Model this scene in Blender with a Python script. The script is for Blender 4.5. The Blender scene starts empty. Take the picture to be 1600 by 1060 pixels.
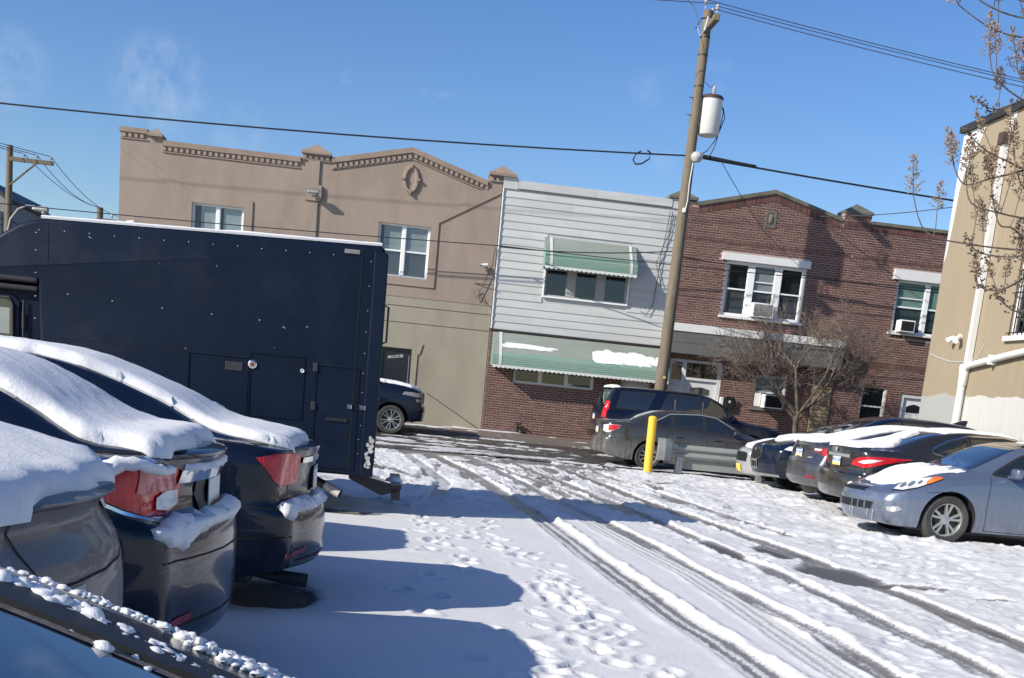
import bpy, bmesh, math, random
import numpy as np
from mathutils import Vector, Matrix, geometry
from mathutils.bvhtree import BVHTree
random.seed(11)
SC = bpy.context.scene
COL = SC.collection
# ------------------------------------------------------------------ camera
cam = bpy.data.cameras.new('camera')
cam_o = bpy.data.objects.new('camera', cam)
COL.objects.link(cam_o)
F_PX = 1780.0
cam.sensor_width = 36.0
cam.lens = F_PX * 36.0 / 1600.0
cam.shift_y = 440.0 / 1600.0            # the photograph is the upper part of a taller frame
cam.clip_start = 0.05
cam.clip_end = 3000
CAM_H = 1.5
cam_o.matrix_world = Matrix.Translation((0, 0, CAM_H)) @ Matrix.Rotation(math.radians(-6.9), 4, 'Z') @ \
    Matrix.Rotation(math.radians(90 - 11.25), 4, 'X') @ Matrix.Rotation(math.radians(5.6), 4, 'Z')
SC.camera = cam_o
# ------------------------------------------------------------------ light
SUN_DIR = Vector((4.45, 2.32, -2.85)).normalized()
SUN_EL = math.asin(-SUN_DIR.z)
SUN_AZ = math.atan2(-SUN_DIR.x, -SUN_DIR.y)
world = bpy.data.worlds.new("World")
SC.world = world
world.use_nodes = True
wn = world.node_tree.nodes
wl = world.node_tree.links
bg = wn['Background']
bg.inputs["Strength"].default_value = 0.100
sky = wn.new('ShaderNodeTexSky')
sky.sky_type = 'NISHITA'
sky.sun_disc = False
sky.sun_elevation = SUN_EL
sky.sun_rotation = SUN_AZ
sky.air_density = 1.1
sky.dust_density = 0.5
sky.ozone_density = 4.0
# thin wisps of cloud low in the sky
tc = wn.new('ShaderNodeTexCoord')
mp = wn.new('ShaderNodeMapping')
mp.inputs['Scale'].default_value = (7, 7, 12)
wl.new(tc.outputs['Generated'], mp.inputs['Vector'])
nz = wn.new('ShaderNodeTexNoise')
nz.inputs['Scale'].default_value = 1.0
nz.inputs['Detail'].default_value = 6
nz.inputs['Roughness'].default_value = 0.6
wl.new(mp.outputs['Vector'], nz.inputs['Vector'])
cr = wn.new('ShaderNodeMapRange')
cr.inputs['From Min'].default_value = 0.60
cr.inputs['From Max'].default_value = 0.85
cr.inputs['To Max'].default_value = 0.35
wl.new(nz.outputs['Fac'], cr.inputs['Value'])
hsv = wn.new('ShaderNodeHueSaturation')
hsv.inputs['Saturation'].default_value = 1.2
hsv.inputs['Hue'].default_value = 0.512
hsv.inputs['Value'].default_value = 1.2
wl.new(sky.outputs['Color'], hsv.inputs['Color'])
mx = wn.new('ShaderNodeMix')
mx.data_type = 'RGBA'
wisp = None
for (dv, lo, hi, amt) in (((-0.1941, 0.9592, 0.2055), 0.9990, 1.0, 0.20), ((-0.3005, 0.9327, 0.1995), 0.9993, 1.0, 0.15), ((-0.1348, 0.9746, 0.1786), 0.9996, 1.0, 0.10), ((0.1812, 0.952, 0.2468), 0.9998, 1.0, 0.10)):
    dt = wn.new('ShaderNodeVectorMath')
    dt.operation = 'DOT_PRODUCT'
    wl.new(tc.outputs['Generated'], dt.inputs[0])
    dt.inputs[1].default_value = Vector(dv).normalized()
    ra = wn.new('ShaderNodeMapRange')
    ra.interpolation_type = 'SMOOTHSTEP'
    ra.inputs['From Min'].default_value = lo
    ra.inputs['From Max'].default_value = hi
    ra.inputs['To Max'].default_value = amt
    wl.new(dt.outputs['Value'], ra.inputs['Value'])
    if wisp is None:
        wisp = ra.outputs['Result']
    else:
        ad_ = wn.new('ShaderNodeMath')
        ad_.operation = 'ADD'
        wl.new(wisp, ad_.inputs[0])
        wl.new(ra.outputs['Result'], ad_.inputs[1])
        wisp = ad_.outputs[0]
mp2 = wn.new('ShaderNodeMapping')
mp2.inputs['Scale'].default_value = (13, 9, 11)
mp2.inputs['Rotation'].default_value = (0, 0.6, 0)
wl.new(tc.outputs['Generated'], mp2.inputs['Vector'])
nz2 = wn.new('ShaderNodeTexNoise')
nz2.inputs['Detail'].default_value = 4
nz2.inputs['Roughness'].default_value = 0.6
wl.new(mp2.outputs['Vector'], nz2.inputs['Vector'])
mr2_ = wn.new('ShaderNodeMapRange')
mr2_.inputs['From Min'].default_value = 0.36
mr2_.inputs['From Max'].default_value = 0.72
wl.new(nz2.outputs['Fac'], mr2_.inputs['Value'])
mu_ = wn.new('ShaderNodeMath')
mu_.operation = 'MULTIPLY_ADD'
wl.new(wisp, mu_.inputs[0])
wl.new(mr2_.outputs['Result'], mu_.inputs[1])
wl.new(cr.outputs['Result'], mu_.inputs[2])
wl.new(mu_.outputs[0], mx.inputs[0])
wl.new(hsv.outputs['Color'], mx.inputs[6])
mx.inputs[7].default_value = (7.5, 7.9, 8.6, 1)
wl.new(mx.outputs[2], bg.inputs['Color'])
sun = bpy.data.lights.new('sun', 'SUN')
sun.energy = 5.0
sun.angle = math.radians(0.53)
sun.color = (1.0, 0.94, 0.84)
sun_o = bpy.data.objects.new('sun', sun)
COL.objects.link(sun_o)
sun_o.rotation_euler = SUN_DIR.to_track_quat('-Z', 'Y').to_euler()
sun_o.location = (-20, -10, 30)
SC.view_settings.view_transform = 'Standard'
SC.view_settings.look = 'None'
SC.view_settings.exposure = 0.3
SC.view_settings.gamma = 1.0
SC.view_settings.use_curve_mapping = False
SC.render.engine = 'CYCLES'


# ------------------------------------------------------------------ materials
def nodes(name):
    m = bpy.data.materials.new(name)
    m.use_nodes = True
    return m, m.node_tree.nodes, m.node_tree.links, m.node_tree.nodes['Principled BSDF']


def mat(name, col, rough=0.6, metal=0.0, var=0.12, vscale=4.0, bump=0.0, bscale=60.0, spec=None, coat=0.0,
        stretch=None, dirt=None, dscale=1.2, dlo=0.5, dhi=0.7, rnd=0.0, emit=None):
    m, n, l, p = nodes(name)
    tcn = n.new('ShaderNodeTexCoord')
    src = tcn.outputs['Object']
    if stretch:
        mpn = n.new('ShaderNodeMapping')
        mpn.inputs['Scale'].default_value = stretch
        l.new(src, mpn.inputs['Vector'])
        src = mpn.outputs['Vector']
    n1 = n.new('ShaderNodeTexNoise')
    n1.inputs['Scale'].default_value = vscale
    n1.inputs['Detail'].default_value = 8
    n1.inputs['Roughness'].default_value = 0.65
    l.new(src, n1.inputs['Vector'])
    mr = n.new('ShaderNodeMapRange')
    mr.inputs['From Min'].default_value = 0.3
    mr.inputs['From Max'].default_value = 0.7
    mr.inputs['To Min'].default_value = 1 - var
    mr.inputs['To Max'].default_value = 1 + var
    l.new(n1.outputs['Fac'], mr.inputs['Value'])
    fac = mr.outputs['Result']
    if rnd:
        oi = n.new('ShaderNodeObjectInfo')
        ge = n.new('ShaderNodeNewGeometry')
        ad = n.new('ShaderNodeMath')
        ad.operation = 'ADD'
        l.new(oi.outputs['Random'], ad.inputs[0])
        l.new(ge.outputs['Random Per Island'], ad.inputs[1])
        fr = n.new('ShaderNodeMath')
        fr.operation = 'FRACT'
        l.new(ad.outputs[0], fr.inputs[0])
        mr2 = n.new('ShaderNodeMapRange')
        mr2.inputs['To Min'].default_value = 1 - rnd
        mr2.inputs['To Max'].default_value = 1 + rnd
        l.new(fr.outputs[0], mr2.inputs['Value'])
        mu = n.new('ShaderNodeMath')
        mu.operation = 'MULTIPLY'
        l.new(fac, mu.inputs[0])
        l.new(mr2.outputs['Result'], mu.inputs[1])
        fac = mu.outputs[0]
    mul = n.new('ShaderNodeMix')
    mul.data_type = 'RGBA'
    mul.blend_type = 'MULTIPLY'
    mul.inputs[0].default_value = 1
    mul.inputs[6].default_value = (*col, 1)
    l.new(fac, mul.inputs[7])
    out = mul.outputs[2]
    if dirt:
        n2 = n.new('ShaderNodeTexNoise')
        n2.inputs['Scale'].default_value = dscale
        n2.inputs['Detail'].default_value = 9
        n2.inputs['Roughness'].default_value = 0.7
        l.new(src, n2.inputs['Vector'])
        m3 = n.new('ShaderNodeMapRange')
        m3.inputs['From Min'].default_value = dlo
        m3.inputs['From Max'].default_value = dhi
        l.new(n2.outputs['Fac'], m3.inputs['Value'])
        mm = n.new('ShaderNodeMix')
        mm.data_type = 'RGBA'
        l.new(m3.outputs['Result'], mm.inputs[0])
        l.new(out, mm.inputs[6])
        mm.inputs[7].default_value = (*dirt, 1)
        out = mm.outputs[2]
        m4 = n.new('ShaderNodeMapRange')
        m4.inputs['To Min'].default_value = rough
        m4.inputs['To Max'].default_value = min(1, rough + 0.35)
        l.new(m3.outputs['Result'], m4.inputs['Value'])
        l.new(m4.outputs['Result'], p.inputs['Roughness'])
    else:
        p.inputs['Roughness'].default_value = rough
    l.new(out, p.inputs['Base Color'])
    p.inputs['Metallic'].default_value = metal
    if spec is not None:
        p.inputs['Specular IOR Level'].default_value = spec
    if coat:
        p.inputs['Coat Weight'].default_value = coat
        p.inputs['Coat Roughness'].default_value = 0.04
    if bump:
        n3 = n.new('ShaderNodeTexNoise')
        n3.inputs['Scale'].default_value = bscale
        n3.inputs['Detail'].default_value = 6
        l.new(src, n3.inputs['Vector'])
        b = n.new('ShaderNodeBump')
        b.inputs['Strength'].default_value = bump
        b.inputs['Distance'].default_value = 0.01
        l.new(n3.outputs['Fac'], b.inputs['Height'])
        l.new(b.outputs['Normal'], p.inputs['Normal'])
    return m


def paint_mat(name, col, salt=(0.30, 0.29, 0.27), amount=0.35, top=0.75, metal=0.25, rough=0.18, coat=1.0):
    """car paint: clear coat, with road salt and dust low on the body (local z) in vertical runs"""
    m, n, l, p = nodes(name)
    tcn = n.new('ShaderNodeTexCoord')
    sx = n.new('ShaderNodeSeparateXYZ')
    l.new(tcn.outputs['Object'], sx.inputs[0])
    mr = n.new('ShaderNodeMapRange')
    mr.inputs['From Min'].default_value = 0.15
    mr.inputs['From Max'].default_value = top
    mr.inputs['To Min'].default_value = 1
    mr.inputs['To Max'].default_value = 0.0
    l.new(sx.outputs['Z'], mr.inputs['Value'])
    mpn = n.new('ShaderNodeMapping')
    mpn.inputs['Scale'].default_value = (14, 6, 1.6)
    l.new(tcn.outputs['Object'], mpn.inputs['Vector'])
    nn = n.new('ShaderNodeTexNoise')
    nn.inputs['Scale'].default_value = 1.3
    nn.inputs['Detail'].default_value = 10
    nn.inputs['Roughness'].default_value = 0.75
    l.new(mpn.outputs['Vector'], nn.inputs['Vector'])
    m1 = n.new('ShaderNodeMapRange')
    m1.inputs['From Min'].default_value = 0.35
    m1.inputs['From Max'].default_value = 0.75
    l.new(nn.outputs['Fac'], m1.inputs['Value'])
    mu = n.new('ShaderNodeMath')
    mu.operation = 'MULTIPLY'
    l.new(mr.outputs['Result'], mu.inputs[0])
    l.new(m1.outputs['Result'], mu.inputs[1])
    m2 = n.new('ShaderNodeMath')
    m2.operation = 'MULTIPLY_ADD'
    m2.inputs[1].default_value = amount * 2
    m2.inputs[2].default_value = amount * 0.12
    m2.use_clamp = True
    l.new(mu.outputs[0], m2.inputs[0])
    mm = n.new('ShaderNodeMix')
    mm.data_type = 'RGBA'
    l.new(m2.outputs[0], mm.inputs[0])
    mm.inputs[6].default_value = (*col, 1)
    mm.inputs[7].default_value = (*salt, 1)
    l.new(mm.outputs[2], p.inputs['Base Color'])
    m4 = n.new('ShaderNodeMapRange')
    m4.inputs['To Min'].default_value = rough
    m4.inputs['To Max'].default_value = 0.8
    l.new(m2.outputs[0], m4.inputs['Value'])
    l.new(m4.outputs['Result'], p.inputs['Roughness'])
    p.inputs['Metallic'].default_value = metal
    cw = n.new('ShaderNodeMapRange')
    cw.inputs['To Min'].default_value = coat
    p.inputs['Specular IOR Level'].default_value = 0.5 * coat
    cw.inputs['To Max'].default_value = 0.0
    l.new(m2.outputs[0], cw.inputs['Value'])
    l.new(cw.outputs['Result'], p.inputs['Coat Weight'])
    p.inputs['Coat Roughness'].default_value = 0.03
    return m


def snow_mat(name, bump=0.5, scale=35.0):
    m, n, l, p = nodes(name)
    tcn = n.new('ShaderNodeTexCoord')
    n1 = n.new('ShaderNodeTexNoise')
    n1.inputs['Scale'].default_value = scale
    n1.inputs['Detail'].default_value = 8
    n1.inputs['Roughness'].default_value = 0.7
    l.new(tcn.outputs['Object'], n1.inputs['Vector'])
    cr_ = n.new('ShaderNodeMapRange')
    cr_.inputs['To Min'].default_value = 0.68
    cr_.inputs['To Max'].default_value = 0.80
    l.new(n1.outputs['Fac'], cr_.inputs['Value'])
    cb = n.new('ShaderNodeCombineColor')
    for k in range(3):
        l.new(cr_.outputs['Result'], cb.inputs[k])
    l.new(cb.outputs[0], p.inputs['Base Color'])
    p.inputs['Roughness'].default_value = 0.75
    b = n.new('ShaderNodeBump')
    b.inputs['Strength'].default_value = bump
    b.inputs['Distance'].default_value = 0.02
    l.new(n1.outputs['Fac'], b.inputs['Height'])
    l.new(b.outputs['Normal'], p.inputs['Normal'])
    return m


def thin_glass(name, tint=(0.75, 0.8, 0.82), refl=0.16):
    m, n, l, p = nodes(name)
    n.remove(p)
    t = n.new('ShaderNodeBsdfTransparent')
    t.inputs[0].default_value = (*tint, 1)
    g = n.new('ShaderNodeBsdfGlossy')
    g.inputs['Roughness'].default_value = 0.03
    lw_ = n.new('ShaderNodeLayerWeight')
    lw_.inputs[0].default_value = 0.5
    f = n.new('ShaderNodeMath')
    f.operation = 'POWER'
    f.inputs[1].default_value = 4.0
    l.new(lw_.outputs['Facing'], f.inputs[0])
    a = n.new('ShaderNodeMath')
    a.operation = 'ADD'
    a.use_clamp = True
    a.inputs[1].default_value = refl
    l.new(f.outputs[0], a.inputs[0])
    mx_ = n.new('ShaderNodeMixShader')
    l.new(a.outputs[0], mx_.inputs[0])
    l.new(t.outputs[0], mx_.inputs[1])
    l.new(g.outputs[0], mx_.inputs[2])
    l.new(mx_.outputs[0], n['Material Output'].inputs[0])
    return m


def lens_mat(name, col, trans=0.0, rough=0.08):
    """lamp lens: coloured plastic with moulded ribs"""
    m, n, l, p = nodes(name)
    tcn = n.new('ShaderNodeTexCoord')
    w = n.new('ShaderNodeTexWave')
    w.inputs['Scale'].default_value = 14
    w.inputs['Distortion'].default_value = 1.5
    l.new(tcn.outputs['Object'], w.inputs['Vector'])
    v = n.new('ShaderNodeTexVoronoi')
    v.inputs['Scale'].default_value = 9
    l.new(tcn.outputs['Object'], v.inputs['Vector'])
    mm = n.new('ShaderNodeMix')
    mm.data_type = 'RGBA'
    l.new(v.outputs['Distance'], mm.inputs[0])
    mm.inputs[6].default_value = (*[min(1, c * 1.5 + 0.02) for c in col], 1)
    mm.inputs[7].default_value = (*[c * 0.75 for c in col], 1)
    l.new(mm.outputs[2], p.inputs['Base Color'])
    b = n.new('ShaderNodeBump')
    b.inputs['Strength'].default_value = 0.25
    b.inputs['Distance'].default_value = 0.004
    l.new(w.outputs['Fac'], b.inputs['Height'])
    l.new(b.outputs['Normal'], p.inputs['Normal'])
    p.inputs['Roughness'].default_value = rough
    p.inputs['Specular IOR Level'].default_value = 0.35
    p.inputs['Coat Weight'].default_value = 0.2
    p.inputs['Coat Roughness'].default_value = 0.02
    return m


M = {}
M['snow'] = snow_mat('snow_clean')
M['snow_car'] = snow_mat('snow_on_cars', 0.35, 60.0)
M['snow_clump'] = snow_mat('snow_clumps', 0.25, 120.0)
M['stucco_tan'] = mat('stucco_tan', (0.290, 0.232, 0.185), 0.9, var=0.07, vscale=1.6, bump=0.35, bscale=90, stretch=(1, 1, 0.4), dirt=(0.215, 0.172, 0.138), dscale=0.9, dlo=0.48, dhi=0.78)
M['stucco_trim'] = mat('stucco_trim', (0.28, 0.222, 0.178), 0.9, var=0.08, vscale=2, bump=0.3, bscale=80)
M['stucco_cap'] = mat('stucco_cap', (0.26, 0.20, 0.155), 0.9, var=0.16, vscale=2.5, bump=0.3, bscale=60, dirt=(0.15, 0.13, 0.11), dscale=1.5, dlo=0.55, dhi=0.75)
M['stucco_olive'] = mat('stucco_olive', (0.30, 0.272, 0.212), 0.88, var=0.06, vscale=1.6, bump=0.25, bscale=90, stretch=(1, 1, 0.4), dirt=(0.235, 0.21, 0.16), dscale=0.9, dlo=0.48, dhi=0.78)
M['brick'] = mat('brick_red', (0.125, 0.055, 0.043), 0.88, var=0.16, vscale=18, bump=0.4, bscale=120, rnd=0.32)
M['brick_old'] = mat('brick_old', (0.120, 0.052, 0.040), 0.88, var=0.2, vscale=12, bump=0.4, bscale=120, rnd=0.35)
M['mortar'] = mat('mortar', (0.35, 0.265, 0.228), 0.95, var=0.15, vscale=3, bump=0.4, bscale=150)
M['stone_cap'] = mat('stone_cap', (0.13, 0.125, 0.095), 0.9, var=0.25, vscale=3, bump=0.4, bscale=60, dirt=(0.07, 0.075, 0.05), dscale=2.2, dlo=0.5, dhi=0.65)
M['vinyl_white'] = mat('siding_white', (0.50, 0.51, 0.50), 0.45, var=0.06, vscale=1.5, stretch=(0.4, 1, 3), dirt=(0.40, 0.41, 0.39), dscale=1.1, dlo=0.45, dhi=0.8, rnd=0.05)
M['paint_white'] = mat('white_paint', (0.66, 0.66, 0.64), 0.5, var=0.04, vscale=6)
M['frame_white'] = mat('window_frame_white', (0.78, 0.79, 0.78), 0.4, var=0.03)
M['frame_grey'] = mat('window_frame_grey', (0.32, 0.32, 0.31), 0.5, var=0.08)
M['glass'] = thin_glass('window_glass', (0.85, 0.88, 0.88), 0.06)
M['glass_screen'] = thin_glass('window_glass_screened', (0.62, 0.64, 0.66), 0.08)
M['glass_dark'] = thin_glass('window_glass_dark', (0.35, 0.38, 0.40), 0.10)
M['blind'] = mat('blind_cloth', (0.44, 0.45, 0.45), 0.8, var=0.05, vscale=3)
M['blind_pale'] = mat('blind_pale', (0.50, 0.51, 0.50), 0.8, var=0.05, vscale=3)
M['blind_green'] = mat('blind_green', (0.34, 0.50, 0.42), 0.8, var=0.08, vscale=3)
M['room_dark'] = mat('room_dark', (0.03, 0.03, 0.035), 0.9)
M['awning_green'] = mat('awning_green', (0.165, 0.30, 0.235), 0.45, var=0.06, vscale=3, stretch=(0.5, 1, 4), dirt=(0.25, 0.30, 0.25), dscale=1.2, dlo=0.45, dhi=0.8)
M['awning_sage'] = mat('awning_sage', (0.27, 0.30, 0.265), 0.55, var=0.08, vscale=2, stretch=(0.4, 1, 2), dirt=(0.22, 0.25, 0.21), dscale=1.5, dlo=0.5, dhi=0.8)
M['awning_white'] = mat('awning_white', (0.60, 0.62, 0.60), 0.5, var=0.05, vscale=5)
M['soffit_grey'] = mat('stucco_grey', (0.115, 0.118, 0.118), 0.9, var=0.1, vscale=3, bump=0.4, bscale=80)
M['door_white'] = mat('door_white', (0.60, 0.61, 0.62), 0.5, var=0.03)
M['door_black'] = mat('door_black', (0.012, 0.013, 0.017), 0.35, var=0.1)
M['metal_black'] = mat('black_metal', (0.015, 0.015, 0.016), 0.4, var=0.15)
M['metal_dark'] = mat('dark_metal', (0.05, 0.05, 0.052), 0.5, metal=0.5, var=0.15)
M['metal_grey'] = mat('galvanised_steel', (0.33, 0.35, 0.34), 0.5, metal=0.35, var=0.18, vscale=5, dirt=(0.22, 0.22, 0.2), dscale=3)
M['chrome'] = mat('chrome', (0.75, 0.75, 0.75), 0.12, metal=1.0, var=0.02)
M['rim'] = mat('alloy_rim', (0.52, 0.52, 0.50), 0.32, metal=0.8, var=0.1, vscale=8, dirt=(0.18, 0.17, 0.15), dscale=6, dlo=0.5, dhi=0.9)
M['rim_dark'] = mat('alloy_rim_dark', (0.10, 0.10, 0.10), 0.4, metal=0.7, var=0.1)
M['tyre'] = mat('tyre_rubber', (0.035, 0.034, 0.033), 0.85, var=0.2, vscale=10, bump=0.4, bscale=60, dirt=(0.10, 0.095, 0.09), dscale=4, dlo=0.45, dhi=0.8)
M['rubber'] = mat('rubber_black', (0.014, 0.014, 0.015), 0.55, var=0.1)
M['well'] = mat('wheel_well', (0.012, 0.012, 0.012), 0.95)
M['seam'] = mat('panel_gap', (0.004, 0.004, 0.005), 0.9)
M['car_glass'] = mat('tinted_glass', (0.012, 0.015, 0.018), 0.03, var=0.05, spec=0.8, coat=1.0)
M['car_glass_blue'] = mat('rear_glass', (0.010, 0.013, 0.018), 0.02, var=0.05, spec=0.9, coat=1.0)
M['lens_red'] = lens_mat('lens_red', (0.48, 0.004, 0.012))
M['lens_darkred'] = lens_mat('lens_darkred', (0.16, 0.012, 0.02))
M['lens_clear'] = lens_mat('lens_clear', (0.55, 0.56, 0.56))
M['lens_smoke'] = lens_mat('lens_smoke', (0.16, 0.155, 0.15))
M['lens_pink'] = lens_mat('lens_pink', (0.52, 0.16, 0.14))
M['lens_orange'] = lens_mat('lens_orange', (0.75, 0.14, 0.02))
M['plate_white'] = mat('plate_white', (0.66, 0.69, 0.70), 0.4, var=0.04)
M['plate_yellow'] = mat('plate_yellow', (0.80, 0.55, 0.10), 0.4, var=0.04)
M['plate_blue'] = mat('plate_blue', (0.05, 0.12, 0.35), 0.4, var=0.04)
M['yellow'] = mat('bollard_yellow', (0.80, 0.50, 0.045), 0.5, var=0.08, vscale=6, dirt=(0.5, 0.33, 0.08), dscale=5, dlo=0.6, dhi=0.8)
M['rail'] = mat('guardrail_paint', (0.24, 0.262, 0.252), 0.55, metal=0.1, var=0.14, vscale=4, stretch=(1, 1, 3), dirt=(0.17, 0.175, 0.16), dscale=4)
M['wood_pole'] = mat('pole_wood', (0.165, 0.135, 0.095), 0.9, var=0.3, vscale=5, stretch=(8, 8, 0.5), bump=0.6, bscale=12, dirt=(0.11, 0.105, 0.065), dscale=2)
M['bark'] = mat('bark', (0.115, 0.09, 0.07), 0.9, var=0.25, vscale=10, bump=0.4, bscale=40)
M['twig'] = mat('twig_bark', (0.155, 0.125, 0.10), 0.9, var=0.2)
M['seed'] = mat('seed_capsule', (0.30, 0.21, 0.14), 0.9, var=0.25, vscale=8, rnd=0.35)
M['seed_dark'] = mat('seed_capsule_dark', (0.11, 0.08, 0.06), 0.9, var=0.25, vscale=8, rnd=0.3)
M['wire'] = mat('wire_black', (0.012, 0.012, 0.014), 0.6)
M['wire_grey'] = mat('wire_grey', (0.05, 0.06, 0.08), 0.6)
M['porcelain'] = mat('porcelain', (0.42, 0.42, 0.40), 0.25, var=0.08)
M['xf_grey'] = mat('transformer_paint', (0.58, 0.59, 0.57), 0.4, var=0.05, vscale=4, dirt=(0.24, 0.13, 0.07), dscale=5, dlo=0.68, dhi=0.74)
M['rust'] = mat('rusty_lid', (0.055, 0.038, 0.032), 0.8, var=0.3, vscale=8)
M['concrete'] = mat('pavement_concrete', (0.17, 0.145, 0.125), 0.85, var=0.2, vscale=2.5, bump=0.3, bscale=40, dirt=(0.10, 0.085, 0.075), dscale=1.1, dlo=0.45, dhi=0.7)
M['wall_beige'] = None
M['truck_black'] = mat('truck_black', (0.005, 0.011, 0.026), 0.42, var=0.2, vscale=2, spec=0.16, dirt=(0.011, 0.018, 0.036), dscale=1.1, dlo=0.52, dhi=0.8, bump=0.05, bscale=3)
M['truck_scuff'] = mat('bare_scuff', (0.42, 0.41, 0.38), 0.6, metal=0.2, var=0.4, vscale=14)
M['stone_tan'] = mat('rubble_stone', (0.29, 0.225, 0.14), 0.9, var=0.3, vscale=5, bump=0.4, rnd=0.35)
M['stone_far'] = mat('far_wall_grey', (0.22, 0.22, 0.22), 0.9)


# ------------------------------------------------------------------ mesh tools
class MB:
    def __init__(s):
        s.v = []
        s.f = []
        s.mi = []
        s.cur = 0

    def add(s, vs, fs):
        b = len(s.v)
        s.v += [tuple(v) for v in vs]
        s.f += [tuple(b + i for i in f) for f in fs]
        s.mi += [s.cur] * len(fs)
        return s

    def box(s, x0, x1, y0, y1, z0, z1):
        return s.add([(x0, y0, z0), (x1, y0, z0), (x1, y1, z0), (x0, y1, z0), (x0, y0, z1), (x1, y0, z1), (x1, y1, z1), (x0, y1, z1)],
                     [(0, 3, 2, 1), (4, 5, 6, 7), (0, 1, 5, 4), (1, 2, 6, 5), (2, 3, 7, 6), (3, 0, 4, 7)])

    def bevbox(s, x0, x1, y0, y1, z0, z1, b=0.01, seg=2):
        bm = bmesh.new()
        bmesh.ops.create_cube(bm, size=1)
        for v in bm.verts:
            v.co = Vector(((x0 + x1) / 2 + v.co.x * (x1 - x0), (y0 + y1) / 2 + v.co.y * (y1 - y0), (z0 + z1) / 2 + v.co.z * (z1 - z0)))
        bmesh.ops.bevel(bm, geom=bm.edges[:], offset=b, segments=seg, affect='EDGES', profile=0.5)
        bm.verts.index_update()
        s.add([v.co[:] for v in bm.verts], [[v.index for v in f.verts] for f in bm.faces])
        bm.free()
        return s

    def prism(s, pts, y0, y1):
        """polygon of (x, z) points, extruded from y0 (front) to y1"""
        n = len(pts)
        area = sum(pts[i][0] * pts[(i + 1) % n][1] - pts[(i + 1) % n][0] * pts[i][1] for i in range(n))
        if area < 0:
            pts = pts[::-1]
        vs = [(x, y0, z) for x, z in pts] + [(x, y1, z) for x, z in pts]
        fs = [tuple(range(n)), tuple(range(2 * n - 1, n - 1, -1))] + [((i + 1) % n, i, n + i, n + (i + 1) % n) for i in range(n)]
        return s.add(vs, fs)

    def tube(s, path, r, seg=8, cap=True):
        path = [Vector(p) for p in path]
        n = len(path)
        rs = r if isinstance(r, (list, tuple)) else [r] * n
        vs = []
        up = Vector((0.13, 0.21, 0.97))
        for i, p in enumerate(path):
            d = (path[min(i + 1, n - 1)] - path[max(i - 1, 0)])
            d = d.normalized() if d.length > 1e-9 else Vector((0, 0, 1))
            a = d.cross(up)
            if a.length < 0.1:
                a = d.cross(Vector((1, 0, 0)))
            a.normalize()
            b = d.cross(a)
            for k in range(seg):
                t = 2 * math.pi * k / seg
                vs.append(p + rs[i] * (math.cos(t) * a + math.sin(t) * b))
        fs = []
        for i in range(n - 1):
            for k in range(seg):
                k2 = (k + 1) % seg
                fs.append((i * seg + k, i * seg + k2, (i + 1) * seg + k2, (i + 1) * seg + k))
        if cap:
            fs.append(tuple(range(seg - 1, -1, -1)))
            fs.append(tuple((n - 1) * seg + k for k in range(seg)))
        return s.add(vs, fs)

    def lathe(s, prof, c=(0, 0, 0), axis='Z', seg=24, closed=False):
        """prof: (radius, height) pairs"""
        vs = []
        n = len(prof)
        for r, h in prof:
            for k in range(seg):
                t = 2 * math.pi * k / seg
                a, b = r * math.cos(t), r * math.sin(t)
                if axis == 'Z':
                    vs.append((c[0] + a, c[1] + b, c[2] + h))
                elif axis == 'Y':
                    vs.append((c[0] + a, c[1] + h, c[2] + b))
                else:
                    vs.append((c[0] + h, c[1] + a, c[2] + b))
        fs = []
        for i in range(n - 1 + (1 if closed else 0)):
            j = (i + 1) % n
            for k in range(seg):
                k2 = (k + 1) % seg
                fs.append((i * seg + k, i * seg + k2, j * seg + k2, j * seg + k))
        if not closed:
            fs.append(tuple(range(seg - 1, -1, -1)))
            fs.append(tuple((n - 1) * seg + k for k in range(seg)))
        return s.add(vs, fs)

    def mesh(s, name, mats, smooth=False, off=(0, 0, 0)):
        me = bpy.data.meshes.new(name)
        me.from_pydata([(v[0] - off[0], v[1] - off[1], v[2] - off[2]) for v in s.v], [], s.f)
        for m in (mats if isinstance(mats, (list, tuple)) else [mats]):
            me.materials.append(m)
        me.polygons.foreach_set('material_index', s.mi)
        me.update()
        if smooth:
            smooth_mesh(me, smooth if not isinstance(smooth, bool) else 40)
        return me


def smooth_mesh(me, ang=40):
    bm = bmesh.new()
    bm.from_mesh(me)
    bmesh.ops.recalc_face_normals(bm, faces=bm.faces[:])
    a = math.radians(ang)
    for f in bm.faces:
        f.smooth = True
    for e in bm.edges:
        if len(e.link_faces) == 2:
            e.smooth = e.calc_face_angle(0) < a
        else:
            e.smooth = False
    bm.to_mesh(me)
    bm.free()


OFF = {}


def root_off(p):
    while p is not None:
        if p.name in OFF:
            return OFF[p.name]
        p = p.parent
    return (0, 0, 0)


def link(name, me, parent=None, loc=None, rot=None):
    o = bpy.data.objects.new(name, me)
    COL.objects.link(o)
    if parent is not None:
        o.parent = parent
    if loc is not None:
        o.location = loc
    if rot is not None:
        o.rotation_euler = rot
    return o


def obj(name, mb, mats, parent=None, smooth=False, label=None, cat=None, group=None, kind=None):
    """link a mesh builder as one object; builders under a 'world' root are written in world coordinates"""
    me = mb.mesh(name, mats, smooth, root_off(parent) if parent is not None else (0, 0, 0))
    o = link(name, me, parent)
    tag(o, label, cat, group, kind)
    return o


def tag(o, label=None, cat=None, group=None, kind=None):
    if label:
        o['label'] = label
    if cat:
        o['category'] = cat
    if group:
        o['group'] = group
    if kind:
        o['kind'] = kind
    return o


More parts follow.
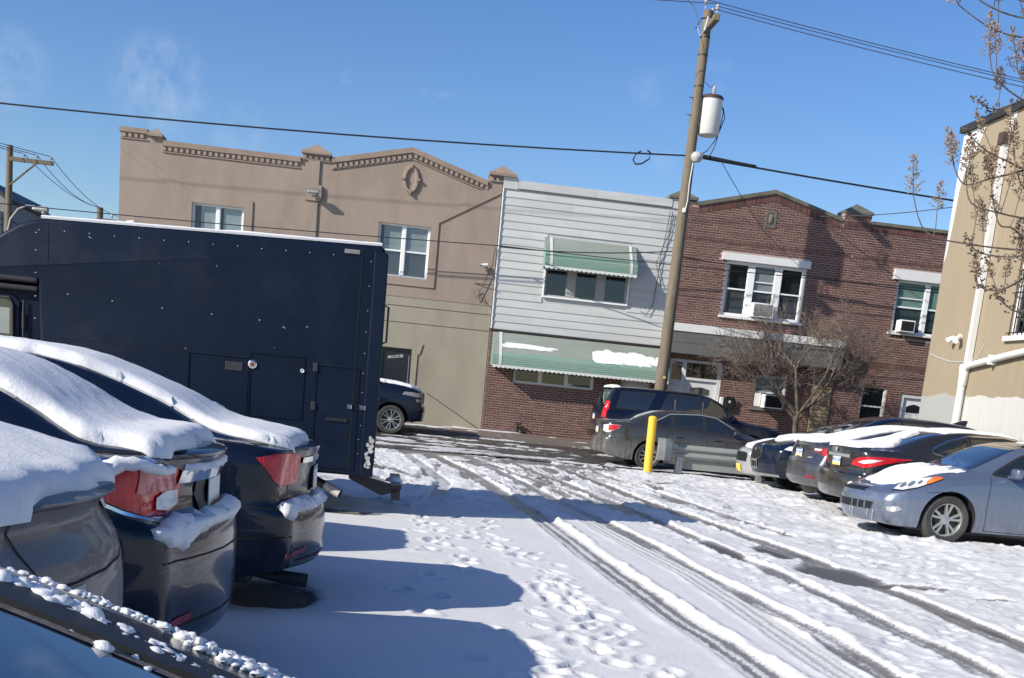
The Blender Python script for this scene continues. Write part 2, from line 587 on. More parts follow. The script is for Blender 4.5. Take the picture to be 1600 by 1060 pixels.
def thing(name, label, cat, loc=(0, 0, 0), rotz=0.0, group=None, world=False):
    o = bpy.data.objects.new(name, None)
    o.empty_display_size = 0.3
    COL.objects.link(o)
    o.location = loc
    o.rotation_euler = (0, 0, rotz)
    if world:
        OFF[o.name] = tuple(loc)
    return tag(o, label, cat, group)


def solo(name, mb, mats, label, cat, group=None, smooth=False, loc=None):
    """a thing that is one mesh, its origin moved to its own base"""
    xs = [v[0] for v in mb.v]
    ys = [v[1] for v in mb.v]
    zs = [v[2] for v in mb.v]
    c = loc or ((min(xs) + max(xs)) / 2, (min(ys) + max(ys)) / 2, min(zs))
    me = mb.mesh(name, mats, smooth, c)
    o = link(name, me, None, c)
    return tag(o, label, cat, group)


# value noise on numpy arrays
_rng = np.random.RandomState(5)
_LAT = _rng.rand(256, 256).astype(np.float32)


def vnoise(x, y):
    xi = np.floor(x).astype(int)
    yi = np.floor(y).astype(int)
    fx = x - xi
    fy = y - yi
    fx = fx * fx * (3 - 2 * fx)
    fy = fy * fy * (3 - 2 * fy)
    a = _LAT[xi & 255, yi & 255]
    b = _LAT[(xi + 1) & 255, yi & 255]
    c = _LAT[xi & 255, (yi + 1) & 255]
    d = _LAT[(xi + 1) & 255, (yi + 1) & 255]
    return (a * (1 - fx) + b * fx) * (1 - fy) + (c * (1 - fx) + d * fx) * fy


def fbm(x, y, octv=4, gain=0.5):
    s = np.zeros_like(x)
    a = 1.0
    t = 0.0
    for k in range(octv):
        s = s + a * vnoise(x * 2 ** k + 17.3 * k, y * 2 ** k + 9.1 * k)
        t += a
        a *= gain
    return s / t


def sstep(a, b, x):
    t = np.clip((x - a) / (b - a), 0, 1)
    return t * t * (3 - 2 * t)
# ------------------------------------------------------------------ ground
def lot_base(x, y):
    return 0.09 * sstep(5.0, 8.0, x) * (1 - sstep(22.8, 25.3, y))


# wheel tracks across the lot, (x, y) on the ground
TRACKS = {
    'a': ([(2.35, 4.0), (2.27, 6.32), (2.23, 7.14), (2.14, 7.82), (2.1, 8.93), (2.02, 10.56), (1.94, 13.18), (1.5, 20.08), (0.75, 26.5)], 0.15, 0.66, 1.0),
    'b': ([(3.2, 4.0), (3.10, 6.57), (3.13, 7.66), (3.06, 8.33), (3.0, 9.16), (2.9, 10.24), (2.84, 12.35), (2.59, 15.35), (2.08, 21.44), (1.6, 26.5)], 0.13, 0.62, 0.9),
    'c': ([(2.85, 4.0), (2.78, 6.48), (2.79, 7.55), (2.81, 8.69), (2.79, 10.05), (2.6, 12.16), (2.42, 15.2), (2.3, 17)], 0.12, 0.05, 0.45),
    'd': ([(3.95, 4.0), (3.91, 6.79), (3.93, 7.36), (3.87, 8.12), (3.88, 8.81), (3.84, 9.72), (3.82, 10.81), (3.70, 11.76), (3.60, 13.73), (3.41, 16.84), (2.96, 21.66), (2.5, 26.5)], 0.125, 0.68, 0.9),
    'e': ([(4.8, 4.0), (4.72, 7.71), (4.71, 8.18), (4.72, 8.94), (4.73, 9.88), (4.66, 10.51), (4.62, 11.91), (4.53, 13.07), (4.36, 14.92), (4.01, 17.8), (3.7, 24.13), (3.5, 26.5)], 0.15, 0.80, 1.0),
    'f': ([(3.4, 15), (3.0, 18), (2.3, 22), (1.6, 26.5)], 0.12, 0.6, 0.7),
    'g': ([(5.2, 14), (4.9, 18), (4.5, 22), (4.3, 26.5)], 0.12, 0.6, 0.7),
    'h': ([(0.6, 14.5), (0.9, 18), (0.6, 22), (0.2, 26.5)], 0.12, 0.45, 0.7),
}
BARE_SPOTS = [  # centre x, y, radius x, radius y, softness: ground that the cars and the box truck sheltered
    (-0.75, 7.6, 0.36, 0.55, 0.25), (-1.3, 12.75, 1.5, 0.35, 0.3),
    (9.3, 15.2, 2.2, 0.85, 0.15), (9.3, 17.75, 2.0, 0.85, 0.15), (9.7, 20.3, 2.1, 0.85, 0.15), (9.9, 22.7, 2.2, 0.85, 0.15),
    (4.55, 10.9, 0.42, 0.75, 0.35), (5.1, 10.4, 0.5, 0.16, 0.3), (4.35, 12.3, 0.2, 0.6, 0.3), (3.72, 12.2, 0.17, 0.9, 0.3),
    (6.0, 14.6, 0.9, 0.10, 0.3), (6.6, 18.6, 0.7, 0.08, 0.4), (6.9, 21.3, 0.6, 0.07, 0.4),
    (5.45, 12.0, 0.25, 0.12, 0.5), (5.6, 9.9, 0.3, 0.1, 0.5), (2.1, 4.2, 0.1, 0.4, 0.5),
]


def snow_field(X, Y):
    """height, bare (0..1) and packed (0..1) over the lot"""
    nb = fbm(X * 1.1, Y * 1.1, 3)
    h = 0.048 + 0.020 * (nb - 0.5) + 0.004 * (fbm(X * 7, Y * 7, 3) - 0.5)
    bare = np.zeros_like(X)
    pack = np.zeros_like(X)
    # how trampled: the right of the lanes, and everything towards the street
    wob = 0.35 * (fbm(X * 0.8 + 3, Y * 0.8, 3) - 0.5)
    tramp = np.maximum(sstep(4.9, 5.3, X + wob), sstep(13.6, 14.6, Y + wob * 3))
    between = sstep(3.15, 3.35, X) * (1 - sstep(4.5, 4.6, X))
    tramp = np.maximum(tramp, 0.65 * between)
    foot = np.exp(-((X - 1.25 - 0.25 * np.sin(Y * 0.9)) / 0.30) ** 2) * (1 - sstep(13.5, 14, Y))
    foot2 = np.exp(-((X - 0.62 - 0.0 * Y) / 0.20) ** 2) * sstep(9.5, 10.2, Y) * (1 - sstep(12.3, 12.8, Y))
    lump = fbm(X * 4.2 + 31, Y * 2.6 + 7, 4, 0.55)
    lump2 = fbm(X * 9 + 3, Y * 6 + 11, 3, 0.6)
    # crusty plates: flat levels with crisp little edges between them
    lv = 0.45 * lump + 0.55 * fbm(X * 2.1 + 11 + 0.5 * lump2, Y * 4.6 + 3, 4, 0.6)
    plate = sstep(0.40, 0.425, lv) + sstep(0.485, 0.505, lv) + sstep(0.56, 0.58, lv) + sstep(0.64, 0.655, lv)
    h = h + tramp * (0.0100 * (plate - 2) + 0.010 * (lump2 - 0.5))
    crumb = fbm(X * 17 + 5, Y * 15 + 2, 2, 0.6)
    h = h + tramp * 0.014 * sstep(0.66, 0.74, crumb) * sstep(0.5, 0.6, lump)
    # hollows scraped almost to the asphalt
    st = fbm(X * 3.0 + 50 + 0.8 * Y * 0.12, Y * 0.9 + 5, 4, 0.55)
    hol = tramp * sstep(0.55, 0.66, st) * sstep(14, 19, Y) * (1 - 0.55 * sstep(5.3, 5.8, X))
    bare = np.maximum(bare, hol * 0.75)
    pack = np.maximum(pack, tramp * sstep(0.42, 0.58, st) * 0.55)
    h = h - 0.022 * hol
    # prints: dents with pushed-up rims
    rs = np.random.RandomState(3)
    prints = []
    for k in range(60):
        yy = 4.6 + (13.2 - 4.6) * k / 60.0
        side = 0.14 if k % 2 else -0.14
        prints.append((1.22 + 0.22 * math.sin(yy * 0.9) + side * rs.uniform(0.2, 1.6) + rs.uniform(-.1, .1), yy + rs.uniform(-.12, .12), rs.uniform(.035, .065), rs.uniform(.08, .17), rs.uniform(-.9, .6), rs.uniform(0.5, 1.15)))
    for k in range(26):
        yy = 8.6 + (13.0 - 8.6) * k / 26.0
        prints.append((0.55 + rs.uniform(-.2, .25), yy, rs.uniform(.045, .06), rs.uniform(.09, .13), rs.uniform(-.9, .9), 1.0))
    for k in range(34):
        yy = 4.6 + 4.6 * k / 34.0
        prints.append((1.62 - 0.06 * (yy - 4.6) + rs.uniform(-.2, .2), yy, rs.uniform(.05, .06), rs.uniform(.10, .13), rs.uniform(-.6, .6), 0.9))
    for px_, py_ in [(0.97, 5.95), (0.78, 5.7), (0.55, 6.1), (0.18, 8.1), (0.42, 7.95), (0.3, 7.3), (0.7, 6.9)]:
        prints.append((px_, py_, .07, .11, 0.3, 0.9))
    for k in range(190):
        prints.append((rs.uniform(5.0, 8.6), rs.uniform(6.0, 14.0), rs.uniform(.05, .085), rs.uniform(.08, .14), rs.uniform(-1.5, 1.5), 0.7))
    for k in range(150):
        prints.append((rs.uniform(3.25, 4.5), rs.uniform(5.0, 14.0), rs.uniform(.035, .07), rs.uniform(.07, .12), rs.uniform(-1.5, 1.5), 0.5))
    for k in range(420):
        prints.append((rs.uniform(-0.3, 8.5), rs.uniform(13.6, 26), rs.uniform(.06, .13), rs.uniform(.06, .12), rs.uniform(-1.5, 1.5), 0.8))
    xs = X[0, :]
    ys = Y[:, 0]
    for (a, b, rx, ry, an, dep) in prints:
        R_ = 0.34
        i0, i1 = np.searchsorted(xs, a - R_), np.searchsorted(xs, a + R_)
        j0, j1 = np.searchsorted(ys, b - R_), np.searchsorted(ys, b + R_)
        if i1 <= i0 or j1 <= j0:
            continue
        dx = X[j0:j1, i0:i1] - a
        dy = Y[j0:j1, i0:i1] - b
        ca, sa = math.cos(an), math.sin(an)
        u = (dx * ca + dy * sa) / rx
        v = (-dx * sa + dy * ca) / ry
        q = np.sqrt(u * u + v * v) + 1.1 * (fbm(X[j0:j1, i0:i1] * 9 + 3, Y[j0:j1, i0:i1] * 9, 3, 0.6) - 0.5)
        dent = (1 - sstep(0.5, 1.15, q)) * (0.45 + 1.0 * fbm(X[j0:j1, i0:i1] * 12, Y[j0:j1, i0:i1] * 12 + 7, 2))
        rim = np.exp(-((q - 1.3) / 0.25) ** 2)
        h[j0:j1, i0:i1] += dep * (-0.024 * dent + 0.010 * rim * (0.3 + 1.4 * fbm(X[j0:j1, i0:i1] * 9 + 40, Y[j0:j1, i0:i1] * 9, 2)))
        pack[j0:j1, i0:i1] = np.maximum(pack[j0:j1, i0:i1], 0.35 * dent * dep)
    # tyre tracks
    for key, (pts, hw, bareness, depth) in TRACKS.items():
        py = np.array([p[1] for p in pts])
        px = np.array([p[0] for p in pts])
        xt = np.interp(Y, py, px)
        sl = np.interp(Y, (py[1:] + py[:-1]) / 2, (px[1:] - px[:-1]) / (py[1:] - py[:-1]))
        d = (X - xt) / np.sqrt(1 + sl * sl)
        d = d + 0.03 * (fbm(X * 5 + 9, Y * 5, 3) - 0.5)
        on = sstep(py[0] - 0.01, py[0] + 0.4, Y) * (1 - sstep(py[-1] - 0.8, py[-1] + 0.3, Y))
        ad = np.abs(d)
        inside = (1 - sstep(hw * 0.82, hw * 1.12, ad)) * on
        near = 1 - 0.5 * sstep(12.5, 15, Y)
        berm = np.exp(-((ad - hw * 1.32) / (hw * 0.26)) ** 2) * on * (0.35 + 1.3 * fbm(X * 3 + 70, Y * 3, 3))
        berm = berm * (0.25 + 0.75 * sstep(0.38, 0.52, fbm(X * 0.6 + 7 * hw, Y * 1.3 + 5, 3)))
        if key == 'a':
            berm = berm * np.where(d > 0, 1.35, 0.45)
        floor = 0.010 + 0.004 * (fbm(X * 20, Y * 20, 2) - 0.5)
        if depth < 0.6:
            floor = floor + 0.030
        # tread: grooves along the track, cross lugs at an angle
        along = Y * 1.0
        rib = 0.5 + 0.5 * np.sign(np.sin(d / hw * 8.6 + 0.4))
        lug = 0.5 + 0.5 * np.sign(np.sin(along * 2 * math.pi / 0.075 + ad / hw * 4.0))
        tread = 0.011 * rib * (0.4 + 0.6 * lug) * (1 - sstep(13, 15, Y))
        h = h * (1 - inside) + inside * (floor + tread)
        rough = 0.45 + 1.1 * fbm(X * 11 + 3, Y * 9 + 6, 3, 0.6)
        h = h + 0.017 * berm * rough * near * depth * (1 - inside)
        nn = fbm(X * 6 + 5, Y * 2 + 8, 4, 0.6)
        b = inside * np.clip(bareness * (0.45 + 1.1 * nn) - 0.35 * rib * (1 - sstep(13, 15, Y)) * (1.2 if key in 'ac' else 0.35), 0, 1)
        bare = np.maximum(bare * (1 - inside), b)
        pack = np.maximum(pack, inside * 0.75)
    lane = sstep(1.7, 2.1, X + 0.4 * (fbm(X * 2, Y * 0.7, 3) - 0.5)) * (1 - sstep(4.9, 5.2, X)) * sstep(13.0, 17.0, Y)
    grey = lane * sstep(0.46, 0.60, fbm(X * 3.4 + 0.35 * Y + 2, Y * 0.55 + 1, 4, 0.6))
    bare = np.maximum(bare, 0.42 * grey)
    pack = np.maximum(pack, 0.9 * grey)
    h = h - 0.012 * grey
    for (a, b_, rx, ry, sf) in BARE_SPOTS:
        q = np.sqrt(((X - a) / rx) ** 2 + ((Y - b_) / ry) ** 2) + 0.5 * (fbm(X * 3 + 12, Y * 3 + 40, 4, 0.6) - 0.5)
        m_ = 1 - sstep(1 - sf, 1 + sf * 0.4, q)
        h = h * (1 - m_) + 0.006 * m_
        bare = np.maximum(bare, m_)
    # the pushed-up crust at the noses of the parked cars
    for (a, b_, l_) in [(7.0, 22.1, 0.8), (7.1, 19.2, 0.6), (6.3, 16.6, 0.8), (6.4, 14.3, .8)]:
        q = np.exp(-((X - a) / l_) ** 2 - ((Y - b_) / 0.22) ** 2)
        h = h + 0.06 * q * (0.2 + 1.6 * fbm(X * 5, Y * 5, 3)) * (1 - bare)
    # worn thin towards the street
    ed = sstep(22.5, 26.2, Y + 1.2 * (fbm(X * 1.0 + 4, Y * 1.0, 3) - 0.5)) * (1 - 0.8 * sstep(4.9, 5.3, X))
    thin = ed * sstep(0.42, 0.60, fbm(X * 1.6 + 8, Y * 2.2 + 3, 4, 0.55) + 0.12 * ed)
    h = h * (1 - 0.8 * thin)
    bare = np.maximum(bare, thin * 0.8)
    return h, np.clip(bare, 0, 1), np.clip(pack, 0, 1)


def ground_mat(name='snow_over_asphalt', c1=(0.115, 0.110, 0.100), c2=(0.25, 0.24, 0.225), c3=(0.080, 0.074, 0.067), r=0.38):
    m, n, l, p = nodes(name)
    a1 = n.new('ShaderNodeAttribute')
    a1.attribute_name = 'bare'
    a2 = n.new('ShaderNodeAttribute')
    a2.attribute_name = 'packed'
    tcn = n.new('ShaderNodeTexCoord')
    n1 = n.new('ShaderNodeTexNoise')
    n1.inputs['Scale'].default_value = 26
    n1.inputs['Detail'].default_value = 9
    n1.inputs['Roughness'].default_value = 0.72
    l.new(tcn.outputs['Object'], n1.inputs['Vector'])
    n2 = n.new('ShaderNodeTexNoise')
    n2.inputs['Scale'].default_value = 150
    n2.inputs['Detail'].default_value = 4
    l.new(tcn.outputs['Object'], n2.inputs['Vector'])
    # ragged edge for the bare mask
    ad = n.new('ShaderNodeMath')
    ad.operation = 'MULTIPLY_ADD'
    ad.inputs[1].default_value = 0.9
    l.new(n1.outputs['Fac'], ad.inputs[0])
    l.new(a1.outputs['Fac'], ad.inputs[2])
    mr = n.new('ShaderNodeMapRange')
    mr.inputs['From Min'].default_value = 0.78
    mr.inputs['From Max'].default_value = 1.08
    l.new(ad.outputs[0], mr.inputs['Value'])
    snow = n.new('ShaderNodeMix')
    snow.data_type = 'RGBA'
    ma = n.new('ShaderNodeMath')
    ma.operation = 'MULTIPLY'
    l.new(a2.outputs['Fac'], ma.inputs[0])
    l.new(n1.outputs['Fac'], ma.inputs[1])
    l.new(ma.outputs[0], snow.inputs[0])
    snow.inputs[6].default_value = (0.66, 0.66, 0.65, 1)
    snow.inputs[7].default_value = (0.32, 0.32, 0.315, 1)
    asp = n.new('ShaderNodeMix')
    asp.data_type = 'RGBA'
    mr3 = n.new('ShaderNodeMapRange')
    mr3.inputs['From Min'].default_value = 0.35
    mr3.inputs['From Max'].default_value = 0.65
    l.new(n2.outputs['Fac'], mr3.inputs['Value'])
    l.new(mr3.outputs['Result'], asp.inputs[0])
    asp.inputs[6].default_value = (*c1, 1)
    asp.inputs[7].default_value = (*c2, 1)
    deep = n.new('ShaderNodeMix')
    deep.data_type = 'RGBA'
    mr4 = n.new('ShaderNodeMapRange')
    mr4.inputs['From Min'].default_value = 0.8
    mr4.inputs['From Max'].default_value = 1.0
    l.new(a1.outputs['Fac'], mr4.inputs['Value'])
    l.new(mr4.outputs['Result'], deep.inputs[0])
    l.new(asp.outputs[2], deep.inputs[6])
    deep.inputs[7].default_value = (*c3, 1)
    fin = n.new('ShaderNodeMix')
    fin.data_type = 'RGBA'
    l.new(mr.outputs['Result'], fin.inputs[0])
    l.new(snow.outputs[2], fin.inputs[6])
    l.new(deep.outputs[2], fin.inputs[7])
    l.new(fin.outputs[2], p.inputs['Base Color'])
    rr = n.new('ShaderNodeMapRange')
    rr.inputs['To Min'].default_value = 0.7
    rr.inputs['To Max'].default_value = r
    l.new(mr.outputs['Result'], rr.inputs['Value'])
    l.new(rr.outputs['Result'], p.inputs['Roughness'])
    b = n.new('ShaderNodeBump')
    b.inputs['Strength'].default_value = 0.55
    b.inputs['Distance'].default_value = 0.012
    l.new(n1.outputs['Fac'], b.inputs['Height'])
    b2 = n.new('ShaderNodeBump')
    b2.inputs['Strength'].default_value = 0.35
    b2.inputs['Distance'].default_value = 0.004
    l.new(n2.outputs['Fac'], b2.inputs['Height'])
    l.new(b.outputs['Normal'], b2.inputs['Normal'])
    l.new(b2.outputs['Normal'], p.inputs['Normal'])
    return m


M['ground'] = ground_mat()
M['street'] = ground_mat('slushy_street', (0.040, 0.037, 0.035), (0.085, 0.078, 0.070), (0.050, 0.046, 0.043), 0.3)
M['pavement_m'] = ground_mat('damp_pavement', (0.15, 0.115, 0.095), (0.20, 0.16, 0.135), (0.165, 0.128, 0.105), 0.6)


def grid_mesh(name, xs, ys, Z, attrs, m, kind='structure'):
    nx, ny = len(xs), len(ys)
    X, Y = np.meshgrid(xs, ys)
    co = np.stack([X, Y, Z], -1).reshape(-1, 3).astype(np.float32)
    idx = np.arange(nx * ny).reshape(ny, nx)
    q = np.stack([idx[:-1, :-1], idx[:-1, 1:], idx[1:, 1:], idx[1:, :-1]], -1).reshape(-1, 4)
    me = bpy.data.meshes.new(name)
    me.vertices.add(len(co))
    me.vertices.foreach_set('co', co.ravel())
    me.loops.add(q.size)
    me.loops.foreach_set('vertex_index', q.ravel().astype(np.int32))
    me.polygons.add(len(q))
    me.polygons.foreach_set('loop_start', np.arange(0, q.size, 4, dtype=np.int32))
    me.polygons.foreach_set('loop_total', np.full(len(q), 4, dtype=np.int32))
    me.polygons.foreach_set('use_smooth', np.ones(len(q), dtype=bool))
    me.materials.append(m)
    me.update()
    me.validate()
    for k, a in attrs.items():
        at = me.attributes.new(k, 'FLOAT', 'POINT')
        at.data.foreach_set('value', a.astype(np.float32).ravel())
    o = link(name, me)
    o['kind'] = kind
    return o


def spaced(a, b, f):
    out = [a]
    while out[-1] < b:
        out.append(out[-1] + f(out[-1]))
    out[-1] = b
    return np.array(out)


gx_ = spaced(-7.0, 14.0, lambda v: 0.013 if 1.85 < v < 3.3 else (0.024 if -0.6 < v < 5.4 else (0.034 if 5.4 <= v < 9 else 0.10)))
gy_ = spaced(3.6, 26.3, lambda v: 0.018 + max(0, v - 6) * 0.0022)
GX, GY = np.meshgrid(gx_, gy_)
gh, gb, gp = snow_field(GX, GY)
edge = sstep(25.9, 26.3, GY)
grid_mesh('lot_snow_ground', gx_, gy_, lot_base(GX, GY) + gh * (1 - 0.7 * edge), {'bare': gb, 'packed': gp}, M['ground'])

# the street: wet asphalt under slush, with ridges of churned snow along it
sx_ = spaced(-26, 40, lambda v: 0.05 if -2 < v < 10 else 0.16)
sy_ = spaced(26.3, 32.78, lambda v: 0.045)
SX, SY = np.meshgrid(sx_, sy_)
sl1 = fbm(SX * 0.9 + 9, SY * 3.2 + 2, 5, 0.6)
sl2 = fbm(SX * 5 + 1, SY * 9 + 4, 3, 0.6)
row = np.exp(-((SY - 27.3) / 0.55) ** 2) * 0.25 + np.exp(-((SY - 29.3) / 0.45) ** 2) * 0.20 + np.exp(-((SY - 31.2) / 0.3) ** 2) * 0.12 + np.exp(-((SY - 26.5) / 0.35) ** 2) * 0.2
cov = sstep(0.60, 0.74, sl1 + row * 0.62 + 0.10 * (sl2 - 0.5))
s_base = 0.0 + 0.13 * sstep(27.5, 32.0, SY)
SH = s_base + 0.008 + cov * (0.035 + 0.05 * np.clip(sl2 - 0.35, 0, 1))
grid_mesh('street_road', sx_, sy_, SH, {'bare': np.clip(1.0 - cov * 0.85, 0, 1), 'packed': np.clip(cov * 1.0, 0, 1)}, M['street'])

# far pavement with its kerb
kb = MB()
kb.box(-30, 45, 32.78, 32.93, -0.2, 0.262)
obj('kerb', kb, M['concrete'], kind='structure')
px_ = spaced(-30, 45, lambda v: 0.12)
py_ = spaced(32.93, 35.52, lambda v: 0.10)
PX, PY = np.meshgrid(px_, py_)
pc = sstep(0.66, 0.72, fbm(PX * 0.9, PY * 2.0, 4, 0.55) + 0.10 * np.exp(-((PY - 33.0) / 0.25) ** 2) + 0.09 * np.exp(-((PY - 35.4) / 0.15) ** 2))
grid_mesh('pavement', px_, py_, 0.262 + 0.04 * (PY - 32.93) / 2.6 + 0.03 * pc, {'bare': 1 - pc, 'packed': pc * 0.2}, M['pavement_m'])

og = MB()
og.add([(-400, -300, -0.02), (400, -300, -0.02), (400, 26.3, -0.02), (-400, 26.3, -0.02)], [(0, 1, 2, 3)])
obj('open_snow_ground', og, M['snow'], kind='structure')
og = MB()
og.add([(-1500, -300, -0.25), (1500, -300, -0.25), (1500, 2500, -0.25), (-1500, 2500, -0.25)], [(0, 1, 2, 3)])
obj('outer_ground', og, M['concrete'], kind='structure')
# ------------------------------------------------------------------ buildings
FY = 35.5          # the street fronts stand on this line


def holed(mb, outline, holes, y0, y1):
    """wall slab with outline and rectangular holes (x0, x1, z0, z1); front at y0, back at y1"""
    vs = [Vector(p) for p in outline]
    n = len(vs)
    ed = [(i, (i + 1) % n) for i in range(n)]
    for (a, b, c, d) in holes:
        k = len(vs)
        vs += [Vector((a, c)), Vector((b, c)), Vector((b, d)), Vector((a, d))]
        ed += [(k, k + 1), (k + 1, k + 2), (k + 2, k + 3), (k + 3, k)]
    r = geometry.delaunay_2d_cdt(vs, ed, [list(range(n))], 1, 1e-5)
    V, Fc = r[0], r[2]
    base = len(mb.v)
    tri = []
    for f in Fc:
        c = sum((V[i] for i in f), Vector((0, 0))) / len(f)
        if any(a < c.x < b and cc < c.y < d for (a, b, cc, d) in holes):
            continue
        tri.append(tuple(f))
    mb.add([(v.x, y0, v.y) for v in V], [t if (V[t[1]] - V[t[0]]).cross(V[t[2]] - V[t[0]]) > 0 else t[::-1] for t in tri])
    n = len(outline)
    ar = sum(outline[i][0] * outline[(i + 1) % n][1] - outline[(i + 1) % n][0] * outline[i][1] for i in range(n))
    o = outline if ar > 0 else outline[::-1]
    mb.add([(x, y0, z) for x, z in o] + [(x, y1, z) for x, z in o], [((i + 1) % n, i, n + i, n + (i + 1) % n) for i in range(n)])
    for (a, b, c, d) in holes:
        mb.add([(a, y0, c), (b, y0, c), (b, y0, d), (a, y0, d), (a, y1, c), (b, y1, c), (b, y1, d), (a, y1, d)],
               [(0, 1, 5, 4), (1, 2, 6, 5), (2, 3, 7, 6), (3, 0, 4, 7)])
    return mb


def window(house, x0, x1, z0, z1, bays, fw=0.05, mull=0.10, frame='frame_white', glass='glass', y=FY + 0.07, rail=True, name='window'):
    """double-hung windows side by side in one frame; each bay: (blind material, how far the blind hangs 0..1, third rail?)"""
    fm = MB()
    n = len(bays)
    w = (x1 - x0 - 2 * fw - (n - 1) * mull) / n
    fm.box(x0, x1, y, y + 0.09, z1 - fw, z1)
    fm.box(x0, x1, y, y + 0.09, z0, z0 + fw)
    fm.box(x0, x0 + fw, y, y + 0.09, z0 + fw, z1 - fw)
    fm.box(x1 - fw, x1, y, y + 0.09, z0 + fw, z1 - fw)
    spans = []
    for k in range(n):
        a = x0 + fw + k * (w + mull)
        spans.append((a, a + w))
        if k:
            fm.box(a - mull, a, y - 0.01, y + 0.09, z0 + fw, z1 - fw)
    zm = (z0 + z1) / 2
    for k, (a, b) in enumerate(spans):
        if rail:
            fm.box(a, b, y + 0.02, y + 0.07, zm - 0.022, zm + 0.022)
            if len(bays[k]) > 2 and bays[k][2]:
                fm.box(a, b, y + 0.025, y + 0.06, zm + 0.26, zm + 0.29)
        s = 0.022
        for (c, d, yy) in ((z0 + fw, zm - 0.022, y + 0.045), (zm + 0.022, z1 - fw, y + 0.03)) if rail else ((z0 + fw, z1 - fw, y + 0.03),):
            fm.box(a, a + s, yy, yy + 0.03, c, d)
            fm.box(b - s, b, yy, yy + 0.03, c, d)
    fo = obj(name, fm, M[frame], house)
    for k, (a, b) in enumerate(spans):
        for (c, d, yy) in ((z0 + fw, zm - 0.022, y + 0.06), (zm + 0.022, z1 - fw, y + 0.045)) if rail else ((z0 + fw, z1 - fw, y + 0.045),):
            p_ = MB()
            p_.box(a, b, yy, yy + 0.006, c, d)
            obj('pane', p_, M['glass_screen' if (glass == 'glass' and c < zm - 0.1 and rail) else glass], fo)
        bm_, hang = bays[k][0], bays[k][1]
        if bm_:
            p_ = MB()
            zb = z1 - fw - (z1 - z0 - 2 * fw) * hang
            ins = bays[k][3] if len(bays[k]) > 3 else 0.0
            if hang < 0:
                p_.box(a + ins, b, y + 0.075, y + 0.08, z0 + fw, zm)
            else:
                p_.box(a + ins, b, y + 0.075, y + 0.08, zb, z1 - fw)
            obj('blind', p_, M[bm_], fo)
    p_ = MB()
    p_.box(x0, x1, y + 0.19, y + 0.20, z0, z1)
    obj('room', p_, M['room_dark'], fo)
    return fo


def shell(house, x0, x1, y0, y1, z0, z1, m, name='side_wall'):
    s = MB()
    s.box(x0, x1, y0, y1, z0, z1)
    return obj(name, s, M[m], house)


def in_rects(x, z, rects):
    return any(a < x < b and c < z < d for (a, b, c, d) in rects)


BR_L, BR_H, BR_P, BR_W = 0.183, 0.045, 0.0715, 0.209     # brick length, height, course pitch, length pitch


def brickwork(house, x0, x1, z0, topf, holes, m='brick', y=FY, prefer=None, limit=300, bands=()):
    """running bond in front of a mortar face. topf(x): height up to which bricks are laid; bands: z ranges laid otherwise.
    The first `limit` whole bricks in `prefer` are objects, the rest one joined part."""
    unit = MB()
    unit.add([(-BR_L / 2, 0, -BR_H / 2), (BR_L / 2, 0, -BR_H / 2), (BR_L / 2, 0, BR_H / 2), (-BR_L / 2, 0, BR_H / 2),
              (-BR_L / 2, 0.03, -BR_H / 2), (BR_L / 2, 0.03, -BR_H / 2), (BR_L / 2, 0.03, BR_H / 2), (-BR_L / 2, 0.03, BR_H / 2)],
             [(0, 1, 2, 3), (1, 0, 4, 5), (2, 1, 5, 6), (3, 2, 6, 7), (0, 3, 7, 4)])
    ume = unit.mesh('brick', M[m])
    off = root_off(house)
    rest = MB()
    rnd = random.Random(int(x0 * 10) + 5)
    n_ind = 0
    row = 0
    z = z0 + BR_P / 2
    ztop = max(topf(x0 + (x1 - x0) * k / 40) for k in range(41))
    while z < ztop:
        if not any(a - BR_H / 2 < z < b + BR_H / 2 for a, b in bands):
            x = x0 - (row % 2) * BR_W / 2
            while x < x1:
                a, b = max(x, x0), min(x + BR_L, x1)
                x += BR_W
                if b - a < 0.04:
                    continue
                # clip against holes
                segs = [(a, b)]
                for (hx0, hx1, hz0, hz1) in holes:
                    if hz0 < z + BR_H / 2 and z - BR_H / 2 < hz1:
                        ns = []
                        for (p, q) in segs:
                            if q <= hx0 or p >= hx1:
                                ns.append((p, q))
                            else:
                                if p < hx0:
                                    ns.append((p, hx0))
                                if q > hx1:
                                    ns.append((hx1, q))
                        segs = ns
                for (p, q) in segs:
                    if q - p < 0.04:
                        continue
                    if min(topf(p), topf(q)) < z + BR_H / 2:
                        continue
                    jy = rnd.uniform(-0.002, 0.002)
                    jz = rnd.uniform(-0.0015, 0.0015)
                    if q - p > BR_L - 1e-6 and n_ind < limit and (prefer is None or in_rects((p + q) / 2, z, prefer)):
                        o = bpy.data.objects.new('brick', ume)
                        COL.objects.link(o)
                        o.parent = house
                        o.location = ((p + q) / 2 - off[0], y - 0.012 + jy - off[1], z + jz - off[2])
                        n_ind += 1
                    else:
                        rest.add([(p, y - 0.012 + jy, z - BR_H / 2), (q, y - 0.012 + jy, z - BR_H / 2), (q, y - 0.012 + jy, z + BR_H / 2), (p, y - 0.012 + jy, z + BR_H / 2),
                                  (p, y + 0.02, z - BR_H / 2), (q, y + 0.02, z - BR_H / 2), (q, y + 0.02, z + BR_H / 2), (p, y + 0.02, z + BR_H / 2)],
                                 [(0, 1, 2, 3), (1, 0, 4, 5), (2, 1, 5, 6), (3, 2, 6, 7), (0, 3, 7, 4)])
        z += BR_P
        row += 1
    if rest.v:
        obj('brickwork', rest, M[m], house, kind='stuff')


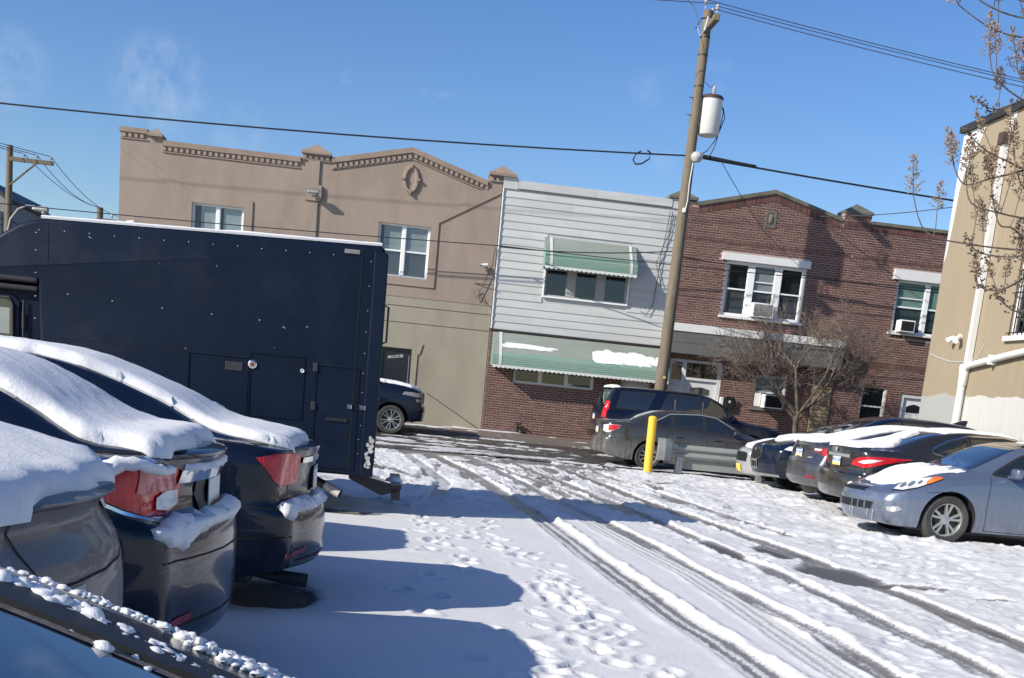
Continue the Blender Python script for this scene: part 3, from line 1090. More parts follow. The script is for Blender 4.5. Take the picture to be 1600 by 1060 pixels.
def standing_bricks(mb, x0, x1, zf, h, y=FY, pitch=0.072, w=0.048, proud=0.020):
    """soldier or rowlock course whose base height is zf(x)"""
    x = x0
    while x + w <= x1:
        a, b = zf(x), zf(x + w)
        mb.add([(x, y - proud, a), (x + w, y - proud, b), (x + w, y - proud, b + h), (x, y - proud, a + h),
                (x, y + 0.02, a), (x + w, y + 0.02, b), (x + w, y + 0.02, b + h), (x, y + 0.02, a + h)],
               [(0, 1, 2, 3), (1, 0, 4, 5), (2, 1, 5, 6), (3, 2, 6, 7), (0, 3, 7, 4)])
        x += pitch


def pyramid_cap(mb, x0, x1, y0, y1, z0, z1, zp):
    xm, ym = (x0 + x1) / 2, (y0 + y1) / 2
    mb.add([(x0, y0, z0), (x1, y0, z0), (x1, y1, z0), (x0, y1, z0), (x0, y0, z1), (x1, y0, z1), (x1, y1, z1), (x0, y1, z1), (xm, ym, zp)],
           [(0, 3, 2, 1), (0, 1, 5, 4), (1, 2, 6, 5), (2, 3, 7, 6), (3, 0, 4, 7), (4, 5, 8), (5, 6, 8), (6, 7, 8), (7, 4, 8)])


def lerp(a, b, t):
    return a + (b - a) * t


# ---------- the tan stucco pair
SX0, SX1 = -8.22, 2.745
hs = thing('stucco_building', 'two-unit tan stucco building with dentilled parapet, gable and olive ground floor', 'building', ((SX0 + SX1) / 2, FY, 0.28), world=True)


def st_top(x):
    if x < -7.25:
        return 7.70
    if x < -3.14:
        return 7.46
    if x < -2.27:
        return 7.60
    if x < 2.32:
        return lerp(7.55, 8.10, (x + 2.27) / 2.31) if x < 0.04 else lerp(8.10, 7.44, (x - 0.04) / 2.28)
    return 7.70


up = [(SX0, 4.0), (SX1, 4.0), (SX1, 7.66), (2.32, 7.66), (2.32, 7.44), (0.04, 8.10), (-2.27, 7.55), (-2.27, 7.60), (-3.14, 7.60), (-3.14, 7.46), (-7.25, 7.46), (-7.25, 7.70), (SX0, 7.70)]
WIN_S = [(-0.79, 0.74, 4.56, 6.05), (-6.17, -4.69, 4.53, 6.0)]
w_ = MB()
holed(w_, up, WIN_S, FY, FY + 0.28)
obj('upper_wall', w_, M['stucco_tan'], hs)
doorS = (-0.50, 0.46, 0.2, 2.50)
for (a, b) in ((3.745, 3.998), (3.265, 3.722), (0.2, 3.243)):
    w_ = MB()
    holed(w_, [(SX0, a), (SX1, a), (SX1, b), (SX0, b)], [doorS] if a < 1 else [], FY + 0.012, FY + 0.28)
    obj('lower_wall', w_, M['stucco_olive'], hs)
w_ = MB()
for zz in (3.722, 3.243):
    w_.box(SX0, SX1, FY + 0.045, FY + 0.28, zz, zz + 0.022)
obj('wall_groove', w_, M['stucco_cap'], hs)
shell(hs, SX0, SX1, FY + 0.29, FY + 11, 0.2, 7.2, 'stucco_tan')
# copings and mouldings
c = MB()
c.box(-7.45, -7.06, FY + 0.002, FY + 0.40, 7.40, 7.662)
c.box(-3.11, -2.30, FY + 0.002, FY + 0.40, 7.40, 7.702)
c.box(2.35, SX1, FY + 0.002, FY + 0.40, 7.40, 7.722)
obj('pier', c, M['stucco_tan'], hs, kind=None)
c = MB()
c.box(SX0 - 0.03, -7.47, FY - 0.07, FY + 0.33, 7.70, 7.83)
c.box(-7.04, -3.15, FY - 0.07, FY + 0.33, 7.44, 7.585)


def slab_slope(mb, xa, za, xb, zb, t, y0, y1):
    mb.prism([(xa, za), (xb, zb), (xb, zb + t), (xa, za + t)], y0, y1)


c.prism([(-2.26, 7.52), (0.04, 8.07), (0.04, 8.215), (-2.26, 7.665)], FY - 0.07, FY + 0.33)
c.prism([(0.04, 8.07), (2.31, 7.40), (2.31, 7.545), (0.04, 8.215)], FY - 0.072, FY + 0.332)
obj('coping', c, M['stucco_cap'], hs)
for (a, b, z0, zp) in ((-7.46, -7.05, 7.66, 7.93), (-3.13, -2.28, 7.70, 8.02), (2.33, 3.16, 7.72, 8.06)):
    c = MB()
    pyramid_cap(c, a, b, FY - 0.12, FY + 0.5, z0, z0 + 0.07, zp)
    obj('pier_cap', c, M['stucco_cap'], hs)
    if a > -5:
        c = MB()
        c.box(a + 0.03, min(b - 0.03, SX1), FY - 0.06, FY - 0.001, z0 - 0.02, z0 - 0.001)
        c.box(a + 0.03, min(b - 0.03, SX1), FY - 0.05, FY - 0.001, z0 - 0.17, z0 - 0.145)
        obj('pier_moulding', c, M['stucco_trim'], hs)
dm = MB()
dm.box(-0.045, 0.045, -0.05, 0.0, 0, 0.10)
dme = dm.mesh('dentil', M['stucco_tan'])
so = OFF[hs.name]


def dentil(x, z, tilt=0.0):
    o = bpy.data.objects.new('dentil', dme)
    COL.objects.link(o)
    o.parent = hs
    o.location = (x - so[0], FY - so[1], z - so[2])
    o.rotation_euler = (0, -tilt, 0)


x = -8.12
while x < -7.5:
    dentil(x, 7.57)
    x += 0.165
x = -7.0
while x < -3.2:
    dentil(x, 7.315)
    x += 0.162
for k in range(15):
    dentil(-2.15 + k * 0.153, 7.395 + k * 0.153 * 0.238, math.atan(0.238))
for k in range(15):
    dentil(0.13 + k * 0.153, 7.925 - k * 0.153 * 0.294, -math.atan(0.294))
for k in range(5):
    dentil(-3.03 + k * 0.16, 7.575)
for k in range(2):
    dentil(2.43 + k * 0.16, 7.575)
c = MB()
c.box(SX0, -7.47, FY - 0.035, FY - 0.001, 7.525, 7.55)
c.box(-7.04, -3.16, FY - 0.035, FY - 0.001, 7.27, 7.295)
c.prism([(-2.25, 7.345), (0.04, 7.89), (0.04, 7.915), (-2.25, 7.37)], FY - 0.035, FY - 0.001)
c.prism([(0.04, 7.89), (2.31, 7.22), (2.31, 7.245), (0.04, 7.915)], FY - 0.036, FY - 0.001)
obj('cornice_bead', c, M['stucco_trim'], hs)
# raised bands round the windows and up to the corners
for (xo0, xo1, zo0, zo1, hole, diag) in ((-0.99, 0.97, 4.33, 6.26, WIN_S[0], [(0.70, 6.262), (0.972, 6.20), (2.744, 7.235), (2.744, 7.40), (2.25, 7.30)]),
                                         (-6.42, -4.45, 4.30, 6.21, WIN_S[1], [(-6.422, 6.16), (-6.15, 6.212), (-7.98, 7.34), (-8.218, 7.42), (-8.218, 7.24)])):
    c = MB()
    holed(c, [(xo0, zo0), (xo1, zo0), (xo1, zo1), (xo0, zo1)], [hole], FY - 0.035, FY - 0.001)
    obj('window_band', c, M['stucco_tan'], hs)
    c = MB()
    c.prism(diag, FY - 0.033, FY - 0.001)
    obj('corner_band', c, M['stucco_tan'], hs)
c = MB()
c.box(-2.93, -2.60, FY - 0.05, FY - 0.001, 4.0, 7.52)
c.box(-2.96, -2.50, FY - 0.09, FY - 0.001, 6.42, 6.86)
obj('pilaster', c, M['stucco_tan'], hs)
# oval medallion with four keys
c = MB()
seg = 32
vs = []
for (rx, rz, yy) in ((0.13, 0.28, FY - 0.012), (0.15, 0.30, FY - 0.075), (0.22, 0.37, FY - 0.075), (0.24, 0.39, FY - 0.002)):
    vs += [(0.05 + rx * math.cos(2 * math.pi * k / seg), yy, 7.33 + rz * math.sin(2 * math.pi * k / seg)) for k in range(seg)]
c.add(vs, [(j * seg + k, j * seg + (k + 1) % seg, (j + 1) * seg + (k + 1) % seg, (j + 1) * seg + k) for j in range(3) for k in range(seg)] + [tuple(range(seg))])
for (dx, dz, w2, h2) in ((0, 0.37, 0.03, 0.05), (0, -0.37, 0.03, 0.05), (0.22, 0, 0.05, 0.03), (-0.22, 0, 0.05, 0.03)):
    c.box(0.05 + dx - w2, 0.05 + dx + w2, FY - 0.11, FY - 0.01, 7.33 + dz - h2, 7.33 + dz + h2)
obj('oval_medallion', c, M['stucco_trim'], hs, smooth=True)
window(hs, *WIN_S[0], [('blind', 1.0, False, 0.12), ('blind', 1.0, False, 0.03)])
window(hs, *WIN_S[1], [('blind_pale', 1.0, False, 0.2), ('blind_pale', 1.0, False, 0.1)])
# the black door under its head, with a worn number strip
c = MB()
c.box(-0.46, 0.42, FY + 0.10, FY + 0.15, 0.25, 2.44)
d_ = obj('door', c, M['door_black'], hs)
c = MB()
c.box(-0.50, 0.46, FY + 0.05, FY + 0.2, 2.44, 2.499)
c.box(0.42, 0.459, FY + 0.05, FY + 0.2, 0.25, 2.44)
c.box(-0.499, -0.46, FY + 0.05, FY + 0.2, 0.25, 2.44)
obj('door_frame', c, M['metal_black'], hs)
c = MB()
c.box(0.385, 0.40, FY + 0.075, FY + 0.099, 0.35, 2.30)
obj('weather_strip', c, M['frame_grey'], d_)
c = MB()
c.bevbox(0.30, 0.36, FY + 0.04, FY + 0.10, 1.42, 1.45, 0.008)
obj('handle', c, M['chrome'], d_)


def text_mesh(name, body, size, m, loc, rot, parent=None, extrude=0.001, align='CENTER', sx=1.0):
    cu = bpy.data.curves.new(name, 'FONT')
    cu.body = body
    cu.size = size
    cu.extrude = extrude
    cu.align_x = align
    cu.align_y = 'CENTER'
    cu.resolution_u = 2
    o = bpy.data.objects.new(name + '_curve', cu)
    COL.objects.link(o)
    me = bpy.data.meshes.new_from_object(o)
    bpy.data.objects.remove(o)
    me.name = name
    me.materials.clear()
    me.materials.append(m)
    t = bpy.data.objects.new(name, me)
    COL.objects.link(t)
    if parent is not None:
        t.parent = parent
        off = root_off(parent)
        loc = (loc[0] - off[0], loc[1] - off[1], loc[2] - off[2])
    t.location = loc
    t.rotation_euler = rot
    t.scale = (sx, 1, 1)
    return t


c = MB()
c.prism([(-0.25, 2.165), (0.205, 2.235), (0.21, 2.325), (-0.245, 2.24)], FY + 0.094, FY + 0.0995)
sg = obj('number_strip', c, M['frame_grey'], d_)
tn = text_mesh('strip_number', '2046-48', 0.085, M['metal_black'], (-0.02, FY + 0.092, 2.241), (math.pi / 2, -math.radians(8.8), 0), hs, 0.0005)
off_ = tn.location.copy()
tn.parent = d_
# surround of the door with its stepped edge
c = MB()
c.prism([(0.50, 0.26), (0.61, 0.26), (0.64, 2.36), (0.70, 2.37), (0.78, 2.67), (0.76, 2.67), (0.685, 2.385), (0.62, 2.375), (0.59, 1.3), (0.50, 1.3)], FY - 0.018, FY + 0.011)
obj('door_surround', c, M['stucco_olive'], hs)
c = MB()
c.tube([(1.0, FY - 0.004, 1.25), (1.9, FY - 0.004, 0.75), (2.66, FY - 0.004, 0.32)], 0.009, 5)
obj('wall_cable', c, M['wire'], hs)


def flood(name, x, z, label):
    t = thing(name, label, 'light', (x, FY - 0.05, z), world=True)
    b = MB()
    b.bevbox(x - 0.08, x + 0.08, FY - 0.13, FY - 0.091, z - 0.06, z + 0.06, 0.012)
    obj('back_plate', b, M['metal_grey'], t)
    b = MB()
    b.tube([(x, FY - 0.12, z + 0.02), (x, FY - 0.22, z + 0.03)], 0.018, 8)
    obj('bracket', b, M['metal_grey'], t)
    b = MB()
    b.bevbox(x - 0.16, x + 0.17, FY - 0.40, FY - 0.20, z - 0.035, z + 0.045, 0.02)
    obj('lamp_head', b, M['metal_grey'], t)


flood('flood_light', -2.73, 6.62, 'grey flood light on the stucco pilaster between the two tan units')


def seccam(x, z, label, grp):
    t = thing('security_camera', label, 'camera', (x, FY, z), group=grp, world=True)
    b = MB()
    b.lathe([(0.045, 0), (0.045, -0.03), (0.02, -0.035), (0.02, -0.09)], (x, FY, z), 'Y', 14)
    obj('mount', b, M['frame_white'], t, smooth=True)
    b = MB()
    b.tube([(x - 0.10, FY - 0.14, z - 0.02), (x + 0.09, FY - 0.10, z + 0.02)], [0.055, 0.05], 14)
    o = obj('camera_body', b, M['frame_white'], t, smooth=True)
    b = MB()
    b.tube([(x - 0.108, FY - 0.142, z - 0.021), (x - 0.101, FY - 0.14, z - 0.02)], 0.042, 12)
    obj('camera_lens', b, M['glass_dark'] if False else M['metal_black'], o)


seccam(2.42, 5.14, 'small white security camera right of the gable window on tan stucco', 'security cameras on the stucco building')
seccam(-7.86, 5.24, 'small white security camera near the left corner of the stucco building', 'security cameras on the stucco building')

# ---------- the white-sided house
WX0, WX1 = 2.765, 8.19
hw = thing('siding_house', 'narrow row house with white horizontal siding above a red brick ground floor', 'house', ((WX0 + WX1) / 2, FY, 0.28), world=True)
winW = (4.28, 6.83, 4.47, 6.05)
winL = (3.60, 6.10, 1.82, 2.95)
doorW = (6.95, 7.85, 0.2, 2.75)
w_ = MB()
holed(w_, [(WX0, 3.31), (WX1, 3.31), (WX1, 7.60), (WX0, 7.60)], [winW], FY + 0.03, FY + 0.28)
obj('upper_wall', w_, M['vinyl_white'], hw)
w_ = MB()
holed(w_, [(WX0, 0.2), (WX1, 0.2), (WX1, 3.30), (WX0, 3.30)], [winL, doorW], FY, FY + 0.28)
obj('lower_wall', w_, M['mortar'], hw)
shell(hw, WX0, WX1, FY + 0.29, FY + 11, 0.2, 7.25, 'stone_far')
brickwork(hw, WX0 + 0.01, WX1 - 0.01, 0.30, lambda x: 3.29, [winL, doorW], 'brick_old', prefer=[(2.7, 6.9, 0.6, 2.2)])
c = MB()
c.box(WX0, WX1, FY - 0.06, FY + 0.02, 3.30, 3.35)
obj('drip_edge', c, M['metal_dark'], hw)
# boards, each with its lip
BP = 0.2245
rs_ = random.Random(4)
k = 0
z = 3.352
while z < 7.36:
    z2 = min(z + BP, 7.40)
    cuts = [WX0]
    xx = WX0 + rs_.uniform(0.8, 3.6)
    while xx < WX1 - 0.6:
        cuts.append(xx)
        xx += 3.66
    cuts.append(WX1)
    segs = []
    for a, b in zip(cuts[:-1], cuts[1:]):
        if z2 > winW[2] and z < winW[3]:
            if a < winW[0]:
                segs.append((a, min(b, winW[0] - 0.04)))
            if b > winW[1]:
                segs.append((max(a, winW[1] + 0.04), b))
        else:
            segs.append((a, b))
    for a, b in segs:
        if b - a < 0.05:
            continue
        m_ = MB()
        ga = 0.0015
        yo, yt = FY + 0.004 + rs_.uniform(-.002, .002), FY + 0.020
        pr_ = [(yo, z), (yo - 0.004, z + 0.012), (lerp(yo, yt, 0.45) - 0.004, z + 0.10), (yt, z2 - 0.0005), (FY + 0.029, z2 - 0.0005), (FY + 0.029, z)]
        n_ = len(pr_)
        m_.add([(a + ga, y_, z_) for y_, z_ in pr_] + [(b - ga, y_, z_) for y_, z_ in pr_],
               [(i, n_ + i, n_ + (i + 1) % n_, (i + 1) % n_) for i in range(n_)] + [tuple(range(n_)), tuple(range(2 * n_ - 1, n_ - 1, -1))])
        obj('siding_board', m_, M['vinyl_white'], hw)
    z = z2
for (a, b) in ((3.22, 5.55), (5.554, 7.90)):
    c = MB()
    c.box(a, b - 0.002, FY - 0.05, FY + 0.3, 7.43, 7.655)
    obj('fascia_board', c, M['vinyl_white'], hw)
c = MB()
c.box(3.22, 7.90, FY - 0.02, FY + 0.3, 7.395, 7.425)
obj('fascia_shadow_line', c, M['frame_grey'], hw)  # grey strip put in as the shadow line under the fascia
c = MB()
c.box(WX0, 3.21, FY - 0.03, FY + 0.3, 7.40, 7.72)
obj('corner_panel', c, M['vinyl_white'], hw)
c = MB()
c.box(7.91, WX1, FY - 0.03, FY + 0.3, 7.40, 7.68)
obj('corner_panel', c, M['vinyl_white'], hw)
c = MB()
c.box(WX0, WX0 + 0.035, FY - 0.035, FY - 0.013, 3.36, 7.40)
obj('corner_trim', c, M['frame_white'], hw)
# upper window: three dark sashes between grey posts
window(hw, *winW, [(None, 0), (None, 0), (None, 0)], fw=0.045, mull=0.26, frame='frame_grey', glass='glass_dark', y=FY + 0.04)
c = MB()
c.box(winW[0] - 0.04, winW[1] + 0.04, FY - 0.06, FY + 0.05, winW[2] - 0.05, winW[2])
c.box(winW[0] - 0.04, winW[0], FY - 0.03, FY + 0.05, winW[2], winW[3])
c.box(winW[1], winW[1] + 0.04, FY - 0.03, FY + 0.05, winW[2], winW[3])
obj('window_casing', c, M['frame_white'], hw)
window(hw, *winL, [(None, 0), (None, 0), (None, 0)], fw=0.06, mull=0.08, frame='frame_white', glass='glass_dark')
c = MB()
c.box(doorW[0], doorW[1], FY + 0.10, FY + 0.14, 0.25, 2.72)
c.box(doorW[0] + 0.15, doorW[1] - 0.15, FY + 0.08, FY + 0.10, 2.0, 2.45)
obj('door', c, M['door_white'], hw)


def awning(house, x0, x1, zt, zb, P, straps, sage_to=0.55, patches=None):
    """ribbed aluminium awning: profile from the wall outwards, then bending down; scalloped hem; closed cheeks"""
    t = MB()
    prof = []
    N = 34
    H = zt - zb
    for i in range(N + 1):
        u = i / N
        if u < 0.72:
            q = u / 0.72
            yy, zz = P * 0.93 * q, H * 0.70 * q
        else:
            q = (u - 0.72) / 0.28
            yy, zz = P * (0.93 + 0.07 * math.sin(q * math.pi / 2)), H * (0.70 + 0.30 * q)
        prof.append((yy, zz, u))
    rows = []
    for i, (yy, zz, u) in enumerate(prof):
        rows.append((FY - 0.01 - yy, zt - zz))
        if i < N:
            y2, z2, _ = prof[i + 1]
            rows.append((FY - 0.01 - (yy + y2) / 2 - 0.010, zt - (zz + z2) / 2 + 0.010))
    base = len(t.v)
    vs = []
    for (y_, z_) in rows:
        vs += [(x0, y_, z_), (x1, y_, z_)]
    n = len(rows)
    fs = [(2 * i, 2 * i + 1, 2 * i + 3, 2 * i + 2) for i in range(n - 1)]
    t.add(vs, fs)
    for f in range(n - 1):
        t.mi[f] = 1 if f < n * sage_to else (2 if (f % 4 == 0) else 0)
    # cheeks
    t.cur = 0
    for xx in (x0, x1):
        pts = [(xx, y_, z_) for (y_, z_) in rows] + [(xx, FY - 0.01, rows[-1][1])]
        t.add(pts, [tuple(range(len(pts)))])
    # underside so that the sheet has thickness
    vs = []
    for (y_, z_) in rows:
        vs += [(x0 + 0.003, y_ + 0.006, z_ - 0.006), (x1 - 0.003, y_ + 0.006, z_ - 0.006)]
    t.cur = 1
    t.add(vs, [(2 * i, 2 * i + 2, 2 * i + 3, 2 * i + 1) for i in range(n - 1)])
    aw = obj('awning', t, [M['awning_green'], M['awning_sage'], M['awning_white']], house)
    for sx in straps:
        s = MB()
        vs = []
        for (y_, z_) in rows:
            vs += [(sx, y_ - 0.012, z_ + 0.010), (sx + 0.09, y_ - 0.012, z_ + 0.010)]
        s.add(vs, [(2 * i, 2 * i + 1, 2 * i + 3, 2 * i + 2) for i in range(n - 1)])
        obj('strap', s, M['awning_white'], aw)
    h = MB()
    yb = FY - 0.01 - P - 0.008
    L = x1 - x0
    ns = int(L / 0.135)
    pts = []
    for i in range(ns * 6 + 1):
        u = i / (ns * 6)
        pts.append((x0 + L * u, zb - 0.035 - 0.035 * abs(math.sin(math.pi * u * ns))))
    top = [(x0 + L * i / (ns * 6), zb + 0.02) for i in range(ns * 6 + 1)]
    m_ = len(pts)
    h.add([(a, yb, b) for a, b in pts] + [(a, yb, b) for a, b in top] + [(a, yb + 0.008, b) for a, b in pts] + [(a, yb + 0.008, b) for a, b in top],
          [(i, i + 1, m_ + i + 1, m_ + i) for i in range(m_ - 1)] + [(2 * m_ + i + 1, 2 * m_ + i, 3 * m_ + i, 3 * m_ + i + 1) for i in range(m_ - 1)] +
          [(i + 1, i, 2 * m_ + i, 2 * m_ + i + 1) for i in range(m_ - 1)])
    obj('scalloped_hem', h, M['awning_white'], aw)
    return aw, rows


awning(hw, 4.16, 6.95, 6.16, 5.27, 0.63, (4.30, 6.72))
aw2, rows2 = awning(hw, 2.86, 8.28, 3.27, 2.27, 0.68, (3.05, 8.12), 0.60)


def snow_on_rows(rows, x0, x1, r0, r1, seed, thick=0.05):
    """a lens of snow lying on the sloping sheet"""
    m_ = MB()
    nx, nr = 60, 14
    vs = []
    for j in range(nr + 1):
        fr = lerp(r0, r1, j / nr)
        i0 = int(fr)
        y_ = lerp(rows[i0][0], rows[min(i0 + 1, len(rows) - 1)][0], fr - i0)
        z_ = lerp(rows[i0][1], rows[min(i0 + 1, len(rows) - 1)][1], fr - i0)
        for i in range(nx + 1):
            x_ = lerp(x0, x1, i / nx)
            u, v = 2 * i / nx - 1, 2 * j / nr - 1
            e = 1 - (abs(u) ** 3 + abs(v) ** 2.2) + 2.2 * (float(fbm(np.array([x_ * 3.6 + seed]), np.array([j * 0.23 + seed]), 3)[0]) - 0.5)
            hgt = thick * math.sqrt(max(0, min(1, e * 1.6))) - (0.012 if e <= 0 else 0)
            vs.append((x_, y_ - hgt * 0.5, z_ + hgt + 0.004))
    m_.add(vs, [(j * (nx + 1) + i, j * (nx + 1) + i + 1, (j + 1) * (nx + 1) + i + 1, (j + 1) * (nx + 1) + i) for j in range(nr) for i in range(nx)])
    return m_


obj('snow_patch', snow_on_rows(rows2, 5.9, 8.05, 16, 46, 3, 0.03), M['snow_car'], aw2, smooth=60)
obj('snow_patch', snow_on_rows(rows2, 3.12, 4.85, 22, 32, 8, 0.02), M['snow_car'], aw2, smooth=60)
c = MB()
c.tube([(3.86, FY - 0.12, 0.3), (3.86, FY - 0.12, 0.62)], 0.045, 10)
c.tube([(3.80, FY - 0.12, 0.60), (3.86, FY - 0.12, 0.60), (3.94, FY - 0.2, 0.60)], 0.035, 8)
c.tube([(3.86, FY, 0.5), (3.86, FY - 0.12, 0.5)], 0.03, 8)
obj('standpipe', c, M['metal_black'], hw, smooth=True)

# ---------- the two brick houses
BX0, BX1, BX2 = 8.20, 13.725, 19.2
hb = thing('brick_house', 'gabled red brick row house with white triple window and white band over grey porch front', 'house', ((BX0 + BX1) / 2, FY, 0.28), group=None, world=True)
hc = thing('brick_house', 'flat-topped red brick row house beside the beige building, upper window with green blinds', 'house', ((BX1 + BX2) / 2, FY, 0.28), world=True)
GA, GP, GB = (8.70, 7.56), (11.03, 8.16), (13.24, 7.58)


def gz_(x):
    if x < GP[0]:
        return lerp(GA[1], GP[1], (x - GA[0]) / (GP[0] - GA[0]))
    return lerp(GP[1], GB[1], (x - GP[0]) / (GB[0] - GP[0]))


winB = (9.80, 12.36, 4.47, 6.10)
winBl = (11.19, 12.22, 1.78, 2.78)
doorB = (8.42, 10.10, 0.2, 3.03)
oval = (10.83, 11.17, 7.17, 7.67)
w_ = MB()
holed(w_, [(BX0, 0.2), (BX1, 0.2), (BX1, 7.70), (GB[0], 7.70), GB, GP, GA, (GA[0], 7.66), (BX0, 7.66)], [winB, winBl, doorB], FY, FY + 0.28)
obj('wall', w_, M['mortar'], hb)
shell(hb, BX0, BX1, FY + 0.29, FY + 11, 0.2, 7.3, 'stone_far')


def top_b(x):
    if x < GA[0]:
        return 7.64
    if x > GB[0]:
        return 7.68
    return gz_(x) - 0.06


band = [(6.625, 6.631)]
pent = (8.2, 13.72, 3.2, 4.1)
stone_pier = (13.08, 13.70, 0.2, 2.95)
brickwork(hb, BX0 + 0.005, BX1 - 0.005, 0.30, top_b, [winB, winBl, doorB, oval, stone_pier, pent, (9.6, 12.45, 6.10, 6.33), (9.75, 12.4, 4.35, 4.47)], 'brick', prefer=[(8.2, 13.7, 6.7, 7.7), (8.2, 9.6, 4.2, 6.6)], bands=band)
sb = MB()
standing_bricks(sb, BX0 + 0.01, BX1, lambda x: 6.597, 0.062, pitch=0.0762)
obj('rowlock_course', sb, M['brick'], hb, kind='stuff')
sb = MB()
standing_bricks(sb, GA[0] + 0.02, GP[0], lambda x: gz_(x) - 0.215, 0.19)
standing_bricks(sb, GP[0] + 0.01, GB[0], lambda x: gz_(x) - 0.215, 0.19)
obj('soldier_course', sb, M['brick'], hb, kind='stuff')
c = MB()
c.prism([(GA[0] - 0.01, GA[1]), (GP[0], GP[1]), (GP[0], GP[1] + 0.11), (GA[0] - 0.01, GA[1] + 0.11)], FY - 0.07, FY + 0.33)
c.prism([(GP[0], GP[1]), (GB[0] + 0.01, GB[1]), (GB[0] + 0.01, GB[1] + 0.11), (GP[0], GP[1] + 0.11)], FY - 0.072, FY + 0.332)
obj('coping', c, M['stone_cap'], hb)
c = MB()
pyramid_cap(c, 7.78, 8.68, FY - 0.10, FY + 0.5, 7.69, 7.76, 8.00)
obj('pier_cap', c, M['stone_cap'], hb)
c = MB()
pyramid_cap(c, 13.27, 14.18, FY - 0.12, FY + 0.6, 7.86, 7.93, 8.20)
obj('pier_cap', c, M['stone_cap'], hb)
pr2 = MB()
pr2.box(13.29, 14.16, FY - 0.03, FY + 0.45, 7.43, 7.86)
obj('pier', pr2, M['mortar'], hb)
sb = MB()
standing_bricks(sb, 13.30, 14.14, lambda x: 7.46, 0.19, y=FY - 0.03)
zz = 7.70
for r in range(2):
    xx = 13.30 - (r % 2) * 0.1
    while xx < 14.15:
        a, b = max(xx, 13.30), min(xx + BR_L, 14.15)
        if b - a > 0.04:
            sb.box(a, b, FY - 0.044, FY - 0.02, zz - 0.02, zz + 0.035)
        xx += BR_W
    zz += BR_P
obj('pier_bricks', sb, M['brick'], hb, kind='stuff')
# oval stone in its frame
c = MB()
holed(c, [(oval[0], oval[2]), (oval[1], oval[2]), (oval[1], oval[3]), (oval[0], oval[3])], [(10.90, 11.10, 7.25, 7.59)], FY - 0.03, FY)
obj('stone_frame', c, M['stone_cap'], hb)
c = MB()
vs = []
for (r, yy) in ((1.0, FY - 0.002), (0.8, FY - 0.03), (0.4, FY - 0.045)):
    vs += [(11.0 + 0.095 * r * math.cos(2 * math.pi * k / 24), yy, 7.42 + 0.165 * r * math.sin(2 * math.pi * k / 24)) for k in range(24)]
c.add(vs, [(j * 24 + k, j * 24 + (k + 1) % 24, (j + 1) * 24 + (k + 1) % 24, (j + 1) * 24 + k) for j in range(2) for k in range(24)] + [tuple(range(48, 72))])
obj('oval_stone', c, M['concrete'], hb, smooth=True)
# triple window, its lintel board and sill
wb = window(hb, *winB, [('blind_pale', -0.5), ('blind_pale', 0.95, True), ('blind_pale', -0.5)], fw=0.09, mull=0.20)
c = MB()
c.box(9.64, 12.44, FY - 0.08, FY + 0.02, 6.10, 6.315)
obj('lintel_board', c, M['paint_white'], hb)
c = MB()
c.box(9.74, 12.42, FY - 0.09, FY + 0.06, 4.40, 4.468)
obj('sill', c, M['paint_white'], hb)
sb = MB()
standing_bricks(sb, 9.76, 12.38, lambda x: 4.32, 0.07)
obj('sill_bricks', sb, M['brick'], hb, kind='stuff')


def air_con(house_x, z, w, h, label, face='frame_grey', depth=0.30, surround='frame_white'):
    t = thing('air_conditioner', label, 'air conditioner', (house_x + w / 2, FY, z), group='window air conditioners on the brick houses', world=True)
    b = MB()
    b.bevbox(house_x, house_x + w, FY - depth, FY + 0.05, z, z + h, 0.012)
    o = obj('casing', b, M[surround], t)
    b = MB()
    b.box(house_x + 0.035, house_x + w - 0.035, FY - depth - 0.006, FY - depth - 0.0005, z + 0.035, z + h - 0.035)
    obj('grille', b, M[face], t)
    b = MB()
    k = house_x + 0.05
    while k < house_x + w - 0.06:
        b.box(k, k + 0.006, FY - depth - 0.014, FY - depth - 0.006, z + 0.04, z + h - 0.04)
        k += 0.026
    obj('fins', b, M['metal_grey'] if face != 'metal_black' else M['metal_dark'], t, kind='stuff')
    return t


air_con(10.72, 4.50, 0.66, 0.42, 'white window air conditioner in the middle of the triple white window')
air_con(11.47, 1.80, 0.62, 0.42, 'black-faced air conditioner in the ground floor window behind the street tree', 'metal_black', 0.32)
window(hb, *winBl, [('blind', 1.0)], fw=0.05, frame='paint_white')
c = MB()
c.box(11.24, 11.45, FY + 0.0, FY + 0.03, 1.83, 2.24)
obj('filler_board', c, M['paint_white'], hb)
c = MB()
c.box(11.1, 12.3, FY - 0.06, FY + 0.05, 1.71, 1.78)
obj('sill', c, M['concrete'], hb)
# white band and grey front of the porch pent
c = MB()
c.box(8.21, 13.72, FY - 0.56, FY - 0.013, 3.83, 4.06)
obj('white_band', c, M['paint_white'], hb)
c = MB()
c.box(8.22, 13.70, FY - 0.53, FY - 0.013, 3.18, 3.829)
obj('porch_fascia', c, M['soffit_grey'], hb)
for (a, b, r) in ((8.22, 10.9, 3.50), (10.9, 13.7, 3.52)):
    c = MB()
    c.box(a, b, FY - 0.533, FY - 0.5301, r, r + 0.008)
    obj('panel_joint', c, M['metal_black'], hb)
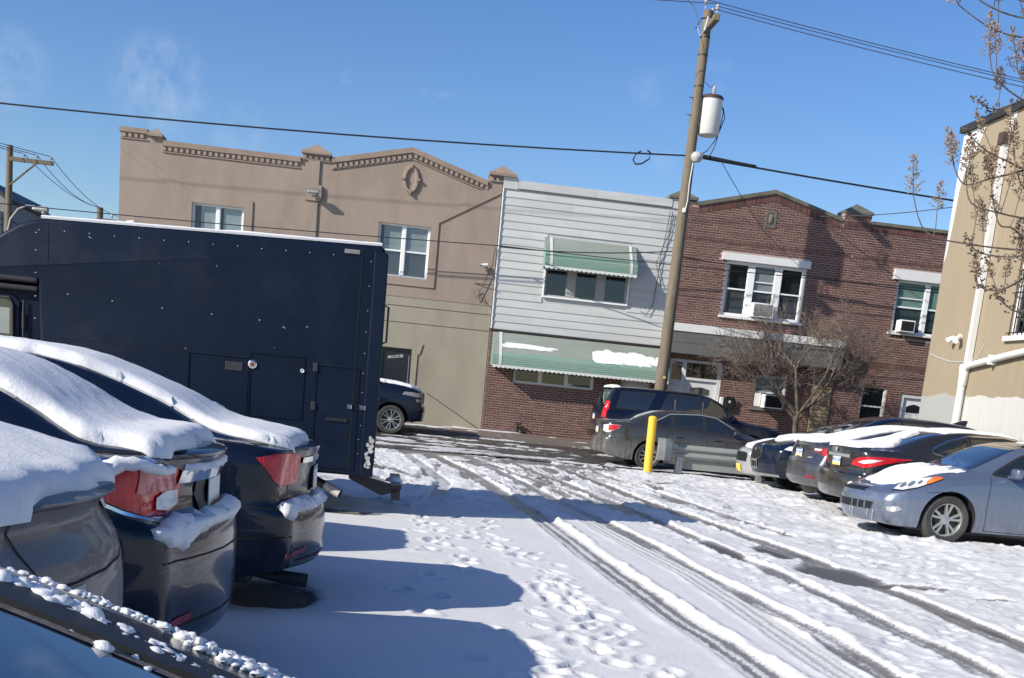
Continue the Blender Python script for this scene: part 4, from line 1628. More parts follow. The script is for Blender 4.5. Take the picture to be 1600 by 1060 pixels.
# entry: narrow sidelight, wide door with transom and arched light
c = MB()
c.box(8.42, 10.10, FY + 0.14, FY + 0.24, 0.25, 3.03)
obj('entry_back', c, M['room_dark'], hb)
c = MB()
c.box(8.42, 8.50, FY + 0.02, FY + 0.14, 0.25, 3.03)
c.box(8.84, 8.96, FY + 0.02, FY + 0.14, 0.25, 3.03)
c.box(9.98, 10.10, FY + 0.02, FY + 0.14, 0.25, 3.03)
c.box(8.50, 8.84, FY + 0.02, FY + 0.14, 2.94, 3.03)
c.box(8.96, 9.98, FY + 0.02, FY + 0.14, 2.95, 3.03)
c.box(8.96, 9.98, FY + 0.02, FY + 0.14, 2.42, 2.50)
c.box(8.50, 8.84, FY + 0.06, FY + 0.14, 0.25, 2.40)
obj('entry_frame', c, M['door_white'], hb)
for (a, b, z0, z1) in ((8.50, 8.84, 2.40, 2.94), (8.96, 9.98, 2.50, 2.95)):
    c = MB()
    c.box(a, b, FY + 0.10, FY + 0.11, z0, z1)
    obj('transom_pane', c, M['glass_dark'], hb)
c = MB()
c.box(8.97, 9.97, FY + 0.08, FY + 0.13, 0.27, 2.41)
dB = obj('door', c, M['door_white'], hb)
c = MB()
arch = [(9.15, 2.0), (9.79, 2.0), (9.79, 2.17)] + [(9.79 - 0.64 * k / 8, 2.17 + 0.06 * math.sin(math.pi * k / 8)) for k in range(1, 8)] + [(9.15, 2.17)]
c.prism(arch, FY + 0.072, FY + 0.079)
obj('arched_light', c, M['car_glass'], dB)
c = MB()
c.bevbox(9.85, 9.92, FY + 0.03, FY + 0.08, 1.25, 1.30, 0.01)
obj('handle', c, M['chrome'], dB)
# mailbox on the brick by the door
mb_ = thing('mailbox', 'black wall mailbox on the bricks right of the white front door', 'mailbox', (10.42, FY, 1.70), world=True)
c = MB()
c.bevbox(10.28, 10.56, FY - 0.16, FY - 0.012, 1.68, 1.98, 0.02)
obj('box', c, M['metal_black'], mb_)
c = MB()
c.prism([(10.27, 1.965), (10.57, 1.965), (10.55, 2.03), (10.29, 2.03)], FY - 0.175, FY - 0.015)
obj('lid', c, M['metal_black'], mb_)
c = MB()
c.bevbox(10.39, 10.44, FY - 0.166, FY - 0.161, 1.84, 1.92, 0.004)
obj('badge', c, M['plate_white'], mb_)
c = MB()
c.bevbox(10.12, 10.24, FY - 0.10, FY - 0.013, 1.62, 2.0, 0.02)
obj('notice_board', c, M['paint_white'], hb)
# rubble stone pier
rs_ = random.Random(8)
c = MB()
c.box(13.09, 13.69, FY - 0.04, FY - 0.001, 0.3, 2.95)
obj('stone_pier', c, M['mortar'], hb)
z = 0.32
while z < 2.9:
    hgt = rs_.uniform(0.10, 0.17)
    x = 13.10
    while x < 13.66:
        w2 = min(rs_.uniform(0.12, 0.28), 13.68 - x)
        if w2 > 0.05:
            s_ = MB()
            s_.bevbox(x, x + w2 - 0.014, FY - 0.04 - rs_.uniform(0.02, 0.05), FY - 0.03, z, z + hgt - 0.014, 0.012, 1)
            obj('stone', s_, M['stone_tan'], hb)
        x += w2
    z += hgt

# flat-topped neighbour
winC = (15.32, 17.42, 4.50, 6.10)
winC2 = (14.70, 15.52, 1.55, 2.80)
doorC = (16.0, 17.05, 0.2, 2.66)
w_ = MB()
holed(w_, [(BX1 + 0.003, 0.2), (BX2, 0.2), (BX2, 7.60), (BX1 + 0.003, 7.60)], [winC, winC2, doorC], FY, FY + 0.28)
obj('wall', w_, M['mortar'], hc)
shell(hc, BX1 + 0.01, BX2, FY + 0.29, FY + 11, 0.2, 7.3, 'stone_far')
brickwork(hc, BX1 + 0.012, BX2 - 0.01, 0.30, lambda x: 7.56 if x > 14.17 else 7.58, [winC, winC2, doorC, (15.1, 17.6, 6.10, 6.41), (15.2, 17.5, 4.35, 4.50)], 'brick',
          prefer=[(14.15, 16.7, 6.7, 7.4), (13.8, 15.1, 4.6, 6.6), (13.8, 16.6, 3.7, 4.3)], bands=[(6.625, 6.631), (3.407, 3.556)])
sb = MB()
standing_bricks(sb, BX1 + 0.02, BX2, lambda x: 6.597, 0.062, pitch=0.0762)
standing_bricks(sb, BX1 + 0.02, BX2, lambda x: 3.389, 0.186)
standing_bricks(sb, 14.20, BX2, lambda x: 7.40, 0.19)
standing_bricks(sb, 15.25, 17.45, lambda x: 4.36, 0.07)
obj('soldier_course', sb, M['brick'], hc, kind='stuff')
c = MB()
c.box(14.19, BX2, FY - 0.07, FY + 0.33, 7.605, 7.70)
obj('coping', c, M['stone_cap'], hc)
window(hc, *winC, [('blind_green', 0.95, True), ('blind_green', 0.95)], fw=0.07, mull=0.14)
c = MB()
c.box(15.14, 17.6, FY - 0.08, FY + 0.02, 6.10, 6.40)
obj('lintel_board', c, M['paint_white'], hc)
c = MB()
c.box(15.22, 17.5, FY - 0.09, FY + 0.06, 4.44, 4.498)
obj('sill', c, M['paint_white'], hc)
air_con(15.48, 4.53, 0.48, 0.36, 'small white air conditioner in the green-blind window beside the beige wall', 'metal_black')
window(hc, *winC2, [('blind', 1.0)], fw=0.05, frame='paint_white', glass='glass_dark')
c = MB()
c.box(16.0, 16.12, FY + 0.02, FY + 0.14, 0.25, 2.66)
c.box(16.93, 17.05, FY + 0.02, FY + 0.14, 0.25, 2.66)
c.box(16.12, 16.93, FY + 0.02, FY + 0.14, 2.55, 2.66)
obj('door_frame', c, M['blind_pale'], hc)
c = MB()
c.box(16.13, 16.92, FY + 0.09, FY + 0.13, 0.27, 2.54)
dC = obj('door', c, M['paint_white'], hc)
c = MB()
arch = [(16.26, 2.1), (16.78, 2.1), (16.78, 2.27)] + [(16.78 - 0.52 * k / 8, 2.27 + 0.09 * math.sin(math.pi * k / 8)) for k in range(1, 8)] + [(16.26, 2.27)]
c.prism(arch, FY + 0.082, FY + 0.089)
obj('arched_light', c, M['car_glass'], dC)


# ---------- the beige building that closes the lot on the right
def beige_mat():
    m, n, l, p = nodes('beige_wall_paint')
    tcn = n.new('ShaderNodeTexCoord')
    sp = n.new('ShaderNodeSeparateXYZ')
    l.new(tcn.outputs['Object'], sp.inputs[0])
    nn = n.new('ShaderNodeTexNoise')
    nn.inputs['Scale'].default_value = 1.6
    nn.inputs['Detail'].default_value = 7
    l.new(tcn.outputs['Object'], nn.inputs['Vector'])
    mst = n.new('ShaderNodeMapping')
    mst.inputs['Scale'].default_value = (1, 4, 0.35)
    l.new(tcn.outputs['Object'], mst.inputs['Vector'])
    ns = n.new('ShaderNodeTexNoise')
    ns.inputs['Scale'].default_value = 2.2
    ns.inputs['Detail'].default_value = 8
    l.new(mst.outputs['Vector'], ns.inputs['Vector'])
    # beige with vertical weathering
    bg_ = n.new('ShaderNodeMix')
    bg_.data_type = 'RGBA'
    l.new(ns.outputs['Fac'], bg_.inputs[0])
    bg_.inputs[6].default_value = (0.325, 0.265, 0.18, 1)
    bg_.inputs[7].default_value = (0.265, 0.212, 0.145, 1)
    # lower coat, edge wavy with the roller
    a = n.new('ShaderNodeMath')
    a.operation = 'MULTIPLY_ADD'
    a.inputs[1].default_value = 0.28
    l.new(nn.outputs['Fac'], a.inputs[0])
    l.new(sp.outputs['Z'], a.inputs[2])
    lt = n.new('ShaderNodeMath')
    lt.operation = 'LESS_THAN'
    lt.inputs[1].default_value = 2.64 + 0.14 - 0.25
    l.new(a.outputs[0], lt.inputs[0])
    # grey coat beyond the downpipe, white on this side (local y)
    gy2 = n.new('ShaderNodeMath')
    gy2.operation = 'GREATER_THAN'
    gy2.inputs[1].default_value = 24.45 - 19.6
    l.new(sp.outputs['Y'], gy2.inputs[0])
    lw = n.new('ShaderNodeMix')
    lw.data_type = 'RGBA'
    l.new(gy2.outputs[0], lw.inputs[0])
    wv = n.new('ShaderNodeMix')
    wv.data_type = 'RGBA'
    l.new(ns.outputs['Fac'], wv.inputs[0])
    wv.inputs[6].default_value = (0.55, 0.54, 0.50, 1)
    wv.inputs[7].default_value = (0.44, 0.43, 0.40, 1)
    l.new(wv.outputs[2], lw.inputs[6])
    lw.inputs[7].default_value = (0.33, 0.33, 0.31, 1)
    fin = n.new('ShaderNodeMix')
    fin.data_type = 'RGBA'
    l.new(lt.outputs[0], fin.inputs[0])
    l.new(bg_.outputs[2], fin.inputs[6])
    l.new(lw.outputs[2], fin.inputs[7])
    l.new(fin.outputs[2], p.inputs['Base Color'])
    p.inputs['Roughness'].default_value = 0.85
    b = n.new('ShaderNodeBump')
    b.inputs['Strength'].default_value = 0.35
    b.inputs['Distance'].default_value = 0.02
    l.new(nn.outputs['Fac'], b.inputs['Height'])
    l.new(b.outputs['Normal'], p.inputs['Normal'])
    return m


M['wall_beige'] = beige_mat()
QX = 12.5
hq = thing('beige_building', 'tall beige painted building with white lower wall and white downpipes beside the lot', 'building', (QX + 4, 19.6, 0.0), world=True)
qwin = (21.55, 23.10, 3.62, 5.55)     # y0, y1, z0, z1
w_ = MB()
vs = []
# wall in the plane x = QX with one window hole: build as prism in (y, z), then turn
t_ = MB()
holed(t_, [(12.6, 0.0), (26.6, 0.0), (26.6, 8.28), (12.6, 8.28)], [qwin], 0, 0.3)
w_.add([(QX + y_, x_, z_) for (x_, y_, z_) in t_.v], [f[::-1] for f in t_.f])
obj('wall', w_, M['wall_beige'], hq)
shell(hq, QX + 0.31, QX + 9, 12.6, 26.6, 0.0, 8.2, 'stucco_olive')
c = MB()
c.box(QX - 0.10, QX + 9.1, 12.5, 26.66, 8.282, 8.42)
obj('roof_edge', c, M['metal_dark'], hq)
# dried white runs under the roof edge at the corner
c = MB()
for (pts) in ([(26.59, 8.27), (25.55, 8.27), (25.9, 7.75), (26.25, 7.42), (26.38, 7.0), (26.42, 6.3), (26.5, 5.6), (26.59, 5.4)],
              [(24.62, 8.27), (24.30, 8.27), (24.36, 7.9), (24.5, 7.75)]):
    c.add([(QX - 0.004, y_, z_) for y_, z_ in pts] + [(QX - 0.0005, y_, z_) for y_, z_ in pts], [tuple(range(len(pts)))])
obj('paint_runs', c, M['paint_white'], hq)
c = MB()
c.box(QX - 0.14, QX - 0.02, 24.40, 24.53, 3.05, 7.62)
c.box(QX - 0.02, QX, 24.42, 24.51, 5.2, 5.25)
obj('downpipe', c, M['paint_white'], hq)
c = MB()
c.box(QX - 0.20, QX - 0.01, 24.35, 24.58, 7.62, 7.86)
obj('rain_head', c, M['rust'], hq)
c = MB()
c.tube([(QX - 0.09, 24.56, 0.0), (QX - 0.09, 24.54, 2.6)], 0.085, 14)
c.lathe([(0.085, 0), (0.10, 0.03), (0.105, 0.25), (0.12, 0.42), (0.10, 0.46)], (QX - 0.09, 24.53, 2.6), 'Z', 14)
obj('soil_pipe', c, M['paint_white'], hq, smooth=True)
c = MB()
c.tube([(QX - 0.09, 24.50, 2.95), (QX - 0.09, 24.40, 3.03), (QX - 0.09, 24.2, 3.06), (QX - 0.09, 22.6, 3.24), (QX - 0.09, 16.0, 3.9)], 0.075, 12)
obj('branch_pipe', c, M['paint_white'], hq, smooth=True)
c = MB()
for yy in (23.4, 21.8, 20.2):
    zc = lerp(3.06, 3.9, (24.2 - yy) / 8.2)
    c.box(QX - 0.18, QX, yy - 0.03, yy + 0.03, zc - 0.10, zc + 0.10)
obj('pipe_clamps', c, M['frame_white'], hq)
# its barred window
fo = MB()
y0, y1, z0, z1 = qwin
fo.box(QX + 0.06, QX + 0.14, y1 - 0.06, y1, z0, z1)
fo.box(QX + 0.06, QX + 0.14, y0, y0 + 0.06, z0, z1)
fo.box(QX + 0.06, QX + 0.14, y0 + 0.06, y1 - 0.06, z1 - 0.06, z1)
fo.box(QX + 0.06, QX + 0.14, y0 + 0.06, y1 - 0.06, z0, z0 + 0.06)
wq = obj('window', fo, M['frame_white'], hq)
c = MB()
c.box(QX + 0.10, QX + 0.11, y0 + 0.06, y1 - 0.06, z0 + 0.06, z1 - 0.06)
obj('pane', c, M['glass_dark'], wq)
c = MB()
for k in range(9):
    yy = y0 + 0.12 + k * 0.165
    c.tube([(QX - 0.05, yy, z0 - 0.04), (QX - 0.05, yy, z1)], 0.012, 6)
for zz in (z0 + 0.05, z0 + 0.85, z1 - 0.1):
    c.box(QX - 0.07, QX - 0.03, y0, y1, zz, zz + 0.02)
obj('window_bars', c, M['metal_black'], wq)
c = MB()
c.box(QX - 0.09, QX + 0.05, y0 - 0.05, y1 + 0.06, z0 - 0.10, z0 - 0.001)
obj('sill', c, M['paint_white'], hq)
fl = thing('flood_light', 'white twin flood light on the beige wall left of the downpipe', 'light', (QX - 0.02, 25.16, 3.64), world=True)
c = MB()
c.lathe([(0.07, 0), (0.07, -0.04), (0.03, -0.06)], (QX, 25.16, 3.68), 'X', 14)
obj('back_plate', c, M['frame_white'], fl, smooth=True)
for s in (-1, 1):
    c = MB()
    c.tube([(QX - 0.05, 25.16 + s * 0.03, 3.68), (QX - 0.12, 25.16 + s * 0.15, 3.66)], 0.018, 8)
    c.tube([(QX - 0.08, 25.16 + s * 0.11, 3.68), (QX - 0.20, 25.16 + s * 0.19, 3.58)], [0.04, 0.075], 14)
    obj('lamp_head', c, M['frame_white'], fl, smooth=True)
c = MB()
c.tube([(QX - 0.01, 26.5 - k * 0.19, 3.35 - 0.22 * math.sin(math.pi * k / 16)) for k in range(13)] + [(QX - 0.01, 24.0, 3.5)], 0.01, 5)
obj('wall_cable', c, M['blind_pale'], hq)

# ---------- far house beyond the left poles
hf = thing('far_house', 'grey far building edge behind the leftmost utility pole', 'building', (-22.5, 62, 0), world=True)
c = MB()
c.prism([(-26, 0), (-19.85, 0), (-19.85, 8.55), (-20.6, 9.1), (-26, 9.1)], 62, 70)
obj('wall', c, M['stone_far'], hf)
c = MB()
c.prism([(-26.2, 9.11), (-20.6, 9.11), (-19.75, 8.45), (-19.65, 8.55), (-20.5, 9.3), (-26.2, 9.3)], 61.8, 70.2)
obj('roof', c, M['metal_dark'], hf)
c = MB()
for k in range(5):
    c.box(-21.0 + k * 0.3, -20.88 + k * 0.3, 61.95, 61.995, 3.5, 7.9)
obj('window', c, M['car_glass'], hf)
# ------------------------------------------------------------------ street furniture
PY = 33.0
up_ = thing('utility_pole', 'tall weathered wooden utility pole in front of the white-sided house', 'utility pole', (7.62, PY, 0.26), world=True)
PTOP = (7.72, PY, 12.20)


def pole_x(z):
    return 7.62 + 0.10 * (z - 0.26) / 12.0


c = MB()
c.tube([(pole_x(z), PY, z) for z in (0.2, 2, 4, 6, 8, 10, 11.5, 12.15)], [0.185, 0.175, 0.165, 0.155, 0.145, 0.135, 0.13, 0.125], 18)
obj('pole', c, M['wood_pole'], up_, smooth=True)
c = MB()
c.bevbox(7.60, 7.76, PY - 1.25, PY + 0.05, 11.55, 11.72, 0.015)
ca = obj('crossarm', c, M['wood_pole'], up_)
ca_me = ca.data
# the arm reaches out over the street, to the left of the pole in view
ca.rotation_euler = (0, 0, 0)


def insulator(x, y, z, parent, s=1.0):
    c = MB()
    c.lathe([(0.012, -0.12 * s), (0.012, 0), (0.055 * s, 0.0), (0.06 * s, 0.03 * s), (0.03 * s, 0.05 * s), (0.05 * s, 0.07 * s), (0.035 * s, 0.12 * s), (0.0, 0.14 * s)], (x, y, z), 'Z', 12)
    return obj('insulator', c, M['porcelain'], parent, smooth=True)


insulator(7.68, PY - 1.15, 11.84, up_)
insulator(7.62, PY, 12.30, up_)
insulator(7.84, PY + 0.02, 12.12, up_, 0.9)
c = MB()
c.box(7.80, 7.88, PY - 0.02, PY + 0.04, 11.9, 12.10)
c.tube([(7.70, PY, 12.05), (7.84, PY + 0.01, 12.03)], 0.02, 8)
obj('bracket', c, M['metal_dark'], up_)
c = MB()
for zz in (11.45, 11.0, 10.2):
    c.lathe([(0.142, 0), (0.142, 0.035)], (pole_x(zz), PY, zz), 'Z', 18)
obj('band', c, M['metal_dark'], up_)
c = MB()
for (zz, dx) in ((9.9, -1), (9.45, -1), (9.1, 1), (3.2, -1)):
    x0 = pole_x(zz)
    c.tube([(x0 + dx * 0.12, PY - 0.05, zz), (x0 + dx * 0.24, PY - 0.06, zz)], 0.012, 6)
obj('step_bolts', c, M['metal_dark'], up_)
# fuse cut-out hanging off the arm
fc = thing('fuse_cutout', 'small fuse cut-out with looped leads hanging off the crossarm of the tall pole', 'fuse cut-out', (7.35, PY - 1.35, 11.2), world=True)
c = MB()
c.tube([(7.55, PY - 1.22, 11.62), (7.22, PY - 1.35, 11.50), (7.12, PY - 1.36, 11.25)], 0.018, 6)
obj('bracket', c, M['metal_dark'], fc)
c = MB()
c.tube([(7.42, PY - 1.36, 11.56), (7.35, PY - 1.38, 11.22)], 0.03, 8)
c.tube([(7.14, PY - 1.36, 11.32), (7.25, PY - 1.38, 11.08), (7.38, PY - 1.36, 11.26)], 0.015, 6)
obj('fuse_tube', c, M['porcelain'], fc, smooth=True)
c = MB()
c.tube([(7.38, PY - 1.36, 11.22), (7.30, PY - 1.3, 11.1), (7.42, PY - 1.2, 10.9), (7.6, PY - 0.9, 10.5), (7.72, PY - 0.35, 10.3), (7.95, PY - 0.3, 10.15), (8.08, PY - 0.28, 10.28)], 0.009, 5)
c.tube([(6.55, PY - 1.3, 11.98), (6.7, PY - 1.3, 12.0), (7.0, PY - 1.3, 11.8), (7.15, PY - 1.35, 11.5)], 0.009, 5)
obj('lead', c, M['wire_grey'], fc)

xf = thing('transformer', 'white cylindrical pole transformer with a rusty dark lid', 'transformer', (8.13, PY - 0.22, 9.0), world=True)
XC = (8.13, PY + 0.04)
c = MB()
c.lathe([(0.0, 0.0), (0.27, 0.0), (0.295, 0.03), (0.295, 0.96)], (XC[0], XC[1], 9.00), 'Z', 32)
obj('tank', c, M['xf_grey'], xf, smooth=True)
c = MB()
c.lathe([(0.31, 0.93), (0.31, 0.99), (0.27, 1.03), (0.0, 1.06)], (XC[0], XC[1], 9.00), 'Z', 32)
obj('lid', c, M['rust'], xf, smooth=True)
c = MB()
c.lathe([(0.035, 0), (0.06, 0.02), (0.04, 0.05), (0.06, 0.08), (0.04, 0.11), (0.055, 0.14), (0.03, 0.19), (0.018, 0.26), (0.0, 0.26)], (XC[0] + 0.02, XC[1], 10.06), 'Z', 14)
obj('bushing', c, M['porcelain'], xf, smooth=True)
c = MB()
c.lathe([(0.03, 0), (0.05, 0.03), (0.035, 0.12), (0.06, 0.20), (0.0, 0.27)], (XC[0] - 0.33, XC[1], 9.95), 'Z', 12)
obj('arrester', c, M['metal_black'], xf, smooth=True)
c = MB()
for zz in (9.2, 9.72):
    c.box(pole_x(zz) + 0.10, XC[0] - 0.26, PY - 0.03, PY + 0.08, zz, zz + 0.10)
obj('hanger', c, M['metal_grey'], xf)
c = MB()
c.tube([(XC[0] + 0.30, XC[1], 9.80), (XC[0] + 0.36, XC[1], 9.65), (XC[0] + 0.30, XC[1], 9.1), (XC[0] + 0.22, XC[1], 8.7), (8.2, PY - 0.1, 8.42)], 0.013, 6)
c.tube([(XC[0] + 0.33, XC[1] - 0.05, 9.75), (XC[0] + 0.40, XC[1] - 0.05, 9.5), (XC[0] + 0.27, XC[1], 9.0), (XC[0] + 0.05, XC[1], 8.62), (7.95, PY - 0.1, 8.45)], 0.013, 6)
obj('lead', c, M['wire'], xf)
bl = thing('splice_box', 'round grey splice box on the pole where the black cable is tied off', 'junction box', (7.80, PY - 0.22, 8.32), world=True)
c = MB()
c.lathe([(0, -0.14), (0.10, -0.13), (0.16, -0.05), (0.17, 0.0), (0.165, 0.05), (0.10, 0.12), (0, 0.13)], (7.83, PY - 0.22, 8.36), 'Z', 20)
obj('box', c, M['porcelain'], bl, smooth=True)
c = MB()
c.tube([(7.75, PY - 0.2, 8.2), (7.72, PY - 0.19, 7.7), (7.73, PY - 0.18, 7.2), (7.69, PY - 0.18, 6.9)], 0.02, 6)
obj('lead', c, M['blind_pale'], bl)
c = MB()
c.box(7.62, 7.70, PY - 0.20, PY - 0.15, 6.88, 7.0)
obj('ground_clamp', c, M['frame_white'], bl)
c = MB()
c.box(7.64, 7.70, PY - 0.20, PY - 0.17, 2.32, 2.38)
obj('reflector_tag', c, M['plate_yellow'], up_)


def wire(name, a, b, sag, r, m, label, n=28, extra=None):
    a, b = Vector(a), Vector(b)
    pts = []
    for i in range(n + 1):
        t = i / n
        p = a.lerp(b, t)
        p.z -= sag * 4 * t * (1 - t)
        pts.append(p)
    c = MB()
    c.tube(pts, r, 6)
    return solo(name, c, M[m], label, 'cable', smooth=True)


wire('power_cable', (-46, PY, 8.9), (7.80, PY, 8.42), 1.1, 0.022, 'wire', 'thick black cable running left from the pole over the box truck and tan building')
wire('power_cable', (7.90, PY, 8.40), (44, PY, 8.7), 0.55, 0.026, 'wire', 'thick black bundled cable running right from the pole above the brick houses')
c = MB()
c.tube([(8.05, PY - 0.02, 8.44), (8.5, PY - 0.03, 8.40), (9.0, PY - 0.02, 8.37), (9.6, PY, 8.35)], [0.05, 0.055, 0.05, 0.04], 8)
solo('cable_splice', c, M['wire'], 'lumpy black splice in the bundled cable just right of the pole', 'cable splice', smooth=True)
c = MB()
c.tube([(6.47, PY, 8.42), (6.57, PY, 8.36), (6.55, PY, 8.2), (6.35, PY, 8.05), (6.18, PY, 8.02), (6.1, PY, 8.12), (6.16, PY, 8.28), (6.3, PY, 8.38)], 0.022, 6)
solo('cable_loop', c, M['wire'], 'small drip loop hanging under the black cable left of the pole', 'cable', smooth=True)
wire('power_line', (-60, PY + 0.1, 12.6), (7.62, PY, 12.42), 1.7, 0.012, 'wire_grey', 'thin upper primary wire running left from the pole top')
wire('power_line', (-60, PY - 1.15, 12.3), (7.68, PY - 1.15, 11.98), 1.3, 0.011, 'wire_grey', 'thin wire running left from the end of the crossarm')
wire('power_line', (7.62, PY, 12.42), (70, PY, 13.2), 2.0, 0.011, 'wire_grey', 'uppermost of the thin wires running right from the pole top')
wire('power_line', (7.84, PY, 12.22), (70, PY, 13.0), 2.0, 0.011, 'wire_grey', 'middle of the three thin wires running right from the pole top')
wire('power_line', (7.68, PY - 1.15, 11.92), (70, PY - 1.15, 12.6), 1.9, 0.010, 'wire_grey', 'lowest of the three thin wires running right from the crossarm')
wire('service_wire', (-46, 34.7, 5.9), (2.79, 34.9, 5.69), 0.55, 0.013, 'wire', 'thin black wire along the tan building at upper window height', n=40)
wire('service_wire', (2.79, 34.9, 5.69), (30, 34.7, 6.45), 0.22, 0.013, 'wire', 'thin black wire crossing the white siding and the brick houses', n=40)
wire('service_wire', (2.79, 34.9, 5.66), (7.6, 33.3, 5.88), 0.10, 0.016, 'wire', 'twisted black drop wire from the siding corner to the pole')
wire('service_wire', (7.65, 33.25, 5.75), (30, 34.3, 6.1), 0.3, 0.012, 'wire', 'lower thin wire crossing the white triple window of the brick house', n=40)
wire('service_wire', (-46, 50, 7.0), (2.7, 35.35, 4.6), 0.6, 0.012, 'wire', 'faint lower wire running left behind the roof of the truck')
wire('service_wire', (8.62, PY, 8.33), (10.9, 35.5, 7.0), 0.05, 0.010, 'wire_grey', 'thin service drop from the black cable to the brick gable')
wire('service_wire', (11.9, 36.4, 7.75), (16.9, 27.0, 8.05), 0.35, 0.012, 'wire_grey', 'thin sagging wire from the brick roof to the beige building')
c = MB()
for (x, z0, z1) in ((7.45, 7.2, 5.9), (7.62 - 0.28, 5.75, 5.0)):
    pass
c.tube([(7.86, 35.44, 7.3), (7.80, 35.44, 6.6), (7.72, 35.44, 5.9), (7.70, 35.44, 5.2), (7.66, 35.44, 4.6), (7.5, 35.44, 4.25), (7.3, 35.44, 4.3)], 0.011, 5)
c.tube([(7.93, 35.44, 7.3), (7.88, 35.44, 6.6), (7.60, 35.44, 5.75), (7.78, 35.44, 5.3), (7.86, 35.44, 5.1)], 0.010, 5)
solo('service_wire', c, M['wire'], 'loose wires clipped down the right end of the white siding', 'cable', smooth=True)
c = MB()
c.tube([(2.70, 35.42, 5.7), (2.66, 35.42, 5.2), (2.40, 35.42, 4.5), (2.25, 35.42, 4.15), (2.18, 35.42, 4.35), (2.3, 35.42, 4.45), (2.45, 35.42, 4.12), (2.62, 35.42, 4.05)], 0.010, 5)
solo('service_wire', c, M['wire'], 'slack wire hanging down the right corner of the tan stucco', 'cable', smooth=True)

# ---------- the far poles on the left
fp = thing('utility_pole', 'leftmost utility pole with one long crossarm and diagonal brace behind the truck', 'utility pole', (-19.05, 60, 0), world=True)
c = MB()
c.tube([(-19.1, 60, 0), (-19.05, 60, 6), (-19.0, 60, 10.75)], [0.20, 0.17, 0.15], 12)
obj('pole', c, M['wood_pole'], fp, smooth=True)
c = MB()
c.box(-18.95, -16.95, 59.8, 59.95, 10.03, 10.22)
obj('crossarm', c, M['wood_pole'], fp)
c = MB()
c.tube([(-18.95, 59.8, 8.9), (-17.7, 59.8, 10.05)], 0.045, 6)
obj('brace', c, M['wood_pole'], fp)
for xx in (-18.3, -17.7, -17.05):
    insulator(xx, 59.87, 10.3, fp, 1.0)
fp2 = thing('utility_pole', 'small distant utility pole between the truck roof and the tan building', 'utility pole', (-17.3, 72, 0), world=True)
c = MB()
c.tube([(-17.75, 72, 0), (-17.72, 72, 9.75)], [0.24, 0.18], 10)
obj('pole', c, M['wood_pole'], fp2, smooth=True)
c = MB()
c.box(-17.6, -16.2, 71.8, 71.95, 9.0, 9.15)
obj('crossarm', c, M['wood_pole'], fp2)
for xx in (-17.0, -16.4):
    insulator(xx, 71.87, 9.25, fp2, 1.2)
for i, (xa, xb) in enumerate(((-18.3, -17.9), (-17.7, -17.75), (-17.05, -16.3))):
    wire('power_line', (xa, 59.87, 10.42), (xb, 71.87, 9.75 if i < 2 else 9.3), 0.35 + 0.1 * i, 0.016, 'wire_grey',
         ('leftmost', 'middle', 'rightmost')[i] + ' of the three wires sloping from the far crossarm down to the distant pole')
    wire('power_line', (-40 + i, 45, 13.4 + 0.2 * i), (xa, 59.87, 10.42), 0.5, 0.016, 'wire_grey',
         ('lowest', 'middle', 'uppermost')[i] + ' of the wires coming in at the left edge to the far crossarm')
c = MB()
c.tube([(-40, 58, 8.4), (-19.2, 60, 7.35), (-16.4, 60, 6.6)], 0.03, 6)
solo('power_cable', c, M['wire'], 'dark cable sloping down past the leftmost pole to the truck roof', 'cable', smooth=True)
lp = thing('street_lamp', 'curved grey street lamp arm reaching from the leftmost pole', 'street lamp', (-19.0, 59.7, 7.2), world=True)
c = MB()
c.tube([(-19.0, 59.7, 6.6), (-18.85, 59.7, 7.35), (-18.5, 59.7, 7.85), (-18.1, 59.7, 8.05), (-17.7, 59.7, 8.05)], 0.045, 8)
obj('arm', c, M['metal_grey'], lp, smooth=True)
c = MB()
c.lathe([(0.04, -0.5), (0.11, -0.35), (0.16, 0.0), (0.15, 0.22), (0.0, 0.30)], (-17.35, 59.7, 7.95), 'X', 14)
obj('lamp_head', c, M['metal_grey'], lp, smooth=True)
c = MB()
c.lathe([(0.0, -0.14), (0.10, -0.10), (0.13, -0.02), (0.13, 0.0)], (-17.3, 59.7, 7.86), 'Z', 14)
obj('lens', c, M['porcelain'], lp, smooth=True)

# ---------- yellow bollard and guard rail
yb = thing('bollard', 'yellow steel bollard in the snow left of the guard rail', 'bollard', (5.82, 25.5, 0), world=True)
c = MB()
c.tube([(5.83, 25.5, 0.0), (5.81, 25.5, 1.25)], 0.095, 24)
obj('post', c, M['yellow'], yb, smooth=True)
c = MB()
c.lathe([(0.095, 0), (0.085, 0.025), (0.05, 0.045), (0, 0.05)], (5.81, 25.5, 1.251), 'Z', 24)
obj('cap', c, M['yellow'], yb, smooth=True)

gr = thing('guard_rail', 'grey-green steel guard rail with a blunt end box at the edge of the lot', 'guard rail', (8.0, 26.0, 0), world=True)


def wbeam(mb, x0, x1, zc, h, y):
    pr_ = [(0.0, -0.5), (-0.035, -0.42), (-0.075, -0.30), (-0.075, -0.18), (-0.02, -0.06), (-0.02, 0.06), (-0.075, 0.18), (-0.075, 0.30), (-0.035, 0.42), (0.0, 0.5)]
    vs = []
    for xx in (x0, x1):
        vs += [(xx, y + a, zc + b * h) for a, b in pr_] + [(xx, y + a + 0.006, zc + b * h) for a, b in pr_]
    n = len(pr_)
    fs = [(i, i + 1, 2 * n + i + 1, 2 * n + i) for i in range(n - 1)] + [(n + i + 1, n + i, 3 * n + i, 3 * n + i + 1) for i in range(n - 1)]
    fs += [(0, 2 * n, 3 * n, n), (n - 1, 2 * n - 1, 4 * n - 1, 3 * n - 1)]
    mb.add(vs, fs)


